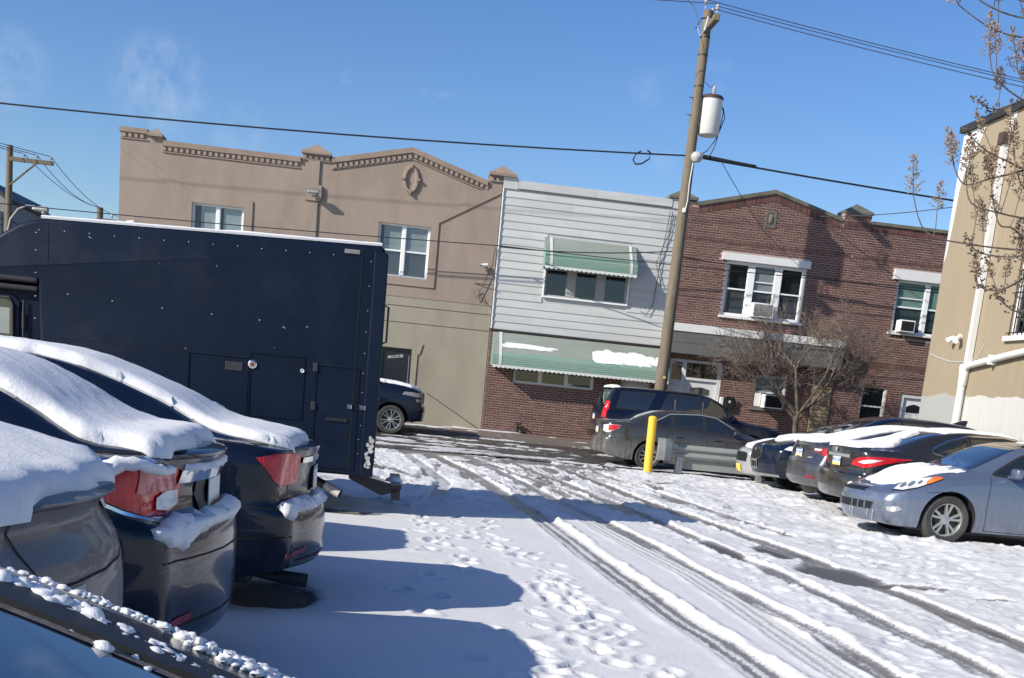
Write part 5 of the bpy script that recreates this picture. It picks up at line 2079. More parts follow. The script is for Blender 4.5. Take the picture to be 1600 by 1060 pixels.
for (a, b) in ((6.52, 9.6), (9.58, 12.4)):
    c = MB()
    wbeam(c, a, b, 0.55, 0.33, 25.95)
    obj('beam', c, M['rail'], gr)
c = MB()
c.box(6.60, 12.4, 26.00, 26.04, 0.16, 0.35)
obj('lower_rail', c, M['rail'], gr)
for x in (6.56, 8.5, 10.4, 12.3):
    c = MB()
    for (a, b, yy0, yy1) in ((x, x + 0.15, 25.86, 25.875), (x, x + 0.15, 25.98, 25.995), (x + 0.068, x + 0.082, 25.87, 25.99)):
        c.box(a, b, yy0, yy1, -0.05, 0.44)
    obj('post', c, M['metal_grey'], gr)
    c = MB()
    c.box(x + 0.01, x + 0.14, 25.96, 26.0, 0.42, 0.72)
    obj('spacer_block', c, M['rail'], gr)
c = MB()
c.bevbox(6.08, 6.42, 25.84, 25.88, 0.32, 0.82, 0.01)
c.box(6.38, 6.42, 25.88, 26.1, 0.32, 0.82)
obj('end_plate', c, M['metal_grey'], gr)
c = MB()
c.prism([(6.42, 0.60), (6.56, 0.62), (6.56, 0.70), (6.42, 0.74)], 25.88, 25.93)
c.prism([(6.42, 0.40), (6.56, 0.42), (6.56, 0.50), (6.42, 0.47)], 25.88, 25.93)
obj('end_strap', c, M['rail'], gr)


# ---------- bare street tree
def grow(mb, p, d, L, r, depth, rnd, spread=0.55, lift=0.12, seg=5, tips=None, rmin=0.006, kids=(2, 4), shrink=0.72):
    n = 4 if depth > 1 else 3
    pts = [Vector(p)]
    rs = [r]
    dd = Vector(d).normalized()
    for i in range(n):
        dd = (dd + Vector((rnd.uniform(-1, 1), rnd.uniform(-1, 1), rnd.uniform(-1, 1))) * 0.17 + Vector((0, 0, lift * 0.3))).normalized()
        pts.append(pts[-1] + dd * L / n)
        rs.append(max(rmin, r * (1 - 0.45 * (i + 1) / n)))
    mb.tube(pts, rs, seg if r > 0.02 else 3, cap=False)
    if depth <= 0:
        if tips is not None:
            tips.append((pts[-1], dd))
        return
    for k in range(rnd.randint(*kids)):
        t = rnd.uniform(0.35, 1.0)
        i = min(n, int(t * n) + 1)
        b = pts[i]
        a = Vector((rnd.uniform(-1, 1), rnd.uniform(-1, 1), rnd.uniform(-0.5, 1))).normalized()
        nd = (dd * (1 - spread) + a * spread + Vector((0, 0, lift))).normalized()
        grow(mb, b, nd, L * shrink * rnd.uniform(0.75, 1.15), max(rmin, rs[i] * 0.72), depth - 1, rnd, spread, lift, seg, tips, rmin, kids, shrink)
    grow(mb, pts[-1], dd, L * shrink, max(rmin, rs[-1] * 0.9), depth - 1, rnd, spread, lift, seg, tips, rmin, kids, shrink)


st = thing('street_tree', 'small bare street tree with a wide tangle of twigs before the brick houses', 'tree', (12.05, 33.6, 0.28), world=True)
rnd = random.Random(21)
c = MB()
c.tube([(12.05, 33.6, 0.25), (12.04, 33.6, 0.9), (12.0, 33.6, 1.5), (12.02, 33.62, 1.75)], [0.10, 0.085, 0.08, 0.085], 12)
limbs = [((12.02, 33.6, 1.7), (-0.18, 0.05, 1.0), 1.25, 0.065), ((12.04, 33.6, 1.55), (0.55, -0.05, 0.75), 1.3, 0.06), ((12.0, 33.6, 1.65), (-0.65, -0.1, 0.6), 1.2, 0.055),
         ((12.0, 33.6, 1.5), (-0.5, 0.35, 0.6), 1.1, 0.045), ((12.06, 33.6, 1.7), (0.35, -0.4, 0.85), 1.1, 0.045), ((12.03, 33.62, 1.8), (0.9, 0.15, 0.5), 1.2, 0.045), ((12.0, 33.6, 1.8), (-0.95, -0.2, 0.45), 1.15, 0.042)]
c2 = MB()
for (p, d, L, r) in limbs:
    p0 = Vector(p)
    dd = Vector(d).normalized()
    pts = [p0, p0 + dd * L * 0.5, p0 + dd * L + Vector((0, 0, 0.08))]
    c.tube(pts, [r, r * 0.8, r * 0.62], 8)
    for k in range(3):
        dv = (dd + Vector((rnd.uniform(-.7, .7), rnd.uniform(-.6, .6), rnd.uniform(-.3, .5)))).normalized()
        grow(c2, pts[1 if k == 0 else 2], dv, L * 0.62, r * 0.5, 5, rnd, 0.60, 0.05, 3, None, 0.0042, (1, 3), 0.76)
obj('trunk', c, M['bark'], st, smooth=True)
obj('crown', c2, M['twig'], st, smooth=False)

# ---------- crape myrtle reaching in from the right, with dry seed heads
ct = thing('crape_myrtle', 'bare crape myrtle with dry brown seed heads reaching in from the right edge', 'tree', (5.35, 8.6, 0.03), world=True)
rnd = random.Random(5)
c = MB()
c.tube([(5.35, 8.6, 0.0), (5.3, 8.5, 1.0), (5.2, 8.3, 1.9)], [0.07, 0.06, 0.05], 10)
c.tube([(5.4, 8.65, 0.0), (5.5, 8.5, 1.2), (5.45, 8.1, 2.2)], [0.06, 0.05, 0.045], 10)
c.tube([(5.2, 8.3, 1.9), (4.9, 7.8, 2.5), (4.4, 7.3, 2.8)], [0.05, 0.04, 0.03], 8)
c.tube([(5.2, 8.3, 1.9), (5.0, 8.0, 2.9), (4.6, 7.4, 3.7)], [0.045, 0.035, 0.028], 8)
c.tube([(5.45, 8.1, 2.2), (5.1, 7.5, 3.4), (4.5, 7.1, 4.2)], [0.045, 0.035, 0.028], 8)
obj('trunk', c, M['bark'], ct, smooth=True)
c = MB()
heads = []


def twig(pts, r0=0.008):
    P_ = [Vector(p) for p in pts]
    # smooth the run
    out = []
    for i in range(len(P_) - 1):
        a, b = P_[i], P_[i + 1]
        pa = P_[i - 1] if i else a
        pb = P_[i + 2] if i + 2 < len(P_) else b
        for k in range(5):
            t = k / 5
            out.append(0.5 * ((2 * a) + (-pa + b) * t + (2 * pa - 5 * a + 4 * b - pb) * t * t + (-pa + 3 * a - 3 * b + pb) * t ** 3))
    out.append(P_[-1])
    n = len(out)
    c.tube(out, [lerp(r0, r0 * 0.4, i / n) for i in range(n)], 5, cap=False)
    return out


B = [
    [(4.4, 7.3, 2.8), (3.9, 7.05, 2.68), (3.45, 7.0, 2.66), (3.15, 7.0, 2.70), (3.03, 7.0, 2.90)],
    [(4.4, 7.3, 2.8), (3.95, 7.1, 2.85), (3.6, 7.0, 2.86), (3.4, 7.0, 2.90), (3.34, 7.0, 3.06)],
    [(4.4, 7.3, 2.8), (4.0, 7.1, 2.95), (3.7, 7.0, 3.12), (3.45, 7.0, 3.20), (3.30, 7.0, 3.30)],
    [(4.4, 7.3, 2.8), (4.0, 7.05, 2.72), (3.75, 7.0, 2.62), (3.5, 7.0, 2.62), (3.42, 7.0, 2.70)],
    [(4.2, 7.2, 2.78), (3.9, 7.05, 2.55), (3.7, 7.0, 2.42), (3.55, 7.0, 2.42), (3.50, 7.0, 2.52)],
    [(4.2, 7.2, 2.78), (3.95, 7.05, 2.98), (3.72, 7.0, 3.02), (3.62, 7.0, 3.20)],
    [(4.2, 7.2, 2.78), (3.9, 7.0, 2.86), (3.78, 7.0, 2.9), (3.74, 7.0, 3.06)],
    [(4.6, 7.4, 3.7), (4.0, 7.1, 3.42), (3.65, 7.0, 3.50), (3.45, 7.0, 3.44), (3.33, 7.0, 3.48)],
    [(4.6, 7.4, 3.7), (4.0, 7.1, 3.45), (3.6, 7.0, 3.52), (3.42, 7.0, 3.62), (3.37, 7.0, 3.72)],
    [(4.6, 7.4, 3.7), (3.9, 7.1, 3.50), (3.66, 7.0, 3.58), (3.56, 7.0, 3.66)],
    [(4.5, 7.1, 4.2), (4.0, 7.0, 3.96), (3.6, 7.0, 3.86), (3.35, 7.0, 3.88), (3.12, 7.0, 3.98)],
    [(4.5, 7.1, 4.2), (4.0, 7.0, 4.0), (3.55, 7.0, 3.96), (3.30, 7.0, 4.0), (3.15, 7.0, 4.08)],
    [(4.5, 7.1, 4.2), (3.9, 7.0, 4.05), (3.5, 7.0, 4.05), (3.36, 7.0, 4.12)],
    [(4.4, 7.3, 2.8), (4.0, 7.1, 2.35), (3.8, 7.0, 2.30), (3.66, 7.0, 2.38)],
    [(3.7, 7.0, 3.12), (3.5, 7.0, 3.05), (3.34, 7.0, 3.0), (3.25, 7.0, 3.10)],
    [(3.9, 7.05, 2.68), (3.7, 7.0, 2.78), (3.6, 7.0, 2.80), (3.52, 7.0, 2.98)],
]
s1 = MB()
s2 = MB()


def capsule(mb, p, s):
    a = rnd.uniform(0, 6.28)
    ax = Vector((math.cos(a), math.sin(a), rnd.uniform(-.6, .9))).normalized() * s
    b = ax.cross(Vector((0.3, 0.2, 1))).normalized() * s * 0.75
    d = ax.cross(b).normalized() * s * 0.75
    mb.add([p + ax, p - ax, p + b, p - b, p + d, p - d], [(0, 2, 4), (2, 1, 4), (1, 3, 4), (3, 0, 4), (2, 0, 5), (1, 2, 5), (3, 1, 5), (0, 3, 5)])


def panicle(tip, d, L, mb, dens=1.0, s=0.0062):
    d = Vector(d).normalized()
    p = Vector(tip)
    c.tube([p, p + d * L], [0.003, 0.0015], 3, cap=False)
    n = int(18 * dens)
    for i in range(n):
        t = i / n
        w = L * 0.30 * (1 - t) ** 0.8 + 0.012
        for k in range(2):
            a = rnd.uniform(0, 6.28)
            side = Vector((math.cos(a), math.sin(a), 0.0))
            side = (side - d * side.dot(d)).normalized()
            b0 = p + d * L * t
            b1 = b0 + (side * 0.85 + d * 0.5).normalized() * w * rnd.uniform(0.6, 1.1)
            c.tube([b0, b1], [0.0016, 0.001], 3, cap=False)
            for q in range(4):
                u = lerp(0.45, 1.0, q / 3)
                capsule(mb, b0.lerp(b1, u) + Vector((rnd.uniform(-1, 1), rnd.uniform(-1, 1), rnd.uniform(-1, 1))) * 0.009, s * rnd.uniform(0.8, 1.3))


for i, pts in enumerate(B):
    out = twig(pts, 0.0075)
    d = (out[-1] - out[-2]).normalized() * 0.5 + Vector((0, 0, 1)) * 0.7
    if i in (2, 4, 7, 13, 3):
        for k in range(6):
            q = out[-1 - k * 2]
            for j in range(10):
                capsule(s2, q + Vector((rnd.uniform(-1, 1), rnd.uniform(-1, 1), rnd.uniform(-1, 1))) * 0.03, 0.011 * rnd.uniform(0.8, 1.2))
    else:
        panicle(out[-1], d, 0.19 + rnd.uniform(0, 0.08), s1)
    for k in (6, 10, 14):
        if k < len(out):
            q = out[k]
            up2 = Vector((rnd.uniform(-.5, .3), rnd.uniform(-.4, .4), 1)).normalized()
            q2 = q + up2 * rnd.uniform(0.06, 0.16)
            c.tube([q, q + up2 * 0.04 + Vector((rnd.uniform(-.01, .01), 0, 0)), q2], [0.004, 0.003, 0.0025], 4, cap=False)
            panicle(q2, up2, rnd.uniform(0.11, 0.19), s1 if rnd.random() < 0.8 else s2, 0.8)
obj('crown', c, M['bark'], ct)
obj('seed_heads', s1, M['seed'], ct, kind='stuff')
obj('dark_seed_heads', s2, M['seed_dark'], ct, kind='stuff')
# ------------------------------------------------------------------ cars
def interp(tab, x):
    xs = [p[0] for p in tab]
    ys = [p[1] for p in tab]
    if x <= xs[0]:
        return ys[0]
    if x >= xs[-1]:
        return ys[-1]
    for i in range(len(xs) - 1):
        if x <= xs[i + 1]:
            # monotone-ish cubic through the table
            h = xs[i + 1] - xs[i]
            t = (x - xs[i]) / h

            def slope(k):
                if k == 0 or k == len(xs) - 1:
                    j = 0 if k == 0 else len(xs) - 2
                    return (ys[j + 1] - ys[j]) / (xs[j + 1] - xs[j])
                a = (ys[k] - ys[k - 1]) / (xs[k] - xs[k - 1])
                b = (ys[k + 1] - ys[k]) / (xs[k + 1] - xs[k])
                return 0 if a * b <= 0 else 2 * a * b / (a + b)
            m0, m1 = slope(i) * h, slope(i + 1) * h
            t2, t3 = t * t, t * t * t
            return (2 * t3 - 3 * t2 + 1) * ys[i] + (t3 - 2 * t2 + t) * m0 + (-2 * t3 + 3 * t2) * ys[i + 1] + (t3 - t2) * m1
    return ys[-1]


def car_body(S):
    """closed body surface; local x runs from the tail (0) to the nose (L), y across, z up from the ground"""
    L, W = S['L'], S['W']
    top, belt, bot = S['top'], S['belt'], S['bot']
    rear, front = S['rear'], S['front']
    re, fe = S.get('rear_w', 0.80), S.get('front_w', 0.74)
    ra, fa = S.get('rear_a', 0.42), S.get('front_a', 0.65)
    roofw = S.get('roofw', 0.68)
    deckw = S.get('deckw', 0.84)
    hroof = max(p[1] for p in top)
    st = []
    for k in range(13):
        st.append(ra * (k / 13) ** 1.8)
    n = 58
    for k in range(n):
        st.append(ra + (L - fa - ra) * k / n)
    for k in range(15):
        st.append(L - fa * (1 - k / 14) ** 1.8 if k < 14 else L)
    st = sorted(set(round(s, 5) for s in st))
    rings = []
    for x in st:
        if x < ra:
            t = (ra - x) / ra
            wf = re + (1 - re) * max(0.0, 1 - t ** 2.4) ** (1 / 2.4)
        elif x > L - fa:
            t = (x - (L - fa)) / fa
            wf = fe + (1 - fe) * max(0.0, 1 - t ** 2.4) ** (1 / 2.4)
        else:
            wf = 1.0
        w = W / 2 * wf
        zt = interp(top, x)
        zb = min(interp(belt, x), zt - 0.012)
        zo = interp(bot, x)
        c = max(0.0, min(1.0, (zt - zb) / (hroof - interp(belt, x if 0.9 < x < L - 0.9 else L / 2))))
        yt = w * (deckw + (roofw - deckw) * c ** 0.8)
        H = zb - zo
        tum = S.get('tuck', 0.05)
        pts = [(0, zo), (0.5 * w, zo), (0.84 * w, zo + 0.002), (0.93 * w, zo + 0.02), ((1 - tum) * w, zo + 0.07), ((1 - tum * 0.4) * w, zo + 0.16), ((1 - tum * 0.1) * w, zo + 0.16 + (H - 0.16) * 0.22),
               (1.0 * w, zo + 0.16 + (H - 0.16) * 0.42), (0.998 * w, zo + 0.16 + (H - 0.16) * 0.6), (0.990 * w, zo + 0.16 + (H - 0.16) * 0.74), (0.985 * w, zo + 0.16 + (H - 0.16) * 0.84),
               (0.972 * w, zo + 0.16 + (H - 0.16) * 0.93), (0.945 * w, zb - 0.004)]
        ys, zs = 0.915 * w, zb + 0.010 * min(1, (zt - zb) / 0.05)
        pts.append((ys, zs))
        ze = zt - 0.035 - 0.03 * c
        ze = max(ze, zs + 0.003)
        y_in = min(yt, 0.90 * w)
        for q in (0.2, 0.4, 0.6, 0.8, 1.0):
            bulge = 0.018 * math.sin(math.pi * q) * c
            pts.append((ys + (y_in - ys) * q + bulge, zs + (ze - zs) * q))
        pts.append((y_in * 0.965, ze + (zt - ze) * 0.38))
        pts.append((y_in * 0.90, ze + (zt - ze) * 0.62))
        pts.append((y_in * 0.74, ze + (zt - ze) * 0.84))
        pts.append((y_in * 0.5, ze + (zt - ze) * 0.94))
        pts.append((y_in * 0.25, zt))
        pts.append((0, zt))
        dense = []
        for k in range(len(pts) - 1):
            (ya, za), (yb_, zb_) = pts[k], pts[k + 1]
            ns = 4 if 6 <= k <= 11 else 1
            for q in range(ns):
                dense.append((ya + (yb_ - ya) * q / ns, za + (zb_ - za) * q / ns))
        dense.append(pts[-1])
        pts = dense
        ring = []
        for (y, z) in pts:
            xx = x
            if x < 1.0:
                s = max(0.0, 1 - x) ** 2.2
                xx += s * interp(rear, z)
            if x > L - 1.0:
                s = min(1.0, max(0.0, 1 - (L - x))) ** 2.2
                xx -= s * interp(front, z)
            ring.append((xx, y, z))
        rings.append(ring)
    n = len(rings[0])
    vs = []
    fs = []
    # full loops: right side y>0, left side y<0
    loop_n = 2 * n - 2
    for ring in rings:
        vs += ring + [(x, -y, z) for (x, y, z) in ring[-2:0:-1]]
    for i in range(len(rings) - 1):
        for k in range(loop_n):
            k2 = (k + 1) % loop_n
            fs.append((i * loop_n + k, i * loop_n + k2, (i + 1) * loop_n + k2, (i + 1) * loop_n + k))
    # caps with a bulge across
    for (ri, sgn, bul) in ((0, -1, S.get('rear_bulge', 0.10)), (len(rings) - 1, 1, S.get('front_bulge', 0.14))):
        ring = rings[ri]
        cols = [1, 0.86, 0.6, 0.3, 0, -0.3, -0.6, -0.86, -1]
        base = ri * loop_n
        idx = []
        for j, u in enumerate(cols):
            col = []
            for k in range(n):
                if j == 0:
                    col.append(base + k)
                elif j == len(cols) - 1:
                    col.append(base + (loop_n - k) % loop_n)
                elif k == 0 or k == n - 1:
                    col.append(base + k if abs(u) < 0 else None)
                else:
                    col.append(None)
            idx.append(col)
        for j in range(1, len(cols) - 1):
            for k in range(n):
                x, y, z = ring[k]
                if k in (0, n - 1):
                    idx[j][k] = base + k          # y = 0 there: all columns meet
                    continue
                vs.append((x + sgn * bul * (1 - cols[j] ** 2) * min(1, y / (W * 0.3)), y * cols[j], z))
                idx[j][k] = len(vs) - 1
        for j in range(len(cols) - 1):
            for k in range(n - 1):
                q = [idx[j][k], idx[j][k + 1], idx[j + 1][k + 1], idx[j + 1][k]]
                q2 = []
                for v in q:
                    if v not in q2:
                        q2.append(v)
                if len(q2) >= 3:
                    fs.append(tuple(q2))
    bm = bmesh.new()
    bv = [bm.verts.new(v) for v in vs]
    for f in fs:
        try:
            bm.faces.new([bv[i] for i in f])
        except ValueError:
            pass
    bmesh.ops.remove_doubles(bm, verts=bm.verts, dist=0.0004)
    bmesh.ops.recalc_face_normals(bm, faces=bm.faces[:])
    return bm


class Car:
    def __init__(s, S, name, label, cat, loc, heading, paint, group=None):
        s.S = S
        s.root = thing(name, label, cat, loc, heading, group)
        bm = car_body(S)
        s.bvh = BVHTree.FromBMesh(bm)
        me = bpy.data.meshes.new('body')
        bm.to_mesh(me)
        bm.free()
        me.materials.append(M[paint])
        me.materials.append(M['well'])
        body = link('body', me)
        R = S['R']
        cut = MB()
        for wx in S['wheels']:
            for sg in (-1, 1):
                a = R + S.get('arch', 0.055)
                pr_ = []
                N = 28
                y0, y1 = sg * (S['W'] / 2 - 0.30), sg * (S['W'] / 2 + 0.2)
                lo, hi = min(y0, y1), max(y0, y1)
                pts = [(wx + a * math.cos(math.pi * k / N), R + a * math.sin(math.pi * k / N)) for k in range(N + 1)] + [(wx - a, -0.1), (wx + a, -0.1)]
                cut.prism(pts, lo, hi)
        cme = bpy.data.meshes.new('cut')
        cme.from_pydata(cut.v, [], cut.f)
        cme.materials.append(M['well'])
        bmc = bmesh.new()
        bmc.from_mesh(cme)
        bmesh.ops.recalc_face_normals(bmc, faces=bmc.faces[:])
        bmc.to_mesh(cme)
        bmc.free()
        co = link('cut', cme)
        md = body.modifiers.new('b', 'BOOLEAN')
        md.object = co
        md.operation = 'DIFFERENCE'
        md.solver = 'EXACT'
        md.material_mode = 'TRANSFER'
        dg = bpy.context.evaluated_depsgraph_get()
        dg.update()
        ev = bpy.data.meshes.new_from_object(body.evaluated_get(dg))
        body.modifiers.clear()
        bpy.data.objects.remove(co)
        body.data = ev
        ev.name = 'body'
        smooth_mesh(ev, S.get('sharp', 38))
        body.parent = s.root
        s.body = body

    # ---- projection helpers: a polygon drawn in a plane is pressed on to the body
    def project(s, pts2, view, off=0.004):
        """view: ('side', sign) pts=(x,z); ('rear',) pts=(y,z); ('front',); ('top',) pts=(x,y); ('dir', azimuth) pts=(u,z)"""
        out = []
        for (u, v) in pts2:
            if view[0] == 'side':
                o, d = Vector((u, view[1] * 3, v)), Vector((0, -view[1], 0))
            elif view[0] == 'rear':
                o, d = Vector((-3, u, v)), Vector((1, 0, 0))
            elif view[0] == 'front':
                o, d = Vector((s.S['L'] + 3, u, v)), Vector((-1, 0, 0))
            elif view[0] == 'top':
                o, d = Vector((u, v, 4)), Vector((0, 0, -1))
            else:
                a = view[1]
                dd = Vector((math.cos(a), math.sin(a), 0))     # direction the viewer looks from
                side = Vector((-math.sin(a), math.cos(a), 0))
                cen = view[2]
                o = Vector((cen[0], cen[1], 0)) + dd * 3 + side * u + Vector((0, 0, v))
                d = -dd
            h = s.bvh.ray_cast(o, d, 9)
            if h[0] is None:
                # fall back on the nearest surface point
                q = o + d * 2.2
                h = s.bvh.find_nearest(q)
            n = h[1]
            if n.dot(d) > 0:
                n = -n
            out.append((h[0] + n * off, n))
        return out

    def patch(s, name, poly, view, m, off=0.004, res=0.05, parent=None, thick=0.0, hmap=None, label=None, smooth=50, kind=None):
        P_ = []
        n = len(poly)
        for i in range(n):
            a, b = Vector(poly[i]), Vector(poly[(i + 1) % n])
            k = max(1, int((b - a).length / res))
            P_ += [a.lerp(b, t / k) for t in range(k)]
        nb = len(P_)
        edges = [(i, (i + 1) % nb) for i in range(nb)]
        x0, x1 = min(p.x for p in P_), max(p.x for p in P_)
        y0, y1 = min(p.y for p in P_), max(p.y for p in P_)
        inner = []
        bpts = np.array([(p.x, p.y) for p in P_])
        y = y0 + res / 2
        while y < y1:
            x = x0 + res / 2
            while x < x1:
                # inside test
                ins = False
                j = nb - 1
                for i in range(nb):
                    yi, yj = P_[i].y, P_[j].y
                    if (yi > y) != (yj > y) and x < (P_[j].x - P_[i].x) * (y - yi) / (yj - yi) + P_[i].x:
                        ins = not ins
                    j = i
                if ins and np.min((bpts[:, 0] - x) ** 2 + (bpts[:, 1] - y) ** 2) > (res * 0.45) ** 2:
                    inner.append(Vector((x, y)))
                x += res
            y += res
        allp = P_ + inner
        r = geometry.delaunay_2d_cdt(allp, edges, [list(range(nb))], 1, 1e-6)
        V, F = r[0], r[2]
        pr_ = s.project([(v.x, v.y) for v in V], view, off)
        if hmap and view[0] == 'top':
            for i, (p, q) in enumerate(pr_):
                zl = interp(s.S['top'], max(0.0, p.x)) - (0.03 + 0.045 * max(0.0, min(1.0, (p.x - 0.05) / 0.4, (s.S['L'] - p.x) / 0.5)))
                if p.z < zl:
                    pr_[i] = (Vector((p.x, p.y, zl)), Vector((0, 0, 1)))
        vs = []
        if hmap:
            dist = []
            for v in V:
                d2 = np.min((bpts[:, 0] - v.x) ** 2 + (bpts[:, 1] - v.y) ** 2)
                dist.append(math.sqrt(d2))
            vs = [tuple(hmap(pp, nn, dd, v)) for (pp, nn), dd, v in zip(pr_, dist, V)]
        else:
            vs = [tuple(pp + nn * thick) for pp, nn in pr_]
        mb = MB()
        mb.add(vs, [tuple(f) for f in F])
        if thick or hmap:
            low = [tuple(pp - nn * 0.01) for pp, nn in pr_]
            b0 = len(mb.v)
            # rim wall down to the body
            ec = {}
            for f in F:
                for i in range(len(f)):
                    a, b = f[i], f[(i + 1) % len(f)]
                    k = (min(a, b), max(a, b))
                    ec.setdefault(k, []).append((a, b))
            mb.v += low
            for k, l_ in ec.items():
                if len(l_) == 1:
                    a, b = l_[0]
                    mb.f.append((b, a, b0 + a, b0 + b))
                    mb.mi.append(0)
        o = obj(name, mb, M[m] if isinstance(m, str) else m, None, smooth=smooth)
        o.parent = parent if parent is not None else s.root
        if label:
            o['label'] = label
        if kind:
            o['kind'] = kind
        return o

    def ribbon(s, name, line, view, w, m, off=0.003, parent=None, closed=False, thick=0.0):
        """a narrow strip following a polyline pressed on the body"""
        pts = []
        n = len(line)
        rng = range(n if closed else n - 1)
        for i in rng:
            a, b = Vector(line[i]), Vector(line[(i + 1) % n])
            k = max(1, int((b - a).length / 0.04))
            pts += [a.lerp(b, t / k) for t in range(k)]
        if not closed:
            pts.append(Vector(line[-1]))
        m_ = len(pts)
        L_, R_ = [], []
        for i in range(m_):
            a = pts[i - 1] if (i or closed) else pts[0]
            b = pts[(i + 1) % m_] if (i < m_ - 1 or closed) else pts[-1]
            d = (b - a)
            d = d.normalized() if d.length > 1e-9 else Vector((1, 0))
            nn = Vector((-d.y, d.x)) * w / 2
            L_.append(tuple(pts[i] + nn))
            R_.append(tuple(pts[i] - nn))
        A = s.project(L_, view, off + thick)
        B_ = s.project(R_, view, off + thick)
        mb = MB()
        vs = [tuple(p) for p, q in A] + [tuple(p) for p, q in B_]
        last = m_ if closed else m_ - 1
        fs = [(i, (i + 1) % m_, m_ + (i + 1) % m_, m_ + i) for i in range(last)]
        mb.add(vs, fs)
        if thick:
            vs2 = [tuple(p - q * (thick + off)) for p, q in A] + [tuple(p - q * (thick + off)) for p, q in B_]
            b0 = len(mb.v)
            mb.v += vs2
            for i in range(last):
                j = (i + 1) % m_
                mb.f += [(i, b0 + i, b0 + j, j), (m_ + j, b0 + m_ + j, b0 + m_ + i, m_ + i)]
                mb.mi += [0, 0]
        o = obj(name, mb, M[m], None, smooth=60)
        o.parent = parent if parent is not None else s.root
        return o

    def seams(s, lines, w=0.007):
        """all the shut lines of the body as one dark part"""
        base = None
        obs = []
        for (line, view) in lines:
            obs.append(s.ribbon('panel_gap', line, view, w, 'seam', 0.0015, s.body))
        return obs

    def wheels(s, style='spoke5', rim='rim', rscale=0.66, w=0.205, inset=0.035):
        R = s.S['R']
        rr = R * rscale
        prof = [(rr, -w / 2 + 0.02), (rr + 0.02, -w / 2), (R - 0.035, -w / 2 - 0.004), (R - 0.010, -w / 2 + 0.018), (R, -w / 2 + 0.04), (R, -0.012), (R - 0.007, -0.008), (R - 0.007, 0.008), (R, 0.012), (R, w / 2 - 0.04), (R - 0.010, w / 2 - 0.018), (R - 0.035, w / 2 + 0.004), (rr + 0.02, w / 2), (rr, w / 2 - 0.02)]
        t = MB()
        t.lathe(prof, (0, 0, 0), 'Y', 40, closed=True)
        tme = t.mesh('wheel', M['tyre'], 35)
        rm = MB()
        # outward side is -y in the local frame of the wheel
        rm.lathe([(rr + 0.004, -w / 2 + 0.012), (rr + 0.004, w / 2 - 0.03), (rr - 0.012, w / 2 - 0.03), (rr - 0.018, 0.0), (rr - 0.016, -w / 2 + 0.03), (rr - 0.004, -w / 2 + 0.012)], (0, 0, 0), 'Y', 40, closed=True)
        ns = {'spoke5': 5, 'twin5': 5, 'spoke10': 10, 'twin6': 6, 'spoke7': 7}[style]
        yf = -w / 2 + 0.022
        for k in range(ns):
            a = 2 * math.pi * k / ns + 0.3
            subs = [0] if not style.startswith('twin') else [-1, 1]
            for sb_ in subs:
                a0 = a + sb_ * 0.10
                a1 = a + sb_ * (0.20 if style.startswith('twin') else 0)
                hw0 = 0.030 if ns == 5 else 0.018
                hw1 = (0.026 if ns == 5 else 0.015) * (0.8 if style.startswith('twin') else 1.1)
                c0 = Vector((math.cos(a0), 0, math.sin(a0)))
                c1 = Vector((math.cos(a1), 0, math.sin(a1)))
                p0, p1 = c0 * 0.045, c1 * (rr - 0.008)
                dd = (p1 - p0).normalized()
                sd = Vector((-dd.z, 0, dd.x))
                vs = []
                for (p, hw_, yy) in ((p0, hw0 * (0.6 if style.startswith('twin') else 1), yf + 0.012), (p1, hw1, yf - 0.004)):
                    vs += [p - sd * hw_ + Vector((0, yy + 0.035, 0)), p - sd * hw_ * 0.7 + Vector((0, yy, 0)), p + sd * hw_ * 0.7 + Vector((0, yy, 0)), p + sd * hw_ + Vector((0, yy + 0.035, 0))]
                rm.add(vs, [(0, 1, 5, 4), (1, 2, 6, 5), (2, 3, 7, 6), (3, 0, 4, 7)])
        rm.lathe([(0.0, yf + 0.004), (0.03, yf + 0.004), (0.062, yf + 0.014), (0.075, yf + 0.04), (0.0, yf + 0.05)], (0, 0, 0), 'Y', 20)
        for k in range(5):
            a = 2 * math.pi * k / 5
            rm.lathe([(0.0, yf + 0.002), (0.010, yf + 0.003), (0.010, yf + 0.02)], (0.05 * math.cos(a), 0, 0.05 * math.sin(a)), 'Y', 8)
        rme = rm.mesh('rim', M[rim], 35)
        dk = MB()
        dk.lathe([(0.0, yf + 0.075), (rr - 0.022, yf + 0.075), (rr - 0.022, yf + 0.085), (0, yf + 0.085)], (0, 0, 0), 'Y', 24)
        dk.lathe([(0.0, yf + 0.055), (rr * 0.62, yf + 0.055), (rr * 0.62, yf + 0.07), (0, yf + 0.07)], (0, 0, 0), 'Y', 24)
        dme = dk.mesh('brake_disc', M['metal_dark'], 35)
        for wx in s.S['wheels']:
            for sg in (-1, 1):
                o = bpy.data.objects.new('wheel', tme)
                COL.objects.link(o)
                o.parent = s.root
                o.location = (wx, sg * (s.S['W'] / 2 - w / 2 - inset), R)
                o.rotation_euler = (0, random.uniform(0, 1.2), 0) if sg < 0 else (0, random.uniform(0, 1.2), math.pi)
                for nm, me in (('rim', rme), ('brake_disc', dme)):
                    q = bpy.data.objects.new(nm, me)
                    COL.objects.link(q)
                    q.parent = o

    def side_windows(s, polys, m='car_glass', trim=None, frame=True):
        for sg in (-1, 1):
            for p in polys:
                g = s.patch('window', p, ('side', sg), m, 0.004, 0.06)
                if frame:
                    s.ribbon('window_seal', p, ('side', sg), 0.028, 'rubber', 0.0055, g, closed=True)

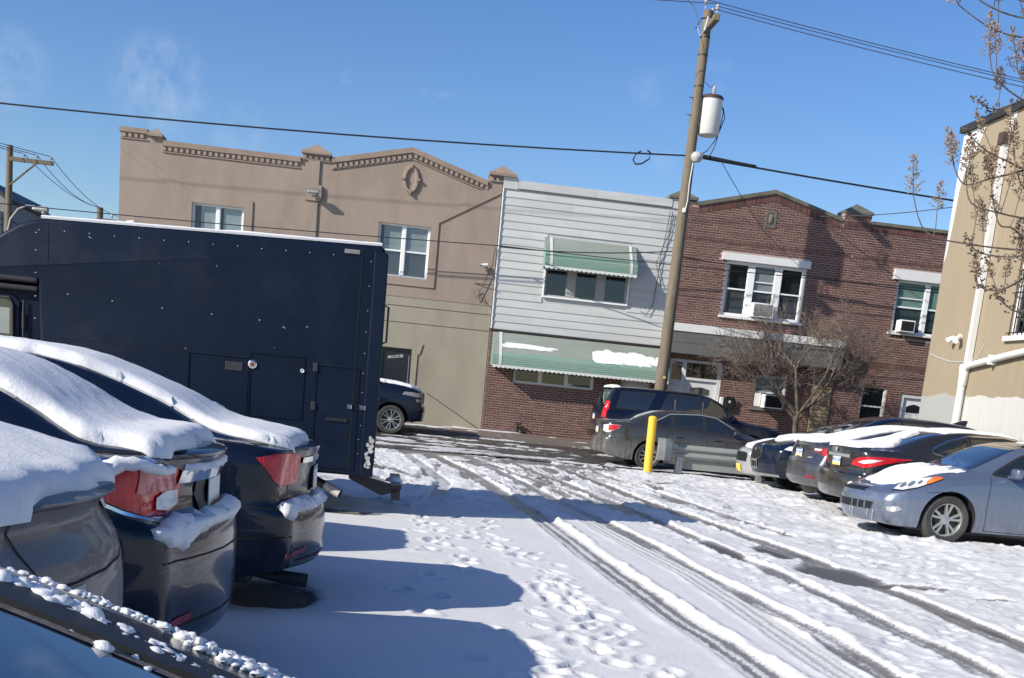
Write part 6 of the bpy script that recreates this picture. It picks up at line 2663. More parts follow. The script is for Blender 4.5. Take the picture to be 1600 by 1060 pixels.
    def snow(s, name, poly, thick=0.07, seed=0, res=0.04, label=None, soft=0.09, view=('top',), lump=0.22, edge=0.02, parent=None):
        """snow lying on the body: rounded rim, uneven skin, straight up in z"""
        poly2 = []
        rs = random.Random(seed)
        n = len(poly)
        for i in range(n):
            a, b = Vector(poly[i]), Vector(poly[(i + 1) % n])
            k = max(1, int((b - a).length / 0.09))
            for t in range(k):
                p = a.lerp(b, t / k)
                e = edge
                poly2.append((p.x + rs.uniform(-e, e), p.y + rs.uniform(-e, e)))

        def hm(p, nrm, d, v):
            q = min(1.0, d / soft)
            h = thick * math.sqrt(max(0.0, 1 - (1 - q) ** 2))
            X_, Y_ = np.array([p.x * 5 + seed * 3.1]), np.array([p.y * 5 + seed])
            h *= (1 - lump / 2) + lump * float(fbm(X_, Y_, 3)[0])

            h += 0.006 * (float(fbm(X_ * 4, Y_ * 4 + p.z * 9, 2)[0]) - 0.5) * (1 if q > 0.05 else 0)
            up_ = (Vector((0, 0, 1)) * 0.75 + nrm * 0.35) if view[0] == 'top' else (Vector((0, 0, 1)) * 0.25 + nrm * 0.85)
            return p + up_ * h
        return s.patch(name, poly2, view, 'snow_car', 0.002, res, parent, 0, hm, label, smooth=80)

    def snow_roll(s, line, view, rad, seed=0, name='snow_ridge', lift=0.0, label=None):
        """a lumpy ridge of snow caught on a ledge, following a line pressed on the body"""
        rs = random.Random(seed)
        pts2 = []
        for i in range(len(line) - 1):
            a, b = Vector(line[i]), Vector(line[i + 1])
            k = max(1, int((b - a).length / 0.03))
            pts2 += [a.lerp(b, t / k) for t in range(k)]
        pts2.append(Vector(line[-1]))
        A = s.project([(p.x, p.y) for p in pts2], view, 0.0)
        n = len(A)
        mb = MB()
        seg = 12
        vs = []
        for i, (p, nn) in enumerate(A):
            u = i / (n - 1)
            R_ = interp(rad, u) * (0.85 + 0.3 * rs.random())
            out = Vector((nn.x, nn.y, 0)).normalized()
            c_ = p + Vector((0, 0, lift)) - out * R_ * 0.15
            for k in range(seg):
                t = 2 * math.pi * k / seg
                q = R_ * (0.85 + 0.3 * rs.random())
                vs.append(c_ + out * math.cos(t) * q * 0.9 + Vector((0, 0, math.sin(t) * q * 1.05)))
        mb.add(vs, [(i * seg + k, i * seg + (k + 1) % seg, (i + 1) * seg + (k + 1) % seg, (i + 1) * seg + k) for i in range(n - 1) for k in range(seg)] +
               [tuple(range(seg)), tuple((n - 1) * seg + k for k in range(seg))])
        me = mb.mesh(name, M['snow_car'], 85)
        o = link(name, me, s.root)
        if label:
            o['label'] = label
        return o

    def part_local(s, name, mb, m, parent=None, smooth=False, label=None):
        me = mb.mesh(name, M[m] if isinstance(m, str) else m, smooth)
        o = link(name, me, parent if parent is not None else s.root)
        if label:
            o['label'] = label
        return o

    def mirrors(s, x, z, m, sz=1.0):
        for sg in (-1, 1):
            b = MB()
            w = s.S['W'] / 2
            b.bevbox(x - 0.05, x + 0.05, sg * w - 0.0 if sg > 0 else -w - 0.20 * sz, w + 0.20 * sz if sg > 0 else -w, z - 0.055 * sz, z + 0.075 * sz, 0.035, 3)
            b.bevbox(x - 0.02, x + 0.04, sg * w - 0.06, sg * w + 0.06, z - 0.06, z - 0.02, 0.01)
            s.part_local('wing_mirror', b, m, smooth=60)

    def handles(s, xs, z, m):
        for sg in (-1, 1):
            for x in xs:
                pr_ = s.project([(x, z), (x + 0.2, z)], ('side', sg), 0.02)
                b = MB()
                b.tube([pr_[0][0] - pr_[0][1] * 0.02, pr_[0][0] + Vector((0.02, 0, 0)), pr_[1][0] - Vector((0.02, 0, 0)), pr_[1][0] - pr_[1][1] * 0.02], [0.010, 0.012, 0.012, 0.010], 8)
                s.part_local('door_handle', b, m, smooth=60)

    def plate(s, end, y, z, body, face_x=None, base='plate_white', w=0.31, h=0.155, lean=0.0):
        """PA-style plate: blue band over, white, yellow under, with characters"""
        r = ('rear',) if end == 'rear' else ('front',)
        (p, n) = s.project([(y, z)], r, 0.012)[0]
        x = p.x if face_x is None else face_x
        sg = -1 if end == 'rear' else 1
        b = MB()
        b.box(min(x, x + sg * 0.005), max(x, x + sg * 0.005), y - w / 2, y + w / 2, z - h / 2, z + h / 2)
        o = s.part_local('licence_plate', b, base)
        for (z0, z1, mm) in ((z + h * 0.36, z + h * 0.49, 'plate_blue'), (z - h * 0.49, z - h * 0.30, 'plate_yellow')):
            b = MB()
            xx = x + sg * 0.005
            b.box(min(xx, xx + sg * 0.001), max(xx, xx + sg * 0.001), y - w / 2 + 0.004, y + w / 2 - 0.004, z0, z1)
            s.part_local('plate_band', b, mm, o)
        if body:
            t = text_mesh('plate_number', body, h * 0.52, M['plate_blue'], (x + sg * 0.0075, y, z + 0.004), (math.pi / 2, 0, -math.pi / 2 if end == 'rear' else math.pi / 2), None, 0.0005, sx=0.95)
            t.parent = o
        return o
# ------------------------------------------------------------------ the vehicles, where they stand
PI = math.pi
M['p_black'] = paint_mat('paint_black', (0.004, 0.008, 0.021), salt=(0.07, 0.08, 0.10), amount=0.08, metal=0.0, rough=0.22, coat=0.4)
M['p_black_salty'] = paint_mat('paint_black_salty', (0.010, 0.011, 0.014), salt=(0.27, 0.265, 0.25), amount=0.75, top=0.85, metal=0.1)
M['p_grey'] = paint_mat('paint_grey', (0.10, 0.105, 0.115), salt=(0.28, 0.27, 0.26), amount=0.6, top=1.6, metal=0.3, rough=0.42, coat=0.35)
M['p_char'] = paint_mat('paint_charcoal', (0.055, 0.060, 0.072), salt=(0.22, 0.2, 0.19), amount=0.4, top=0.8, metal=0.5, rough=0.25)
M['p_dark2'] = paint_mat('paint_dark', (0.018, 0.019, 0.020), salt=(0.22, 0.2, 0.18), amount=0.3, top=0.7, metal=0.3, rough=0.2)
M['p_blue'] = paint_mat('paint_slate_blue', (0.135, 0.172, 0.25), salt=(0.36, 0.36, 0.37), amount=0.35, top=0.8, metal=0.55, rough=0.28)
M['p_silver'] = paint_mat('paint_silver', (0.50, 0.51, 0.50), salt=(0.4, 0.38, 0.35), amount=0.3, metal=0.5, rough=0.3)
M['p_trim'] = mat('plastic_trim', (0.03, 0.03, 0.032), 0.6, var=0.15)
M['grille_dark'] = mat('grille_dark', (0.008, 0.008, 0.009), 0.5)

REAR_A = [(0.15, 0.20), (0.28, 0.06), (0.36, 0.01), (0.50, 0.0), (0.62, 0.012), (0.68, 0.03), (0.70, 0.085), (0.80, 0.10), (0.95, 0.085), (1.04, 0.065), (1.09, 0.045), (1.13, 0.075), (1.2, 0.16), (1.5, 0.5)]
FRONT_A = [(0.15, 0.22), (0.26, 0.10), (0.38, 0.01), (0.50, 0.0), (0.60, 0.03), (0.70, 0.09), (0.80, 0.20), (0.9, 0.34), (1.2, 0.5)]

SEDAN = dict(L=4.75, W=1.82, R=0.325, wheels=(0.98, 3.78),
             top=[(0, 1.085), (0.10, 1.105), (0.45, 1.125), (0.62, 1.145), (0.95, 1.285), (1.35, 1.415), (1.8, 1.455), (2.3, 1.455), (2.75, 1.40), (3.15, 1.24), (3.5, 1.055), (3.9, 0.97), (4.4, 0.86), (4.75, 0.76)],
             belt=[(0, 1.03), (0.5, 1.06), (0.9, 1.05), (1.4, 1.01), (2.5, 0.97), (3.3, 0.945), (3.8, 0.90), (4.4, 0.79), (4.75, 0.70)],
             bot=[(0, 0.30), (0.3, 0.24), (0.6, 0.19), (4.2, 0.17), (4.75, 0.21)], rear=REAR_A, front=FRONT_A, deckw=0.84, roofw=0.665)
SIDEW = [[(1.02, 1.10), (1.28, 1.22), (1.42, 1.32), (1.52, 1.345), (1.56, 1.04), (1.30, 1.05)],
         [(1.60, 1.045), (1.58, 1.35), (1.85, 1.385), (2.30, 1.385), (2.32, 1.015)],
         [(2.37, 1.01), (2.36, 1.385), (2.60, 1.355), (2.85, 1.26), (3.12, 1.10), (3.25, 1.0), (3.0, 0.985)]]


def shift(pts, dx=0, dz=0, sx=1.0):
    return [(a * sx + dx, b + dz) for a, b in pts]


def rear_glass(c, x0, x1, y0, y1, m='car_glass'):
    return c.patch('rear_window', [(x0, -y0), (x0, y0), (x1, y1), (x1, -y1)], ('top',), m, 0.003, 0.07)


def windscreen(c, x0, x1, y0, y1, m='car_glass'):
    return c.patch('windscreen', [(x0, -y0), (x0, y0), (x1, y1), (x1, -y1)], ('top',), m, 0.003, 0.07)


def doors(c, xs, z0, z1, lean=0.0):
    lines = []
    for sg in (-1, 1):
        for (x, xt) in xs:
            lines.append(([(x, z0), (x, z0 + 0.35), (xt, z1)], ('side', sg)))
        lines.append(([(xs[0][0], z0), (xs[-1][0], z0)], ('side', sg)))
    c.seams(lines)


# ===== the row at the left: tails towards the lane, noses to the left (heading -x)
# --- black sedan third from the camera (red wrap-round lamp)
S3 = dict(SEDAN)
S3.update(L=4.7, W=1.83, rear_w=0.76, rear_a=0.48, rear_bulge=0.14, tuck=0.05, roofw=0.61,
          top=[(0, 1.045), (0.25, 1.085), (0.48, 1.115), (0.60, 1.15), (0.80, 1.245), (1.14, 1.37), (1.38, 1.44), (1.6, 1.475), (2.0, 1.49), (2.4, 1.475), (2.8, 1.41), (3.2, 1.24), (3.55, 1.06), (4.0, 0.96), (4.4, 0.86), (4.7, 0.77)])
c3 = Car(S3, 'parked_car', 'black snow-topped sedan with a plain red tail lamp, nearest the box truck', 'car', (-0.53, 7.72, 0.0), PI, 'p_black', 'cars parked in the left row')
c3.side_windows(SIDEW)
rear_glass(c3, 0.66, 1.36, 0.62, 0.50)
windscreen(c3, 3.45, 2.55, 0.66, 0.52)
c3.wheels('spoke10')
# heading pi: local -y is the far side in the picture, local +y faces the camera
tl = c3.patch('tail_lamp', [(-0.14, 0.985), (-0.02, 1.01), (0.12, 1.015), (0.30, 1.0), (0.29, 0.83), (0.04, 0.81), (-0.03, 0.85)], ('dir', math.radians(180 - 38), (0.10, 0.80)), 'lens_red', 0.006, 0.03)
tl2 = c3.patch('tail_lamp', [(0.14, 0.985), (0.02, 1.01), (-0.12, 1.015), (-0.30, 1.0), (-0.29, 0.83), (-0.04, 0.81), (0.03, 0.85)], ('dir', math.radians(180 + 38), (0.10, -0.80)), 'lens_red', 0.006, 0.03)
c3.patch('reverse_lens', [(-0.72, 0.84), (-0.72, 0.90), (-0.60, 0.90), (-0.60, 0.84)], ('rear',), 'lens_clear', 0.009, 0.03, tl2)
c3.seams([([(0.02, 1.06), (0.25, 1.055), (0.9, 1.075)], ('side', 1)), ([(0.10, 0.685), (0.30, 0.70), (0.55, 0.66)], ('side', 1)), ([(-0.55, 0.70), (0.55, 0.70)], ('rear',)),
          ([(1.20, 0.30), (1.30, 0.62), (1.52, 1.0)], ('side', 1)), ([(2.33, 0.25), (2.34, 1.0)], ('side', 1)), ([(-0.62, 0.78), (-0.60, 1.06)], ('rear',)), ([(0.62, 0.78), (0.60, 1.06)], ('rear',))])
c3.ribbon('chrome_strip', [(-0.45, 0.965), (0.45, 0.965)], ('rear',), 0.035, 'chrome', 0.004, thick=0.006)
c3.ribbon('reflector', [(0.52, 0.42), (0.78, 0.40)], ('rear',), 0.035, 'lens_darkred', 0.004)
c3.ribbon('bumper_crease', [(0.02, 0.52), (0.4, 0.50), (0.7, 0.47)], ('side', 1), 0.012, 'seam', 0.002)
c3.patch('lower_valance', [(-0.62, 0.28), (-0.62, 0.36), (0.62, 0.36), (0.62, 0.28)], ('rear',), 'p_trim', 0.004, 0.05)
c3.plate('rear', 0.0, 0.83, '')
ex = MB()
ex.tube([(0.9, 0.52, 0.27), (0.35, 0.52, 0.27), (0.12, 0.53, 0.23), (-0.06, 0.54, 0.22)], 0.035, 14, cap=False)
ex.tube([(0.10, 0.53, 0.232), (-0.075, 0.54, 0.22)], [0.042, 0.045], 14, cap=False)
c3.part_local('exhaust', ex, 'metal_dark', smooth=40)
ex = MB()
ex.bevbox(0.25, 1.0, 0.2, 0.72, 0.20, 0.33, 0.04)
c3.part_local('silencer', ex, 'metal_dark', smooth=60)
c3.snow('snow_layer', [(0.045, -0.62), (0.03, 0.0), (0.045, 0.62), (0.14, 0.66), (0.38, 0.65), (0.56, 0.58), (0.8, 0.53), (1.1, 0.49), (1.5, 0.47), (2.9, 0.46), (3.5, 0.62), (4.3, 0.62), (4.45, 0.0), (4.3, -0.62), (3.5, -0.62), (2.9, -0.46), (1.5, -0.47), (1.1, -0.49), (0.8, -0.53), (0.56, -0.58), (0.38, -0.65), (0.14, -0.66)], 0.05, 3, 0.035, label='thick snow over roof, rear window and boot')
for (pl_, vw, th_, sd_) in (
        ([(-0.72, 0.665), (-0.4, 0.66), (0.0, 0.665), (0.45, 0.66), (0.72, 0.66), (0.74, 0.715), (0.4, 0.735), (-0.4, 0.735), (-0.72, 0.71)], ('rear',), 0.045, 5),
        ([(0.02, 0.63), (0.0, 0.70), (0.08, 0.72), (0.22, 0.735), (0.30, 0.70), (0.28, 0.65), (0.16, 0.655), (0.10, 0.62)], ('dir', math.radians(142), (0.10, 0.80)), 0.05, 8)):
    c3.snow('snow_patch', pl_, th_, sd_, 0.022, soft=0.035, view=vw, edge=0.009, lump=0.5)

# --- black sedan in the middle (large bright tail lamp, chrome)
S2 = dict(SEDAN)
S2.update(L=4.85, W=1.86, roofw=0.61, rear_w=0.76, rear_a=0.48, rear_bulge=0.14,
          rear=[(0.15, 0.22), (0.28, 0.08), (0.36, 0.015), (0.48, 0.0), (0.66, 0.0), (0.80, 0.012), (0.845, 0.03), (0.87, 0.10), (0.95, 0.115), (1.05, 0.085), (1.12, 0.055), (1.17, 0.04), (1.2, 0.07), (1.26, 0.16), (1.5, 0.5)],
          top=[(0, 1.135), (0.10, 1.15), (0.28, 1.155), (0.40, 1.185), (0.60, 1.29), (0.80, 1.375), (1.0, 1.43), (1.4, 1.485), (1.9, 1.50), (2.3, 1.485), (2.8, 1.41), (3.2, 1.25), (3.6, 1.07), (4.0, 0.99), (4.5, 0.88), (4.85, 0.78)],
          belt=[(0, 1.09), (0.5, 1.10), (0.9, 1.09), (1.4, 1.05), (2.5, 1.0), (3.3, 0.96), (3.9, 0.91), (4.5, 0.80), (4.85, 0.72)])
c2 = Car(S2, 'parked_car', 'black sedan with a curl of snow over its big red tail lamp and snowy bumper', 'car', (-0.83, 5.40, 0.0), PI, 'p_black', 'cars parked in the left row')
c2.side_windows(shift(SIDEW[0], 0.02, 0.05) and [shift(p, 0.03, 0.04) for p in SIDEW])
rear_glass(c2, 0.66, 1.36, 0.62, 0.50)
windscreen(c2, 3.5, 2.6, 0.66, 0.52)
c2.wheels('spoke10')
for sg in (1, -1):
    v = ('dir', math.radians(180 - sg * 42), (0.10, sg * 0.80))

    def f_(pts):
        return [((a + 0.065) * sg, 0.95 + (b - 0.95) * 1.12 + 0.02) for a, b in pts]
    tl = c2.patch('tail_lamp', f_([(-0.46, 1.045), (-0.16, 1.05), (0.02, 1.055), (0.16, 1.04), (0.215, 0.98), (0.22, 0.90), (0.10, 0.862), (-0.04, 0.868), (-0.16, 0.90), (-0.36, 0.985)]), v, 'lens_red', 0.006, 0.025)
    c2.patch('reverse_lens', f_([(0.03, 0.885), (0.04, 0.93), (0.10, 0.955), (0.19, 0.955), (0.20, 0.90), (0.11, 0.878)]), v, 'lens_clear', 0.014, 0.025, tl)
    c2.patch('brake_lens', f_([(-0.10, 0.955), (-0.09, 1.035), (0.05, 1.04), (0.14, 1.03), (0.17, 0.985), (0.16, 0.955), (0.10, 0.94), (0.04, 0.965), (-0.02, 0.945)]), v, 'lens_pink', 0.011, 0.025, tl)
    c2.ribbon('chrome_rim', f_([(-0.475, 1.052), (-0.16, 1.06), (0.0, 1.066)]), v, 0.014, 'chrome', 0.006, tl, thick=0.004)
    c2.ribbon('chrome_rim', f_([(-0.475, 1.045), (-0.365, 0.972), (-0.16, 0.888), (-0.04, 0.857), (0.09, 0.850)]), v, 0.014, 'chrome', 0.006, tl, thick=0.004)
c2.ribbon('boot_garnish', [(-0.52, 1.03), (0.52, 1.03)], ('rear',), 0.055, 'chrome', 0.004, thick=0.012)
c2.seams([([(0.02, 1.125), (0.25, 1.12), (0.9, 1.125)], ('side', 1)), ([(0.10, 0.85), (0.28, 0.83), (0.55, 0.70), (0.62, 0.60)], ('side', 1)), ([(-0.62, 0.87), (-0.60, 1.12)], ('rear',)), ([(0.62, 0.87), (0.60, 1.12)], ('rear',)),
          ([(1.20, 0.30), (1.30, 0.62), (1.52, 1.05)], ('side', 1)), ([(2.35, 0.25), (2.36, 1.04)], ('side', 1)), ([(-0.60, 0.86), (0.60, 0.86)], ('rear',))])
c2.patch('plate_recess', [(-0.30, 0.87), (-0.30, 1.0), (0.30, 1.0), (0.30, 0.87)], ('rear',), 'p_trim', 0.003, 0.05)
c2.plate('rear', 0.0, 0.935, '', base='plate_white')
c2.ribbon('reflector', [(0.55, 0.45), (0.80, 0.43)], ('rear',), 0.035, 'lens_darkred', 0.004)
c2.ribbon('bumper_crease', [(-0.75, 0.42), (0.75, 0.42)], ('rear',), 0.012, 'seam', 0.002)
c2.ribbon('bumper_crease', [(-0.80, 0.70), (0.80, 0.70)], ('rear',), 0.008, 'seam', 0.002)
lp_ = MB()
lp_.bevbox(0.015, 0.04, 0.50, 0.60, 0.765, 0.80, 0.01)
ex = MB()
ex.tube([(0.9, 0.52, 0.25), (0.3, 0.52, 0.25), (0.02, 0.53, 0.24)], 0.035, 14, cap=False)
c2.part_local('exhaust', ex, 'metal_dark', smooth=40)
c2.snow('snow_layer', [(0.045, -0.62), (0.025, 0.0), (0.045, 0.62), (0.14, 0.66), (0.38, 0.65), (0.56, 0.58), (0.8, 0.53), (1.1, 0.49), (1.5, 0.47), (2.9, 0.46), (3.5, 0.62), (4.3, 0.62), (4.45, 0.0), (4.3, -0.62), (3.5, -0.62), (2.9, -0.46), (1.5, -0.47), (1.1, -0.49), (0.8, -0.53), (0.56, -0.58), (0.38, -0.65), (0.14, -0.66)], 0.05, 5, 0.03, label='thick snow over roof, rear window and boot')
for (pl_, vw, th_, sd_) in (
        ([(-0.74, 0.80), (-0.62, 0.835), (-0.3, 0.865), (0.3, 0.865), (0.66, 0.845), (0.70, 0.79), (0.5, 0.785), (0.3, 0.81), (0.0, 0.80), (-0.4, 0.81)], ('rear',), 0.038, 6),
        ([(0.0, 0.845), (0.10, 0.862), (0.20, 0.872), (0.31, 0.86), (0.32, 0.78), (0.25, 0.765), (0.20, 0.73), (0.15, 0.76), (0.09, 0.75), (0.05, 0.79), (0.0, 0.81)], ('dir', math.radians(138), (0.10, 0.80)), 0.034, 7)):
    c2.snow('snow_patch', pl_, th_, sd_, 0.02, soft=0.035, view=vw, edge=0.009, lump=0.5)
c2.snow('snow_patch', [(-0.35, 1.035), (0.2, 1.03), (0.48, 1.03), (0.48, 1.075), (0.1, 1.08), (-0.35, 1.08)], 0.03, 14, 0.02, soft=0.03, view=('rear',), edge=0.008, lump=0.5)
# the arch of snow that slid over the lamp
sa = MB()
rr_ = random.Random(2)
arc = []
A0 = c2.project([(-0.185, 0.905), (-0.195, 0.95), (-0.19, 1.0), (-0.16, 1.05), (-0.10, 1.08), (-0.03, 1.085), (0.05, 1.07), (0.12, 1.065), (0.20, 1.065)], ('dir', math.radians(138), (0.10, 0.80)), 0.02)
pts = []
for i in range(len(A0) - 1):
    for k in range(3):
        pts.append(A0[i][0].lerp(A0[i + 1][0], k / 3) + Vector((rr_.uniform(-.004, .004), rr_.uniform(-.004, .004), rr_.uniform(-.004, .004))))
n_ = len(pts)
sa.tube(pts, [lerp(0.045, 0.015, i / n_) * (0.8 + 0.4 * rr_.random()) * (0.55 if i == 0 else 1) for i in range(n_)], 12)
c2.part_local('snow_arch', sa, 'snow_car', smooth=80, label='curl of snow slid down over the tail lamp')

# --- grey sedan beside the camera's car
S1 = dict(SEDAN)
S1.update(L=4.8, W=1.84, rear_w=0.78, rear_a=0.42, rear_bulge=0.17,
          rear=[(0.15, 0.20), (0.30, 0.06), (0.40, 0.0), (0.62, 0.0), (0.84, 0.0), (0.92, 0.005), (1.0, 0.022), (1.05, 0.055), (1.09, 0.075), (1.13, 0.05), (1.165, 0.0), (1.2, 0.03), (1.5, 0.5)],
          top=[(0, 1.165), (0.10, 1.185), (0.30, 1.235), (0.60, 1.33), (0.95, 1.41), (1.35, 1.475), (1.8, 1.50), (2.3, 1.485), (2.8, 1.41), (3.2, 1.25), (3.6, 1.07), (4.0, 0.99), (4.5, 0.88), (4.8, 0.78)],
          belt=[(0, 1.13), (0.5, 1.13), (0.9, 1.11), (1.4, 1.06), (2.5, 1.0), (3.3, 0.96), (3.9, 0.91), (4.5, 0.80), (4.8, 0.72)])
c1 = Car(S1, 'parked_car', 'grey dusty sedan with smooth snow on its boot and a clear tail lamp', 'car', (-0.85, 2.95, 0.0), PI, 'p_grey', 'cars parked in the left row')
c1.side_windows([shift(p, 0.03, 0.04) for p in SIDEW])
rear_glass(c1, 0.70, 1.36, 0.62, 0.50)
windscreen(c1, 3.5, 2.6, 0.66, 0.52)
c1.wheels('spoke10')
for sg in (1, -1):
    tl = c1.patch('tail_lamp', [(sg * 0.44, 1.02), (sg * 0.42, 1.07), (sg * 0.48, 1.115), (sg * 0.62, 1.135), (sg * 0.80, 1.14), (sg * 0.82, 1.03), (sg * 0.62, 0.995)], ('rear',), 'lens_smoke', 0.006, 0.03)
    c1.ribbon('lamp_divider', [(sg * 0.60, 0.995), (sg * 0.615, 1.13)], ('rear',), 0.012, 'rubber', 0.008, tl)
    c1.patch('reverse_lens', [(sg * 0.47, 1.045), (sg * 0.46, 1.075), (sg * 0.60, 1.08), (sg * 0.60, 1.045)], ('rear',), 'lens_clear', 0.009, 0.03, tl)
c1.seams([([(-0.36, 0.965), (0.36, 0.965)], ('rear',)), ([(-0.60, 1.19), (0.60, 1.19)], ('rear',)), ([(0.36, 0.965), (0.42, 1.18)], ('rear',)), ([(-0.36, 0.965), (-0.42, 1.18)], ('rear',)), ([(0.33, 0.965), (0.27, 0.80)], ('rear',))])
c1.plate('rear', 0.0, 0.62, '')
c1.patch('plate_bracket', [(0.17, 0.78), (0.17, 0.955), (0.26, 0.955), (0.26, 0.78)], ('rear',), 'frame_grey', 0.005, 0.05)
c1.snow('snow_layer', [(-0.045, -0.62), (-0.085, -0.3), (-0.10, 0.0), (-0.085, 0.3), (-0.045, 0.60), (0.05, 0.63), (0.2, 0.655), (0.5, 0.65), (0.85, 0.60), (1.15, 0.55), (1.5, 0.50), (2.9, 0.6), (3.5, 0.7), (4.4, 0.7), (4.5, 0), (4.4, -0.7), (3.5, -0.7), (2.9, -0.6), (1.5, -0.50), (1.15, -0.55), (0.85, -0.60), (0.5, -0.65), (0.2, -0.655), (0.05, -0.63)], 0.055, 11, 0.035, soft=0.10, label='smooth snow over the boot lid')
c1.snow_roll([(0.45, 1.135), (0.80, 1.145)], ('rear',), [(0, 0.006), (0.5, 0.014), (1, 0.02)], 8, lift=0.0)

# --- dark sedan whose tail pillar crosses the lower left corner
S0 = dict(SEDAN)
S0.update(L=4.8, W=1.80, roofw=0.70, deckw=0.86,
          top=[(0, 1.03), (0.10, 1.045), (0.40, 1.065), (0.56, 1.11), (0.77, 1.20), (1.04, 1.30), (1.4, 1.395), (1.8, 1.45), (2.3, 1.46), (2.8, 1.40), (3.2, 1.24), (3.6, 1.06), (4.0, 0.98), (4.5, 0.87), (4.8, 0.78)],
          belt=[(0, 0.98), (0.5, 1.0), (0.9, 1.0), (1.4, 1.0), (2.5, 0.97), (3.3, 0.94), (3.9, 0.90), (4.5, 0.79), (4.8, 0.71)])
c0 = Car(S0, 'parked_car', 'dark car in the lower left corner, blue rear window, snow crumbs on its pillar', 'car', (0.62, 0.62, 0.0), PI, 'p_black', 'cars parked in the left row')
c0.side_windows(SIDEW)
c0.wheels('spoke10')
for sg in (1, -1):
    tl = c0.patch('tail_lamp', [(sg * 0.45, 0.82), (sg * 0.45, 0.97), (sg * 0.78, 0.97), (sg * 0.80, 0.84)], ('rear',), 'lens_red', 0.006, 0.03)
c0.plate('rear', 0.0, 0.80, '')
windscreen(c0, 3.5, 2.6, 0.66, 0.52)

# --- low dark sedan hidden between the third car and the truck; its shadow falls into the lane
S4 = dict(SEDAN)
c4 = Car(S4, 'parked_car', 'low dark car hidden behind the black sedans, known by its shadow beside the truck', 'car', (-1.42, 9.9, 0.0), PI, 'p_dark2', 'cars parked in the left row')
c4.side_windows(SIDEW)
rear_glass(c4, 0.66, 1.36, 0.62, 0.50)
windscreen(c4, 3.45, 2.55, 0.66, 0.52)
c4.wheels('spoke10')
for sg in (1, -1):
    c4.patch('tail_lamp', [(sg * 0.45, 0.85), (sg * 0.45, 1.0), (sg * 0.78, 1.0), (sg * 0.80, 0.87)], ('rear',), 'lens_red', 0.006, 0.04)
c4.snow('snow_layer', [(0.05, -0.66), (0.05, 0.66), (0.5, 0.77), (1.3, 0.63), (2.8, 0.6), (2.8, -0.6), (1.3, -0.63), (0.5, -0.77)], 0.07, 13, 0.07)

M['glass_defrost'] = mat('rear_glass_blue', (0.004, 0.012, 0.030), 0.03, var=0.05, spec=1.0, coat=1.0)

rear_glass(c0, 0.58, 1.42, 0.46, 0.40, 'glass_defrost')
for sg in (1, -1):
    c0.ribbon('glass_seal', [(0.56, sg * 0.50), (1.0, sg * 0.465), (1.44, sg * 0.435)], ('top',), 0.065, 'rubber', 0.002, thick=0.008)
    c0.ribbon('edge_reflection', [(0.58, sg * 0.458), (1.0, sg * 0.424), (1.42, sg * 0.396)], ('top',), 0.016, 'concrete', 0.004)  # tan strip painted in for the reflection along the glass edge


def crumbs(car, name, line, view, n, smin, smax, spread, seed, label=None):
    rs = random.Random(seed)
    mb = MB()
    bm0 = bmesh.new()
    bmesh.ops.create_icosphere(bm0, subdivisions=2, radius=1)
    bv = [v.co.copy() for v in bm0.verts]
    bf = [[v.index for v in f.verts] for f in bm0.faces]
    bm0.free()
    for i in range(n):
        u = rs.random()
        k = u * (len(line) - 1)
        j = min(int(k), len(line) - 2)
        p = Vector(line[j]).lerp(Vector(line[j + 1]), k - j)
        q = Vector((p.x + rs.uniform(-spread, spread), p.y + rs.uniform(-spread, spread)))
        h, nn = car.project([(q.x, q.y)], view, 0.0)[0]
        s_ = smin + (smax - smin) * rs.random() ** 2.2
        ph = rs.uniform(0, 9)
        sc = Vector((rs.uniform(.8, 1.3), rs.uniform(.8, 1.3), rs.uniform(.6, 1.0)))
        vs = []
        for v in bv:
            d = 1 + 0.18 * math.sin(v.x * 5 + ph) * math.cos(v.y * 6 + ph * 2) + 0.15 * math.sin(v.z * 9 + ph) + rs.uniform(-.08, .08)
            vs.append(h + Vector((v.x * sc.x, v.y * sc.y, v.z * sc.z)) * s_ * d + nn * s_ * 0.35)
        mb.add(vs, bf)
    me = mb.mesh(name, M['snow_clump'], 60)
    o = link(name, me, car.root)
    o['kind'] = 'stuff'
    if label:
        o['label'] = label
    return o


crumbs(c0, 'snow_crumbs', [(0.70, -0.665), (1.0, -0.66), (1.5, -0.62)], ('top',), 900, 0.002, 0.007, 0.010, 1, 'line of icy crumbs along the outer pillar edge')
crumbs(c0, 'snow_crumbs', [(0.70, -0.62), (0.82, -0.61)], ('top',), 60, 0.003, 0.008, 0.014, 6)
crumbs(c0, 'snow_clumps', [(0.74, -0.475), (0.84, -0.49), (0.94, -0.50)], ('top',), 260, 0.003, 0.011, 0.014, 2, 'lumps of wet snow on the window seal')
crumbs(c0, 'snow_clumps', [(0.90, -0.505), (1.0, -0.505)], ('top',), 110, 0.003, 0.013, 0.012, 3)
crumbs(c0, 'snow_clumps', [(1.02, -0.51), (1.14, -0.50)], ('top',), 70, 0.003, 0.011, 0.008, 4)
crumbs(c0, 'snow_clumps', [(0.80, -0.44), (0.90, -0.44)], ('top',), 8, 0.004, 0.009, 0.014, 5)

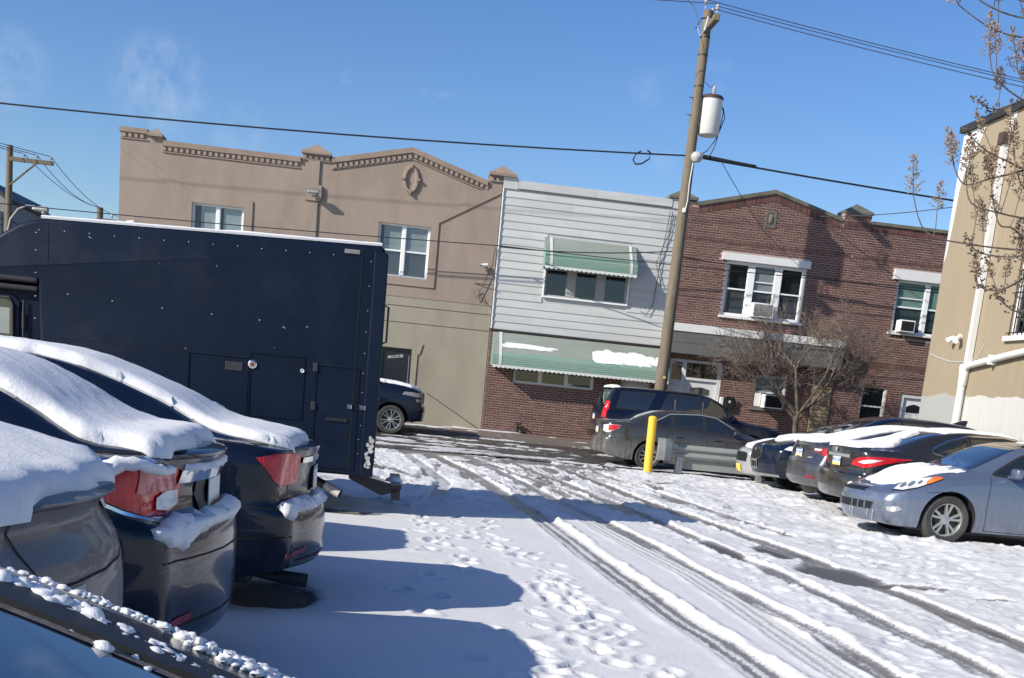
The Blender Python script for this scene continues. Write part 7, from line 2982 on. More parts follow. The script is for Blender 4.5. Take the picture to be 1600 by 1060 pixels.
# ===== the row at the right
# --- slate blue coupe, nose to the left
SS = dict(L=4.66, W=1.80, R=0.325, wheels=(1.02, 3.80), sharp=40,
          top=[(0, 0.98), (0.3, 1.02), (0.7, 1.06), (1.2, 1.24), (1.8, 1.375), (2.4, 1.41), (2.75, 1.365), (3.1, 1.22), (3.42, 1.06), (3.62, 0.995), (4.0, 0.925), (4.3, 0.82), (4.55, 0.71), (4.66, 0.66)],
          belt=[(0, 0.90), (0.5, 0.95), (1.5, 0.97), (2.5, 0.945), (3.3, 0.915), (3.8, 0.85), (4.2, 0.74), (4.52, 0.645), (4.66, 0.60)],
          bot=[(0, 0.30), (0.6, 0.20), (3.9, 0.17), (4.4, 0.17), (4.66, 0.19)], rear=REAR_A,
          front=[(0.15, 0.14), (0.24, 0.05), (0.36, 0.0), (0.50, 0.0), (0.58, 0.03), (0.66, 0.07), (0.75, 0.16), (0.85, 0.3), (1.2, 0.5)], front_w=0.70, front_a=0.85, front_bulge=0.20, deckw=0.80, roofw=0.66)
cs = Car(SS, 'parked_car', 'slate blue coupe with snow streaks on its bonnet and orange-tipped headlamps', 'car', (11.16, 15.2, 0.085), PI, 'p_blue', 'cars parked in the right row')
cs.side_windows([[(1.25, 1.0), (1.7, 1.27), (2.28, 1.33), (2.30, 0.985)], [(2.34, 0.985), (2.32, 1.335), (2.62, 1.31), (2.88, 1.19), (3.16, 1.02), (3.24, 0.965), (3.0, 0.955)]])
windscreen(cs, 3.52, 2.62, 0.66, 0.50)
rear_glass(cs, 0.8, 1.5, 0.62, 0.50)
cs.wheels('twin5', rscale=0.655)
for sg in (1, -1):
    v = ('dir', math.radians(sg * 40), (3.84, sg * 0.75))

    def f_(pts):
        return [(-a * sg, b) for a, b in pts]
    hl = cs.patch('headlamp', f_([(0.50, 0.655), (0.49, 0.71), (0.43, 0.77), (0.33, 0.81), (0.20, 0.845), (0.08, 0.865), (0.02, 0.85), (0.10, 0.785), (0.22, 0.71), (0.36, 0.66)]), v, 'lens_clear', 0.006, 0.03)
    cs.patch('indicator', f_([(0.14, 0.860), (0.07, 0.870), (0.015, 0.85), (0.09, 0.79), (0.15, 0.755), (0.17, 0.80)]), v, 'lens_orange', 0.009, 0.03, hl)
    for (u_, z_, r_) in ((0.42, 0.715, 0.036), (0.33, 0.745, 0.038), (0.24, 0.775, 0.026)):
        cs.patch('reflector_bowl', f_([(u_ + r_ * math.cos(k * PI / 5), z_ + r_ * math.sin(k * PI / 5)) for k in range(10)]), v, 'rim', 0.009, 0.03, hl)
    cs.ribbon('lamp_edge', f_([(0.51, 0.645), (0.36, 0.652), (0.22, 0.70), (0.10, 0.775), (0.01, 0.848)]), v, 0.014, 'seam', 0.003)
    fg = cs.patch('fog_lamp', f_([(0.48, 0.37), (0.50, 0.42), (0.36, 0.45), (0.31, 0.41), (0.40, 0.36)]), v, 'p_silver', 0.004, 0.03)
    cs.patch('fog_lens', f_([(0.41 + 0.035 * math.cos(k * PI / 5), 0.405 + 0.035 * math.sin(k * PI / 5)) for k in range(10)]), v, 'lens_clear', 0.008, 0.03, fg)
cs.patch('grille', [(-0.52, 0.36), (-0.55, 0.46), (0.55, 0.46), (0.52, 0.36)], ('front',), 'grille_dark', 0.004, 0.05)
for yy in (-0.42, -0.3, -0.18, 0.18, 0.3, 0.42):
    cs.ribbon('grille_bar', [(yy, 0.365), (yy, 0.455)], ('front',), 0.025, 'p_blue', 0.006)
cs.patch('upper_grille', [(-0.36, 0.585), (-0.33, 0.635), (0.33, 0.635), (0.36, 0.585)], ('front',), 'grille_dark', 0.004, 0.05)
em = MB()
(pe, ne), = cs.project([(0, 0.655)], ('front',), 0.004)
em.lathe([(0, 0), (0.045, 0.0), (0.05, 0.008), (0.03, 0.016), (0, 0.016)], (pe.x - 0.004, 0, 0.665), 'X', 20)
cs.part_local('emblem', em, 'chrome', smooth=40)
cs.plate('front', 0.0, 0.53, '', base='p_blue') if False else None
cs.seams([([(3.27, 0.22), (3.30, 0.55), (3.28, 0.95)], ('side', 1)), ([(2.0, 0.22), (2.0, 0.6), (2.05, 0.97)], ('side', 1)), ([(2.0, 0.22), (3.27, 0.22)], ('side', 1)), ([(3.75, 0.69), (3.95, 0.685), (4.12, 0.66)], ('side', 1)),
          ([(3.48, -0.70), (4.0, -0.64), (4.42, -0.50)], ('top',)), ([(3.48, 0.70), (4.0, 0.64), (4.42, 0.50)], ('top',)), ([(3.56, 0.68), (4.10, 0.78)], ('side', 1)) if False else ([(3.27, 0.24), (3.26, 0.22)], ('side', 1))])
cs.mirrors(3.02, 1.0, 'p_blue', 1.0)
cs.handles([2.15], 0.80, 'p_blue')
cs.snow('snow_streak', [(4.52, -0.25), (4.46, -0.44), (4.25, -0.53), (4.0, -0.52), (3.8, -0.55), (3.66, -0.50), (3.62, -0.2), (3.7, -0.02), (3.62, 0.3), (3.75, 0.55), (4.05, 0.56), (4.28, 0.49), (4.48, 0.38), (4.54, 0.1)], 0.024, 31, 0.035, soft=0.06, edge=0.05, lump=0.8, label='broken sheet of snow over the bonnet')
cs.snow('snow_streak', [(3.9, 0.56), (3.62, 0.60), (3.55, 0.68), (3.9, 0.66), (4.2, 0.60), (4.3, 0.55)], 0.02, 32, 0.03, soft=0.04, edge=0.01)
cs.snow('snow_streak', [(1.7, -0.52), (1.7, 0.50), (2.3, 0.50), (2.35, 0.2), (2.2, -0.1), (2.3, -0.5)], 0.03, 33, 0.06)
cs.snow_roll([(-0.38, 0.62), (-0.32, 0.64), (-0.26, 0.62)], ('front',), [(0, .02), (1, .03)], 4)
ic = MB()
for (yy, ln) in ((0.55, 0.16), (0.47, 0.10), (0.20, 0.14), (0.14, 0.08)):
    (p_, n_), = cs.project([(yy, 0.34)], ('front',), 0.0)
    ic.tube([(p_.x, yy, 0.36), (p_.x + 0.004, yy, 0.36 - ln)], [0.008, 0.002], 6)
cs.part_local('icicles', ic, 'porcelain', smooth=60)['kind'] = 'stuff'

# --- black sedan, tail to the left
SN = dict(SEDAN)
SN.update(L=4.65, W=1.77, top=[(0, 1.10), (0.08, 1.125), (0.45, 1.15), (0.60, 1.17), (1.0, 1.32), (1.4, 1.44), (1.9, 1.50), (2.4, 1.495), (2.8, 1.43), (3.2, 1.27), (3.5, 1.10), (3.9, 1.0), (4.4, 0.87), (4.65, 0.78)],
          belt=[(0, 1.04), (0.5, 1.08), (0.9, 1.07), (1.4, 1.04), (2.5, 0.99), (3.3, 0.95), (3.8, 0.9), (4.4, 0.79), (4.65, 0.71)], rear_w=0.80, rear_a=0.45)
cn = Car(SN, 'parked_car', 'black sedan with red and clear tail lamps beside the blue coupe', 'car', (7.12, 17.75, 0.09), 0, 'p_dark2', 'cars parked in the right row')
cn.side_windows([[(1.18, 1.17), (1.45, 1.30), (1.75, 1.385), (1.80, 1.10), (1.40, 1.09), (1.22, 1.12)], [(1.84, 1.10), (1.82, 1.395), (2.45, 1.42), (2.47, 1.05)], [(2.52, 1.05), (2.50, 1.42), (2.72, 1.38), (3.1, 1.18), (3.25, 1.05), (3.1, 1.03)]])
for sg in (-1, 1):
    cn.ribbon('window_chrome', [(1.19, 1.185), (1.45, 1.325), (1.80, 1.425), (2.4, 1.45), (2.75, 1.405)], ('side', sg), 0.02, 'chrome', 0.006)
    cn.ribbon('window_chrome', [(1.17, 1.175), (1.20, 1.115), (1.42, 1.075), (1.9, 1.07)], ('side', sg), 0.015, 'chrome', 0.006)
rear_glass(cn, 0.66, 1.42, 0.62, 0.50)
windscreen(cn, 3.45, 2.6, 0.66, 0.52)
cn.wheels('spoke10')
for sg in (1, -1):
    v = ('dir', math.radians(180 - sg * 36), (0.12, sg * 0.78))

    def f_(pts):
        return [(a * sg, b) for a, b in pts]
    tl = cn.patch('tail_lamp', f_([(0.30, 0.83), (0.26, 0.90), (0.12, 0.955), (-0.18, 0.99), (-0.50, 0.995), (-0.34, 0.93), (-0.14, 0.84), (0.0, 0.80), (0.14, 0.82)]), v, 'lens_red', 0.007, 0.03)
    cn.patch('reverse_lens', f_([(0.14, 0.878), (0.08, 0.905), (-0.08, 0.938), (-0.22, 0.942), (-0.10, 0.885), (0.0, 0.865)]), v, 'lens_clear', 0.010, 0.03, tl)
cn.ribbon('boot_garnish', [(-0.44, 0.955), (0.44, 0.955)], ('rear',), 0.045, 'metal_grey', 0.004, thick=0.012)
cn.plate('rear', 0.0, 0.865, 'MDH 2258')
cn.seams([([(-0.60, 0.74), (-0.52, 1.08)], ('rear',)), ([(0.60, 0.74), (0.52, 1.08)], ('rear',)), ([(-0.60, 0.74), (0.60, 0.74)], ('rear',)), ([(0.10, 0.72), (0.6, 0.74), (0.7, 0.66)], ('side', -1)), ([(2.48, 0.25), (2.49, 1.05)], ('side', -1)), ([(1.25, 0.3), (1.40, 0.65), (1.75, 1.08)], ('side', -1))])
em = MB()
(pe, ne), = cn.project([(0, 1.04)], ('rear',), 0.004)
em.lathe([(0, 0), (0.045, 0.0), (0.05, -0.008), (0.03, -0.014), (0, -0.014)], (pe.x, 0, 1.04), 'X', 20)
cn.part_local('emblem', em, 'metal_grey', smooth=40)
cn.snow('snow_layer', [(0.09, -0.56), (0.04, -0.3), (0.04, 0.4), (0.09, 0.58), (0.5, 0.64), (0.75, 0.60), (0.9, 0.3), (1.25, 0.35), (1.3, 0.0), (0.95, -0.1), (0.85, -0.40), (0.72, -0.48), (0.60, -0.62), (0.3, -0.64)], 0.045, 41, 0.045, edge=0.03, label='snow on the boot lid')
cn.snow('snow_layer', [(1.45, -0.50), (1.45, 0.50), (2.8, 0.48), (2.8, -0.48)], 0.03, 42, 0.07, label='thin snow on the roof')

# --- charcoal sedan, tail to the left
ST = dict(SEDAN)
ST.update(L=4.7, W=1.85, rear_w=0.78, rear_a=0.55, rear_bulge=0.13,
          rear=[(0.15, 0.26), (0.28, 0.10), (0.38, 0.02), (0.50, 0.0), (0.66, 0.015), (0.80, 0.07), (0.92, 0.10), (1.0, 0.10), (1.05, 0.07), (1.09, 0.06), (1.13, 0.10), (1.5, 0.5)],
          top=[(0, 1.07), (0.08, 1.095), (0.40, 1.13), (0.8, 1.235), (1.3, 1.375), (1.8, 1.455), (2.2, 1.46), (2.7, 1.40), (3.2, 1.22), (3.6, 1.03), (4.0, 0.93), (4.4, 0.82), (4.7, 0.70)],
          belt=[(0, 1.00), (0.5, 1.03), (0.9, 1.02), (1.4, 0.99), (2.5, 0.95), (3.3, 0.92), (3.8, 0.86), (4.4, 0.74), (4.7, 0.64)])
ct_ = Car(ST, 'parked_car', 'charcoal sedan with snow along its sloping roof and a white and yellow plate', 'car', (7.45, 20.3, 0.09), 0, 'p_char', 'cars parked in the right row')
ct_.side_windows([[(0.98, 1.13), (1.3, 1.25), (1.7, 1.36), (1.75, 1.05), (1.2, 1.06)], [(1.79, 1.05), (1.76, 1.365), (2.35, 1.385), (2.37, 1.01)], [(2.41, 1.01), (2.39, 1.385), (2.65, 1.35), (3.1, 1.13), (3.3, 0.99)]])
rear_glass(ct_, 0.5, 1.4, 0.62, 0.50)
windscreen(ct_, 3.55, 2.6, 0.66, 0.52)
ct_.wheels('spoke10')
for sg in (1, -1):
    v = ('dir', math.radians(180 - sg * 36), (0.12, sg * 0.78))

    def f_(pts):
        return [(a * sg, b) for a, b in pts]
    tl = ct_.patch('tail_lamp', f_([(0.28, 0.90), (0.26, 0.975), (0.0, 0.985), (-0.14, 0.98), (-0.46, 0.975), (-0.20, 0.86), (-0.02, 0.85), (0.10, 0.885)]), v, 'lens_darkred', 0.007, 0.03)
    ct_.patch('brake_lens', f_([(-0.04, 0.85), (-0.06, 0.965), (0.02, 0.975), (0.03, 0.86)]), v, 'lens_red', 0.010, 0.03, tl)
    ct_.patch('reverse_lens', f_([(0.26, 0.93), (0.25, 0.965), (0.06, 0.965), (0.06, 0.935)]), v, 'lens_clear', 0.010, 0.03, tl)
ct_.plate('rear', 0.0, 0.86, 'KTZ 9031')
ct_.seams([([(-0.62, 0.76), (-0.55, 1.05)], ('rear',)), ([(0.62, 0.76), (0.55, 1.05)], ('rear',)), ([(-0.62, 0.70), (0.62, 0.70)], ('rear',)), ([(0.12, 0.70), (0.6, 0.72), (0.72, 0.64)], ('side', -1)), ([(-0.7, 0.47), (0.7, 0.47)], ('rear',)), ([(2.4, 0.25), (2.4, 1.0)], ('side', -1))])
ct_.ribbon('reflector', [(-0.78, 0.46), (-0.45, 0.455)], ('rear',), 0.05, 'lens_darkred', 0.004)
ct_.ribbon('badge', [(-0.52, 0.80), (-0.38, 0.80)], ('rear',), 0.02, 'metal_grey', 0.004)
ct_.snow('snow_layer', [(0.12, -0.54), (0.06, -0.2), (0.06, 0.3), (0.12, 0.56), (0.5, 0.60), (0.95, 0.54), (1.4, 0.48), (2.8, 0.46), (2.8, -0.46), (1.4, -0.48), (0.95, -0.54), (0.55, -0.58), (0.42, -0.52), (0.2, -0.56)], 0.045, 51, 0.05, edge=0.025, label='snow along boot, rear window and roof')

# --- dark crossover, nose to the left
SJ = dict(L=4.75, W=1.93, R=0.365, wheels=(0.98, 3.85), arch=0.07,
          top=[(0, 1.25), (0.15, 1.42), (0.4, 1.56), (0.9, 1.64), (1.6, 1.68), (2.2, 1.67), (2.6, 1.60), (3.0, 1.42), (3.4, 1.20), (3.6, 1.13), (4.0, 1.09), (4.4, 1.01), (4.68, 0.93), (4.75, 0.90)],
          belt=[(0, 1.05), (1.5, 1.10), (2.5, 1.07), (3.4, 1.03), (4.0, 0.98), (4.5, 0.88), (4.75, 0.82)],
          bot=[(0, 0.36), (0.5, 0.27), (4.2, 0.24), (4.75, 0.27)], rear=[(0.2, 0.15), (0.4, 0.0), (0.7, 0.0), (1.0, 0.05), (1.3, 0.12), (1.7, 0.4)],
          front=[(0.2, 0.18), (0.30, 0.08), (0.42, 0.02), (0.6, 0.0), (0.8, 0.01), (0.88, 0.04), (0.95, 0.12), (1.05, 0.24), (1.3, 0.5)], front_w=0.74, front_a=0.6, front_bulge=0.16, deckw=0.80, roofw=0.70)
cj = Car(SJ, 'parked_car', 'dark crossover facing left with an upright oval grille and snow on its bonnet', 'car', (12.28, 22.75, 0.09), PI, 'p_black', 'cars parked in the right row')
cj.side_windows([[(0.6, 1.22), (0.9, 1.50), (1.45, 1.56), (1.50, 1.15)], [(1.55, 1.15), (1.50, 1.57), (2.2, 1.58), (2.22, 1.12)], [(2.27, 1.12), (2.25, 1.575), (2.5, 1.53), (2.9, 1.35), (3.22, 1.14), (3.2, 1.10)]])
windscreen(cj, 3.48, 2.55, 0.72, 0.55)
cj.wheels('spoke10', rim='rim_dark')
gr_ = [(0.30 * abs(math.cos(t)) ** 0.7 * (1 if math.cos(t) > 0 else -1), 0.735 + 0.155 * abs(math.sin(t)) ** 0.6 * (1 if math.sin(t) > 0 else -1)) for t in [2 * PI * k / 24 for k in range(24)]]
g = cj.patch('grille', gr_, ('front',), 'grille_dark', 0.006, 0.05)
cj.ribbon('grille_rim', gr_, ('front',), 0.022, 'chrome', 0.008, g, closed=True, thick=0.01)
em = MB()
(pe, ne), = cj.project([(0, 0.80)], ('front',), 0.01)
em.lathe([(0, 0), (0.05, 0.0), (0.045, 0.012), (0, 0.014)], (pe.x, 0, 0.80), 'X', 16)
cj.part_local('emblem', em, 'chrome', smooth=40)
for sg in (1, -1):
    v = ('dir', math.radians(sg * 38), (4.05, sg * 0.8))

    def f_(pts):
        return [(-a * sg, b) for a, b in pts]
    hl = cj.patch('headlamp', f_([(0.30, 0.83), (0.26, 0.90), (0.0, 0.94), (-0.32, 0.955), (-0.30, 0.89), (-0.1, 0.84), (0.15, 0.82)]), v, 'lens_clear', 0.006, 0.03)
    cj.patch('indicator', f_([(-0.16, 0.88), (-0.20, 0.945), (-0.32, 0.955), (-0.30, 0.89)]), v, 'lens_pink', 0.010, 0.03, hl)
    cj.patch('lower_intake', f_([(0.30, 0.40), (0.32, 0.62), (-0.06, 0.66), (-0.10, 0.56), (0.0, 0.42)]), v, 'grille_dark', 0.004, 0.05)
    cj.ribbon('intake_bar', f_([(0.30, 0.52), (-0.04, 0.55)]), v, 0.02, 'p_black', 0.008)
    cj.ribbon('fog_lamp', f_([(0.12, 0.41), (0.0, 0.415)]), v, 0.025, 'lens_clear', 0.010)
pl = cj.patch('plate_frame', [(-0.17, 0.42), (-0.17, 0.56), (0.17, 0.56), (0.17, 0.42)], ('front',), 'metal_black', 0.012, 0.05)
cj.ribbon('plate_frame_rim', [(-0.17, 0.42), (-0.17, 0.56), (0.17, 0.56), (0.17, 0.42)], ('front',), 0.02, 'metal_grey', 0.016, pl, closed=True)
cj.ribbon('lower_lip', [(-0.8, 0.31), (0, 0.30), (0.8, 0.31)], ('front',), 0.04, 'metal_grey', 0.004)
cj.seams([([(3.42, -0.78), (4.2, -0.68), (4.66, -0.42)], ('top',)), ([(3.42, 0.78), (4.2, 0.68), (4.66, 0.42)], ('top',)), ([(3.3, 0.35), (3.32, 1.05)], ('side', 1))])
cj.snow('snow_layer', [(4.45, -0.2), (4.3, -0.62), (3.6, -0.72), (3.45, -0.5), (3.45, 0.45), (3.7, 0.50), (4.1, 0.15)], 0.05, 61, 0.06, edge=0.03, label='snow on the far half of the bonnet')
cj.snow('snow_streak', [(4.15, 0.30), (3.75, 0.55), (3.65, 0.70), (3.95, 0.66), (4.3, 0.48)], 0.02, 62, 0.04, soft=0.05)
fin = MB()
fin.prism([(0.55, 1.62), (0.85, 1.655), (0.62, 1.74), (0.52, 1.74)], -0.02, 0.02)
cj.part_local('roof_fin', fin, 'p_black')
cj.mirrors(3.05, 1.14, 'p_black', 1.1)

# --- pale silver car beyond it, only its nose in view
SW = dict(SEDAN)
SW.update(L=4.3, W=1.66, R=0.30, wheels=(0.8, 3.45), top=[(0, 0.98), (0.2, 1.1), (0.7, 1.36), (1.5, 1.43), (2.3, 1.40), (2.9, 1.14), (3.3, 0.98), (3.8, 0.90), (4.2, 0.78), (4.3, 0.74)],
          belt=[(0, 0.9), (1.5, 0.95), (3.0, 0.90), (3.8, 0.8), (4.3, 0.66)], front=[(0.15, 0.1), (0.3, 0.0), (0.6, 0.0), (0.7, 0.03), (0.8, 0.1), (1, 0.3)])
cw = Car(SW, 'parked_car', 'pale silver car behind the dark crossover, only its grille corner and yellow plate showing', 'car', (12.12, 24.75, 0.09), PI, 'p_silver', 'cars parked in the right row')
cw.wheels('spoke10')
cw.side_windows([[(0.7, 1.05), (0.9, 1.28), (1.6, 1.35), (2.2, 1.32), (2.7, 1.12), (2.9, 0.97)]])
windscreen(cw, 2.98, 2.25, 0.6, 0.5)
cw.patch('grille', [(-0.36, 0.44), (-0.38, 0.60), (-0.3, 0.64), (0.3, 0.64), (0.38, 0.60), (0.36, 0.44)], ('front',), 'grille_dark', 0.006, 0.04)
cw.patch('licence_plate', [(-0.15, 0.22), (-0.15, 0.37), (0.15, 0.37), (0.15, 0.22)], ('front',), 'plate_yellow', 0.02, 0.05)
for sg in (1, -1):
    cw.patch('headlamp', [(sg * 0.42, 0.58), (sg * 0.45, 0.68), (sg * 0.66, 0.70), (sg * 0.68, 0.62)], ('front',), 'lens_clear', 0.006, 0.03)
cw.snow('snow_layer', [(4.2, -0.5), (4.25, 0), (4.2, 0.5), (3.3, 0.6), (3.3, -0.6)], 0.05, 71, 0.06)

# ===== in the street
# --- dusty dark sedan at the near kerb, nose to the right
SC_ = dict(SEDAN)
SC_.update(L=4.82, W=1.82, wheels=(1.13, 3.9), rear_w=0.80, rear_a=0.5)
cc = Car(SC_, 'parked_car', 'dust-streaked dark sedan parked in the street behind the yellow bollard', 'car', (5.02, 27.9, 0.01), 0, 'p_black_salty', 'cars parked in the street')
cc.side_windows([shift(p, 0.10, -0.005) for p in SIDEW])
for sg in (-1, 1):
    cc.ribbon('window_chrome', [(1.1, 1.10), (1.40, 1.24), (1.60, 1.355), (2.35, 1.40), (2.75, 1.36), (3.2, 1.13)], ('side', sg), 0.016, 'metal_grey', 0.006)
rear_glass(cc, 0.66, 1.40, 0.62, 0.50)
windscreen(cc, 3.5, 2.6, 0.66, 0.52)
cc.wheels('spoke10')
for sg in (1, -1):
    v = ('dir', math.radians(180 - sg * 38), (0.12, sg * 0.80))

    def f_(pts):
        return [(a * sg, b) for a, b in pts]
    tl = cc.patch('tail_lamp', f_([(0.28, 0.83), (0.26, 0.97), (0.02, 0.985), (-0.24, 0.99), (-0.20, 0.91), (-0.02, 0.80), (0.10, 0.79)]), v, 'lens_clear', 0.007, 0.03)
    cc.patch('brake_lens', f_([(0.0, 0.84), (0.0, 0.975), (-0.24, 0.985), (-0.18, 0.90), (-0.06, 0.84)]), v, 'lens_red', 0.010, 0.03, tl)
cc.plate('rear', 0.0, 0.84, '')
cc.seams([([(0.10, 0.68), (0.55, 0.70), (0.7, 0.62)], ('side', -1)), ([(2.42, 0.25), (2.43, 1.0)], ('side', -1)), ([(1.35, 0.3), (1.42, 0.62), (1.62, 1.02)], ('side', -1)), ([(3.35, 0.28), (3.33, 0.9)], ('side', -1)), ([(1.5, 0.25), (3.35, 0.25)], ('side', -1)), ([(-0.6, 0.76), (-0.55, 1.05)], ('rear',)), ([(0.6, 0.76), (0.55, 1.05)], ('rear',))])
cc.handles([1.72, 2.65], 0.84, 'p_black_salty')
cc.mirrors(3.16, 1.03, 'p_black_salty', 0.9)

# --- black long utility vehicle at the far kerb
SU = dict(L=5.25, W=2.0, R=0.40, wheels=(1.2, 4.25), arch=0.08,
          top=[(0, 1.74), (0.12, 1.80), (0.5, 1.835), (1.2, 1.86), (2.2, 1.86), (2.9, 1.82), (3.35, 1.66), (3.7, 1.40), (3.95, 1.235), (4.3, 1.19), (4.9, 1.12), (5.15, 1.06), (5.25, 1.0)],
          belt=[(0, 1.17), (1.5, 1.19), (3.5, 1.17), (4.2, 1.12), (4.9, 1.04), (5.25, 0.95)],
          bot=[(0, 0.42), (0.5, 0.34), (4.8, 0.32), (5.25, 0.36)], rear=[(0.3, 0.08), (0.45, 0.0), (0.72, 0.0), (0.76, 0.06), (1.0, 0.07), (1.2, 0.10), (1.5, 0.20), (1.75, 0.30), (1.78, 0.22), (1.9, 0.25)], rear_w=0.90, rear_a=0.25, rear_bulge=0.06,
          front=[(0.3, 0.08), (0.45, 0.0), (0.9, 0.02), (1.1, 0.1), (1.3, 0.4)], deckw=0.85, roofw=0.76)
cu = Car(SU, 'parked_van', 'long black utility vehicle with full-length windows parked at the far kerb', 'car', (5.58, 31.85, 0.12), 0, 'p_black', 'cars parked in the street')
cu.root.name = 'parked_suv'
cu.side_windows([[(0.42, 1.26), (0.56, 1.70), (1.50, 1.74), (1.28, 1.26)], [(1.62, 1.24), (1.86, 1.75), (2.02, 1.755), (2.02, 1.24)], [(2.07, 1.24), (2.07, 1.755), (2.78, 1.74), (2.80, 1.24)], [(2.85, 1.24), (2.83, 1.74), (3.05, 1.71), (3.45, 1.50), (3.75, 1.27), (3.7, 1.22)]])
for sg in (-1, 1):
    cu.ribbon('roof_rail', [(0.5, 1.80), (2.7, 1.815)], ('side', sg), 0.02, 'metal_black', 0.01)
    for (za, zb_) in ((1.10, 1.34),):
        v = ('dir', math.radians(180 - sg * 40), (0.1, sg * 0.92))
        cu.patch('tail_lamp', [(sg * a, b) for a, b in [(0.10, 0.98), (0.08, 1.42), (-0.06, 1.42), (-0.08, 0.98)]], v, 'lens_red', 0.007, 0.04)
cu.patch('rear_window', [(-0.72, 1.28), (-0.66, 1.66), (0.66, 1.66), (0.72, 1.28)], ('rear',), 'car_glass', 0.004, 0.07)
cu.ribbon('rear_bumper', [(-0.88, 0.68), (0.88, 0.68)], ('rear',), 0.14, 'chrome', 0.012, thick=0.02)
cu.plate('rear', 0.0, 0.98, '', base='plate_white', w=0.3)
windscreen(cu, 3.85, 3.0, 0.78, 0.66)
cu.wheels('spoke7', rscale=0.62, w=0.25)
cu.mirrors(3.52, 1.30, 'p_black', 1.3)
cu.seams([([(2.06, 0.45), (2.05, 1.22)], ('side', -1)), ([(2.82, 0.45), (2.83, 1.22)], ('side', -1)), ([(3.75, 0.45), (3.74, 1.2)], ('side', -1)), ([(2.0, 0.45), (3.75, 0.45)], ('side', -1))])
for xx in (2.045, 2.825):
    cu.ribbon('door_pillar', [(xx, 1.24), (xx, 1.62)], ('side', -1), 0.014, 'metal_grey', 0.009)
cu.snow('snow_patch', [(0.30, -0.62), (0.30, 0.62), (0.55, 0.66), (0.62, 0.2), (0.5, -0.3), (0.58, -0.66)], 0.045, 81, 0.06, label='snow on the rear of the roof')

# --- black pickup at the far kerb behind the box truck
SP = dict(L=5.7, W=2.0, R=0.385, wheels=(1.3, 4.86), arch=0.085,
          top=[(0, 1.35), (1.9, 1.36), (2.02, 1.45), (2.12, 1.84), (2.5, 1.90), (3.2, 1.88), (3.55, 1.72), (3.95, 1.48), (4.15, 1.405), (4.7, 1.37), (5.3, 1.31), (5.6, 1.24), (5.7, 1.18)],
          belt=[(0, 1.28), (2, 1.28), (3.8, 1.27), (4.3, 1.25), (5.2, 1.17), (5.7, 1.07)],
          bot=[(0, 0.5), (0.6, 0.42), (5.3, 0.36), (5.7, 0.40)], rear=[(0.3, 0.05), (0.5, 0.0), (1.4, 0.0)], front=[(0.3, 0.12), (0.42, 0.02), (0.55, 0.0), (0.76, 0.0), (0.82, 0.05), (1.0, 0.04), (1.15, 0.05), (1.22, 0.10), (1.35, 0.35)],
          rear_w=0.95, front_w=0.84, front_a=0.4, front_bulge=0.07, deckw=0.88, roofw=0.74)
cp = Car(SP, 'pickup_truck', 'black pickup with snow on its bonnet showing past the tail of the box truck', 'pickup', (-4.88, 31.95, 0.11), 0, 'p_black', 'cars parked in the street')
cp.side_windows([[(2.3, 1.34), (2.33, 1.76), (2.9, 1.78), (2.95, 1.32)], [(3.0, 1.32), (2.97, 1.78), (3.25, 1.76), (3.6, 1.58), (3.88, 1.36)]])
windscreen(cp, 4.05, 3.25, 0.76, 0.62)
cp.wheels('twin6', rscale=0.68, w=0.26)
for sg in (1, -1):
    v = ('dir', math.radians(sg * 35), (5.3, sg * 0.85))
    cp.patch('headlamp', [(-sg * a, b) for a, b in [(0.30, 1.02), (0.28, 1.13), (-0.16, 1.15), (-0.22, 1.08), (0.0, 1.03)]], v, 'lens_smoke', 0.007, 0.04)
    cp.patch('headlamp', [(-sg * a, b) for a, b in [(0.30, 0.90), (0.29, 0.97), (0.0, 0.98), (0.02, 0.91)]], v, 'lens_smoke', 0.007, 0.04)
cp.patch('grille', [(-0.66, 0.86), (-0.68, 1.14), (0.68, 1.14), (0.66, 0.86)], ('front',), 'grille_dark', 0.006, 0.06)
cp.ribbon('bumper_bar', [(-0.86, 0.72), (0, 0.72), (0.86, 0.72)], ('front',), 0.13, 'p_char', 0.014, thick=0.02)
cp.seams([([(4.12, 0.5), (4.15, 0.9), (4.10, 1.25)], ('side', -1)), ([(4.3, 1.22), (5.3, 1.14)], ('side', -1))])
cp.snow('snow_layer', [(5.62, -0.5), (5.66, 0), (5.62, 0.5), (5.4, 0.78), (4.4, 0.84), (4.15, 0.7), (4.15, -0.7), (4.4, -0.84), (5.4, -0.78)], 0.055, 91, 0.06, label='snow on the bonnet')
cp.snow_roll([(4.16, 1.30), (4.45, 1.28)], ('side', -1), [(0, 0.07), (1, 0.05)], 3, lift=0.10)
cp.mirrors(3.8, 1.42, 'p_black', 1.3)

# ===== the black box truck
bt = thing('box_truck', 'matt black box truck with rounded overhang, scuffed corner post and side hatches', 'truck', (-0.17, 12.52, 0.0), PI + math.radians(0.6))
# local: x from the tail (0) forward, y=0 is the near side, body goes to y=-2.15 ; heading pi flips it away from the camera
TW = 2.15


def tz(x):
    return 2.87 - 0.029 * x


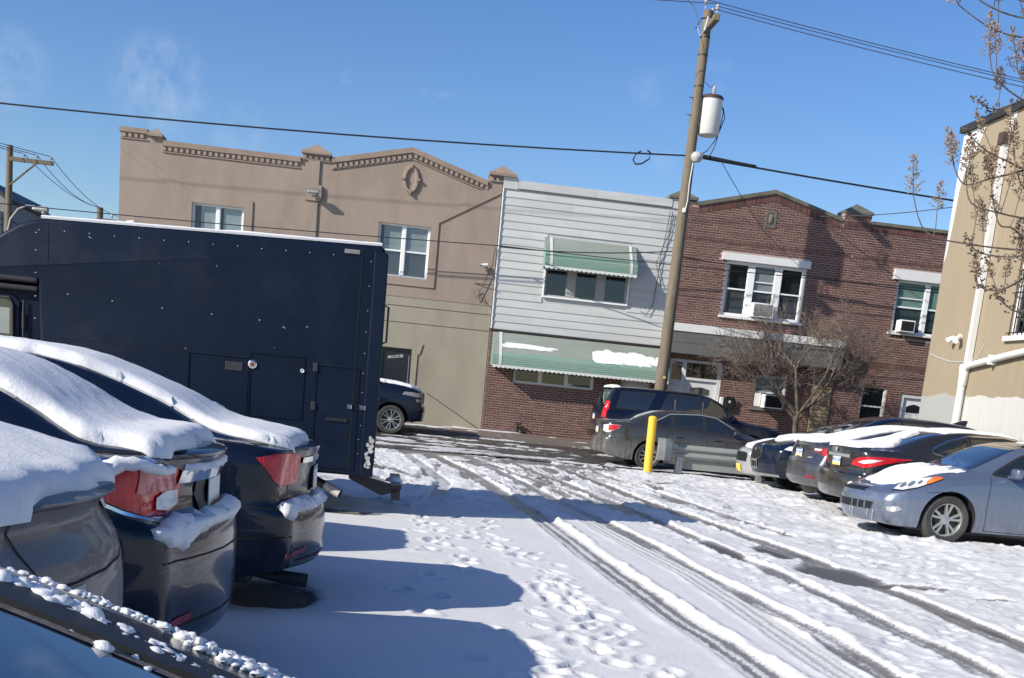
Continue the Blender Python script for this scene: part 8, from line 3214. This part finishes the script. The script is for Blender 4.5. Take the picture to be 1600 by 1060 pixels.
c = MB()
prof = [(0.02, 0.475), (3.48, 0.56), (3.48, 1.60), (3.50, 2.16), (4.36, 2.14), (4.36, 2.20), (4.22, 2.32), (4.02, 2.47), (3.84, 2.60), (3.70, 2.69), (3.58, 2.74), (3.44, 2.768), (0.06, 2.868), (0.02, 2.83)]
bmx = bmesh.new()
n = len(prof)
vf = [bmx.verts.new((x, 0, z)) for x, z in prof]
vb = [bmx.verts.new((x, -TW, z)) for x, z in prof]
bmx.faces.new(vf)
bmx.faces.new(vb[::-1])
for i in range(n):
    bmx.faces.new((vf[i], vb[i], vb[(i + 1) % n], vf[(i + 1) % n]))
bmesh.ops.recalc_face_normals(bmx, faces=bmx.faces[:])
eds = [e for e in bmx.edges if e.is_boundary is False and ((abs(e.verts[0].co.y) < 1e-6) == (abs(e.verts[1].co.y) < 1e-6))]
bmesh.ops.bevel(bmx, geom=[e for e in bmx.edges if abs(e.verts[0].co.y - e.verts[1].co.y) < 1e-6 and max(e.verts[0].co.z, e.verts[1].co.z) > 0.9], offset=0.045, segments=4, affect='EDGES', profile=0.5)
me = bpy.data.meshes.new('box_body')
bmx.to_mesh(me)
bmx.free()
me.materials.append(M['truck_black'])
smooth_mesh(me, 35)
body = link('box_body', me, bt)


def tpart(name, mb, m, parent=None, smooth=False, label=None, kind=None):
    me_ = mb.mesh(name, M[m], smooth)
    o = link(name, me_, parent or bt)
    if label:
        o['label'] = label
    if kind:
        o['kind'] = kind
    return o


c = MB()
c.box(0.25, 0.262, 0.001, 0.004, 0.52, 2.80)
c.box(3.40, 3.405, 0.0005, 0.0025, 2.35, 2.74)
c.box(0.25, 3.43, 0.0005, 0.0025, 1.60, 1.604)
tpart('panel_seam', c, 'seam')
# corner post, battered low down
c = MB()
c.bevbox(-0.012, 0.13, -0.05, 0.010, 0.46, 2.80, 0.012)
cp_ = tpart('corner_post', c, 'truck_black')
rs_ = random.Random(12)
c = MB()
for k in range(16):
    x, z = 0.03 + rs_.uniform(-.015, .05), 0.56 + k * 0.022 + rs_.uniform(-.01, .01)
    w_, h_ = rs_.uniform(.012, .035), rs_.uniform(.010, .03)
    pts = [(x + w_ * math.cos(a) * rs_.uniform(.6, 1.2), z + h_ * math.sin(a) * rs_.uniform(.6, 1.3)) for a in [i * PI / 3.5 for i in range(7)]]
    c.add([(a, 0.0115 + rs_.uniform(0, .002), b) for a, b in pts], [tuple(range(7))])
tpart('bare_patch', c, 'truck_scuff', cp_, label='paint knocked off the corner post')
# rivets and screws, bright where the paint wore off
c = MB()


def rivet(x, z, r=0.007):
    c.lathe([(0, 0.0), (r, 0.0), (r * 0.8, 0.004), (0, 0.006)], (x, 0.001, z), 'Y', 8)


for k in range(13):
    rivet(0.55 + k * 0.245, tz(0.5) - 0.13 - k * 0.006 + rs_.uniform(-.006, .006))
for (x, z) in ((3.20, 2.05), (2.76, 2.03), (2.26, 2.01), (1.76, 2.0), (1.27, 1.99), (0.78, 1.97)):
    rivet(x, z, 0.008)
for z in (2.62, 2.45, 2.23, 2.0, 1.78, 1.55):
    rivet(3.52, z, 0.008)
for z in (2.7, 2.45, 2.2, 1.98, 1.76, 1.55, 1.35, 1.18, 1.0, 0.85, 0.7):
    rivet(0.16 + rs_.uniform(-.006, .006), z, 0.006)
tpart('rivets', c, 'metal_grey', kind='stuff')
c = MB()
for (x, z, w_) in ((2.98, 2.62, .03), (2.3, 2.45, .012), (1.72, 2.48, .018), (1.0, 1.93, .03), (2.0, 1.62, .02), (1.1, 1.72, .014)):
    c.add([(x, 0.0015, z), (x + w_, 0.0015, z + w_ * 0.5), (x + w_ * 1.1, 0.0015, z + w_ * 0.75), (x + 0.2 * w_, 0.0015, z + w_ * 0.3)], [(0, 1, 2, 3)])
tpart('scratches', c, 'truck_scuff')
# round lamp, round reflector, twin square lamps
def tlx(px_x, z):
    return px_x


for (x, z, r, m_) in ((1.32, 1.535, 0.045, 'chrome'), (0.80, 1.515, 0.022, 'plate_white')):
    c = MB()
    c.lathe([(0, 0.0), (r, 0.0), (r, 0.012), (r * 0.75, 0.02), (r * 0.6, 0.012), (0, 0.012)], (x, 0.001, z), 'Y', 20)
    tpart('side_lamp', c, m_, smooth=40)
c = MB()
c.lathe([(0, 0), (0.02, 0), (0.018, 0.01), (0, 0.012)], (1.32, 0.014, 1.535), 'Y', 14)
tpart('lamp_lens', c, 'lens_darkred', smooth=40)
for (x, w_) in ((0.26, 0.03), (0.115, 0.045)):
    c = MB()
    c.bevbox(x, x + w_ + 0.02, 0.002, 0.02, 1.165, 1.215, 0.006)
    tpart('latch_plate', c, 'chrome')
# hatches
def hatch(x0, x1, z0, z1):
    c = MB()
    t_ = 0.010
    c.box(x0, x1, 0.001, 0.009, z1 - t_, z1)
    c.box(x0, x1, 0.001, 0.009, z0, z0 + t_)
    c.box(x0, x0 + t_, 0.001, 0.009, z0 + t_, z1 - t_)
    c.box(x1 - t_, x1, 0.001, 0.009, z0 + t_, z1 - t_)
    o = tpart('hatch', c, 'truck_black')
    return o


h_ = hatch(0.20, 0.66, 0.52, 1.60)
c = MB()
for z in (0.72, 1.12, 1.52):
    c = MB()
    c.bevbox(0.645, 0.69, 0.004, 0.022, z, z + 0.09, 0.005)
    tpart("hinge", c, "metal_dark", h_)
c = MB()
c.bevbox(0.30, 0.52, 0.003, 0.014, 1.02, 1.06, 0.005)
tpart('handle', c, 'metal_black', h_)
h2 = hatch(0.78, 1.35, 1.0, 1.66)
h3 = hatch(1.36, 1.98, 1.0, 1.60)
c = MB()
c.bevbox(1.42, 1.60, 0.002, 0.008, 1.45, 1.54, 0.003)
tpart('latch', c, 'metal_dark', h3)
c = MB()
c.bevbox(0.28, 0.44, 0.002, 0.016, 2.755, 2.80, 0.006)
tpart('marker_lamp', c, 'lens_smoke')
# grab handle on the tail
c = MB()
c.tube([(-0.005, -0.10, 2.28), (-0.055, -0.10, 2.26), (-0.055, -0.10, 1.90), (-0.005, -0.10, 1.88)], 0.012, 8)
tpart('grab_handle', c, 'metal_dark', smooth=60)
# roller door at the tail
c = MB()
for k in range(9):
    c.bevbox(-0.016, 0.02, -TW + 0.16, -0.16, 0.56 + k * 0.25, 0.80 + k * 0.25, 0.006, 1)
tpart('roller_door', c, 'truck_black', kind='stuff')
# rear step under the tail and the exhaust
c = MB()
c.prism([(-0.30, 0.36), (-0.30, 0.30), (-0.12, 0.24), (0.25, 0.40), (0.25, 0.47)], -0.42, -0.30)
c.box(-0.34, -0.22, -1.9, -0.25, 0.335, 0.375)
c.box(-0.33, -0.23, -0.42, -0.30, 0.20, 0.33)
tpart('rear_step', c, 'metal_black')
c = MB()
c.tube([(1.4, -0.35, 0.42), (0.85, -0.35, 0.42), (0.62, -0.30, 0.36), (0.42, -0.24, 0.27), (0.34, -0.22, 0.235)], 0.047, 16)
ex_ = tpart('exhaust', c, 'metal_black', smooth=50)
c = MB()
c.tube([(0.50, -0.265, 0.305), (0.33, -0.217, 0.23)], 0.053, 16, cap=False)
tpart('tail_pipe', c, 'truck_scuff', ex_, smooth=50)
c = MB()
c.tube([(0.36, -0.226, 0.243), (0.328, -0.216, 0.229)], 0.049, 16)
tpart('pipe_bore', c, 'well', ex_)
# chassis and wheels
c = MB()
for y in (-0.55, -TW + 0.55):
    c.box(0.1, 5.6, y - 0.05, y + 0.05, 0.42, 0.54)
c.box(0.9, 1.6, -TW + 0.4, -0.4, 0.30, 0.42)
tpart('chassis', c, 'metal_black')
tw = MB()
R_ = 0.37
tw.lathe([(0.22, -0.11), (0.34, -0.115), (R_, -0.09), (R_, 0.09), (0.34, 0.115), (0.22, 0.11)], (0, 0, 0), 'Y', 32, closed=True)
twm = tw.mesh('wheel', M['tyre'], 35)
rm_ = MB()
rm_.lathe([(0, -0.06), (0.10, -0.06), (0.12, -0.03), (0.22, -0.05), (0.225, 0.09), (0, 0.09)], (0, 0, 0), 'Y', 28)
rmm = rm_.mesh('rim', M['metal_grey'], 35)
for x in (1.35, 4.9):
    for y in (-0.16, -TW + 0.16):
        o = bpy.data.objects.new('wheel', twm)
        COL.objects.link(o)
        o.parent = bt
        o.location = (x, y, R_)
        if y > -1:
            o.rotation_euler = (0, 0, PI)
        q = bpy.data.objects.new('rim', rmm)
        COL.objects.link(q)
        q.parent = o
# cab under the overhang
c = MB()
c.prism([(3.50, 0.45), (6.1, 0.45), (6.15, 1.15), (5.1, 1.32), (4.75, 2.08), (3.50, 2.10)], -TW + 0.12, -0.10)
cab = tpart('cab', c, 'truck_black')
c = MB()
c.bevbox(3.50, 4.34, -0.10, 0.004, 2.125, 2.185, 0.02)
c.bevbox(3.50, 4.34, -0.12, -0.02, 2.04, 2.10, 0.02)
tpart('gutter', c, 'metal_black')
c = MB()
dp = [(3.70, 0.55), (4.95, 0.55), (4.95, 1.30), (4.68, 1.98), (3.78, 2.0), (3.70, 1.93)]
c.prism(dp, -0.10, -0.075)
dr = tpart('cab_door', c, 'truck_black')
c = MB()
c.prism([(3.765, 1.32), (4.84, 1.32), (4.62, 1.90), (3.82, 1.95), (3.765, 1.90)], -0.0745, -0.068)
tpart('window', c, 'car_glass', dr)
c = MB()
c.tube([(3.755, -0.066, 1.30), (3.755, -0.066, 1.90), (3.80, -0.066, 1.965), (4.64, -0.066, 1.92)], 0.016, 8)
tpart('window_rim', c, 'metal_black', dr, smooth=60)
c = MB()
c.box(3.79, 3.885, -0.0675, -0.066, 1.60, 1.86)
tpart('see_through_patch', c, 'awning_sage', dr)  # pale patch painted for the light seen through to the other cab window
c = MB()
c.tube([(3.655, -0.07, 1.10), (3.655, -0.07, 1.95)], 0.010, 8)
c.tube([(3.655, -0.075, 1.66), (3.655, -0.075, 1.82)], 0.016, 8)
tpart('door_jamb', c, 'metal_dark', smooth=60)
# snow along the roof edge
c = MB()
nx = 90
seg = 8
vs = []
for i in range(nx + 1):
    u = i / nx
    x = 0.06 + u * 3.42
    zt_ = 2.868 - (x - 0.06) * 0.0296
    r1 = 0.030 + 0.014 * float(fbm(np.array([x * 4.0]), np.array([2.0]), 3)[0])
    prof_ = [(-0.02, 0.0), (-0.012, r1 * 0.6), (-0.04, r1), (-0.4, r1 * 1.3), (-1.2, r1 * 1.4), (-TW + 0.05, r1), (-TW + 0.03, 0.0)]
    vs += [(x, y, zt_ + z) for y, z in prof_]
m_ = 7
c.add(vs, [(i * m_ + k, i * m_ + k + 1, (i + 1) * m_ + k + 1, (i + 1) * m_ + k) for i in range(nx) for k in range(m_ - 1)] + [tuple(range(m_)), tuple(nx * m_ + k for k in range(m_))])
tpart('roof_snow', c, 'snow_car', smooth=60, label='thin white edge of snow along the roof')
c = MB()
for (x, y, sx_, sy_) in ((-0.16, -0.5, 0.16, 0.18),):
    pass
sd = MB()
sd.lathe([(0.0, 0.05), (0.05, 0.045), (0.09, 0.02), (0.11, -0.01)], (-0.26, -0.75, 0.38), 'Z', 20)
tpart('step_snow', sd, 'snow_car', smooth=80, label='heap of snow on the rear step')
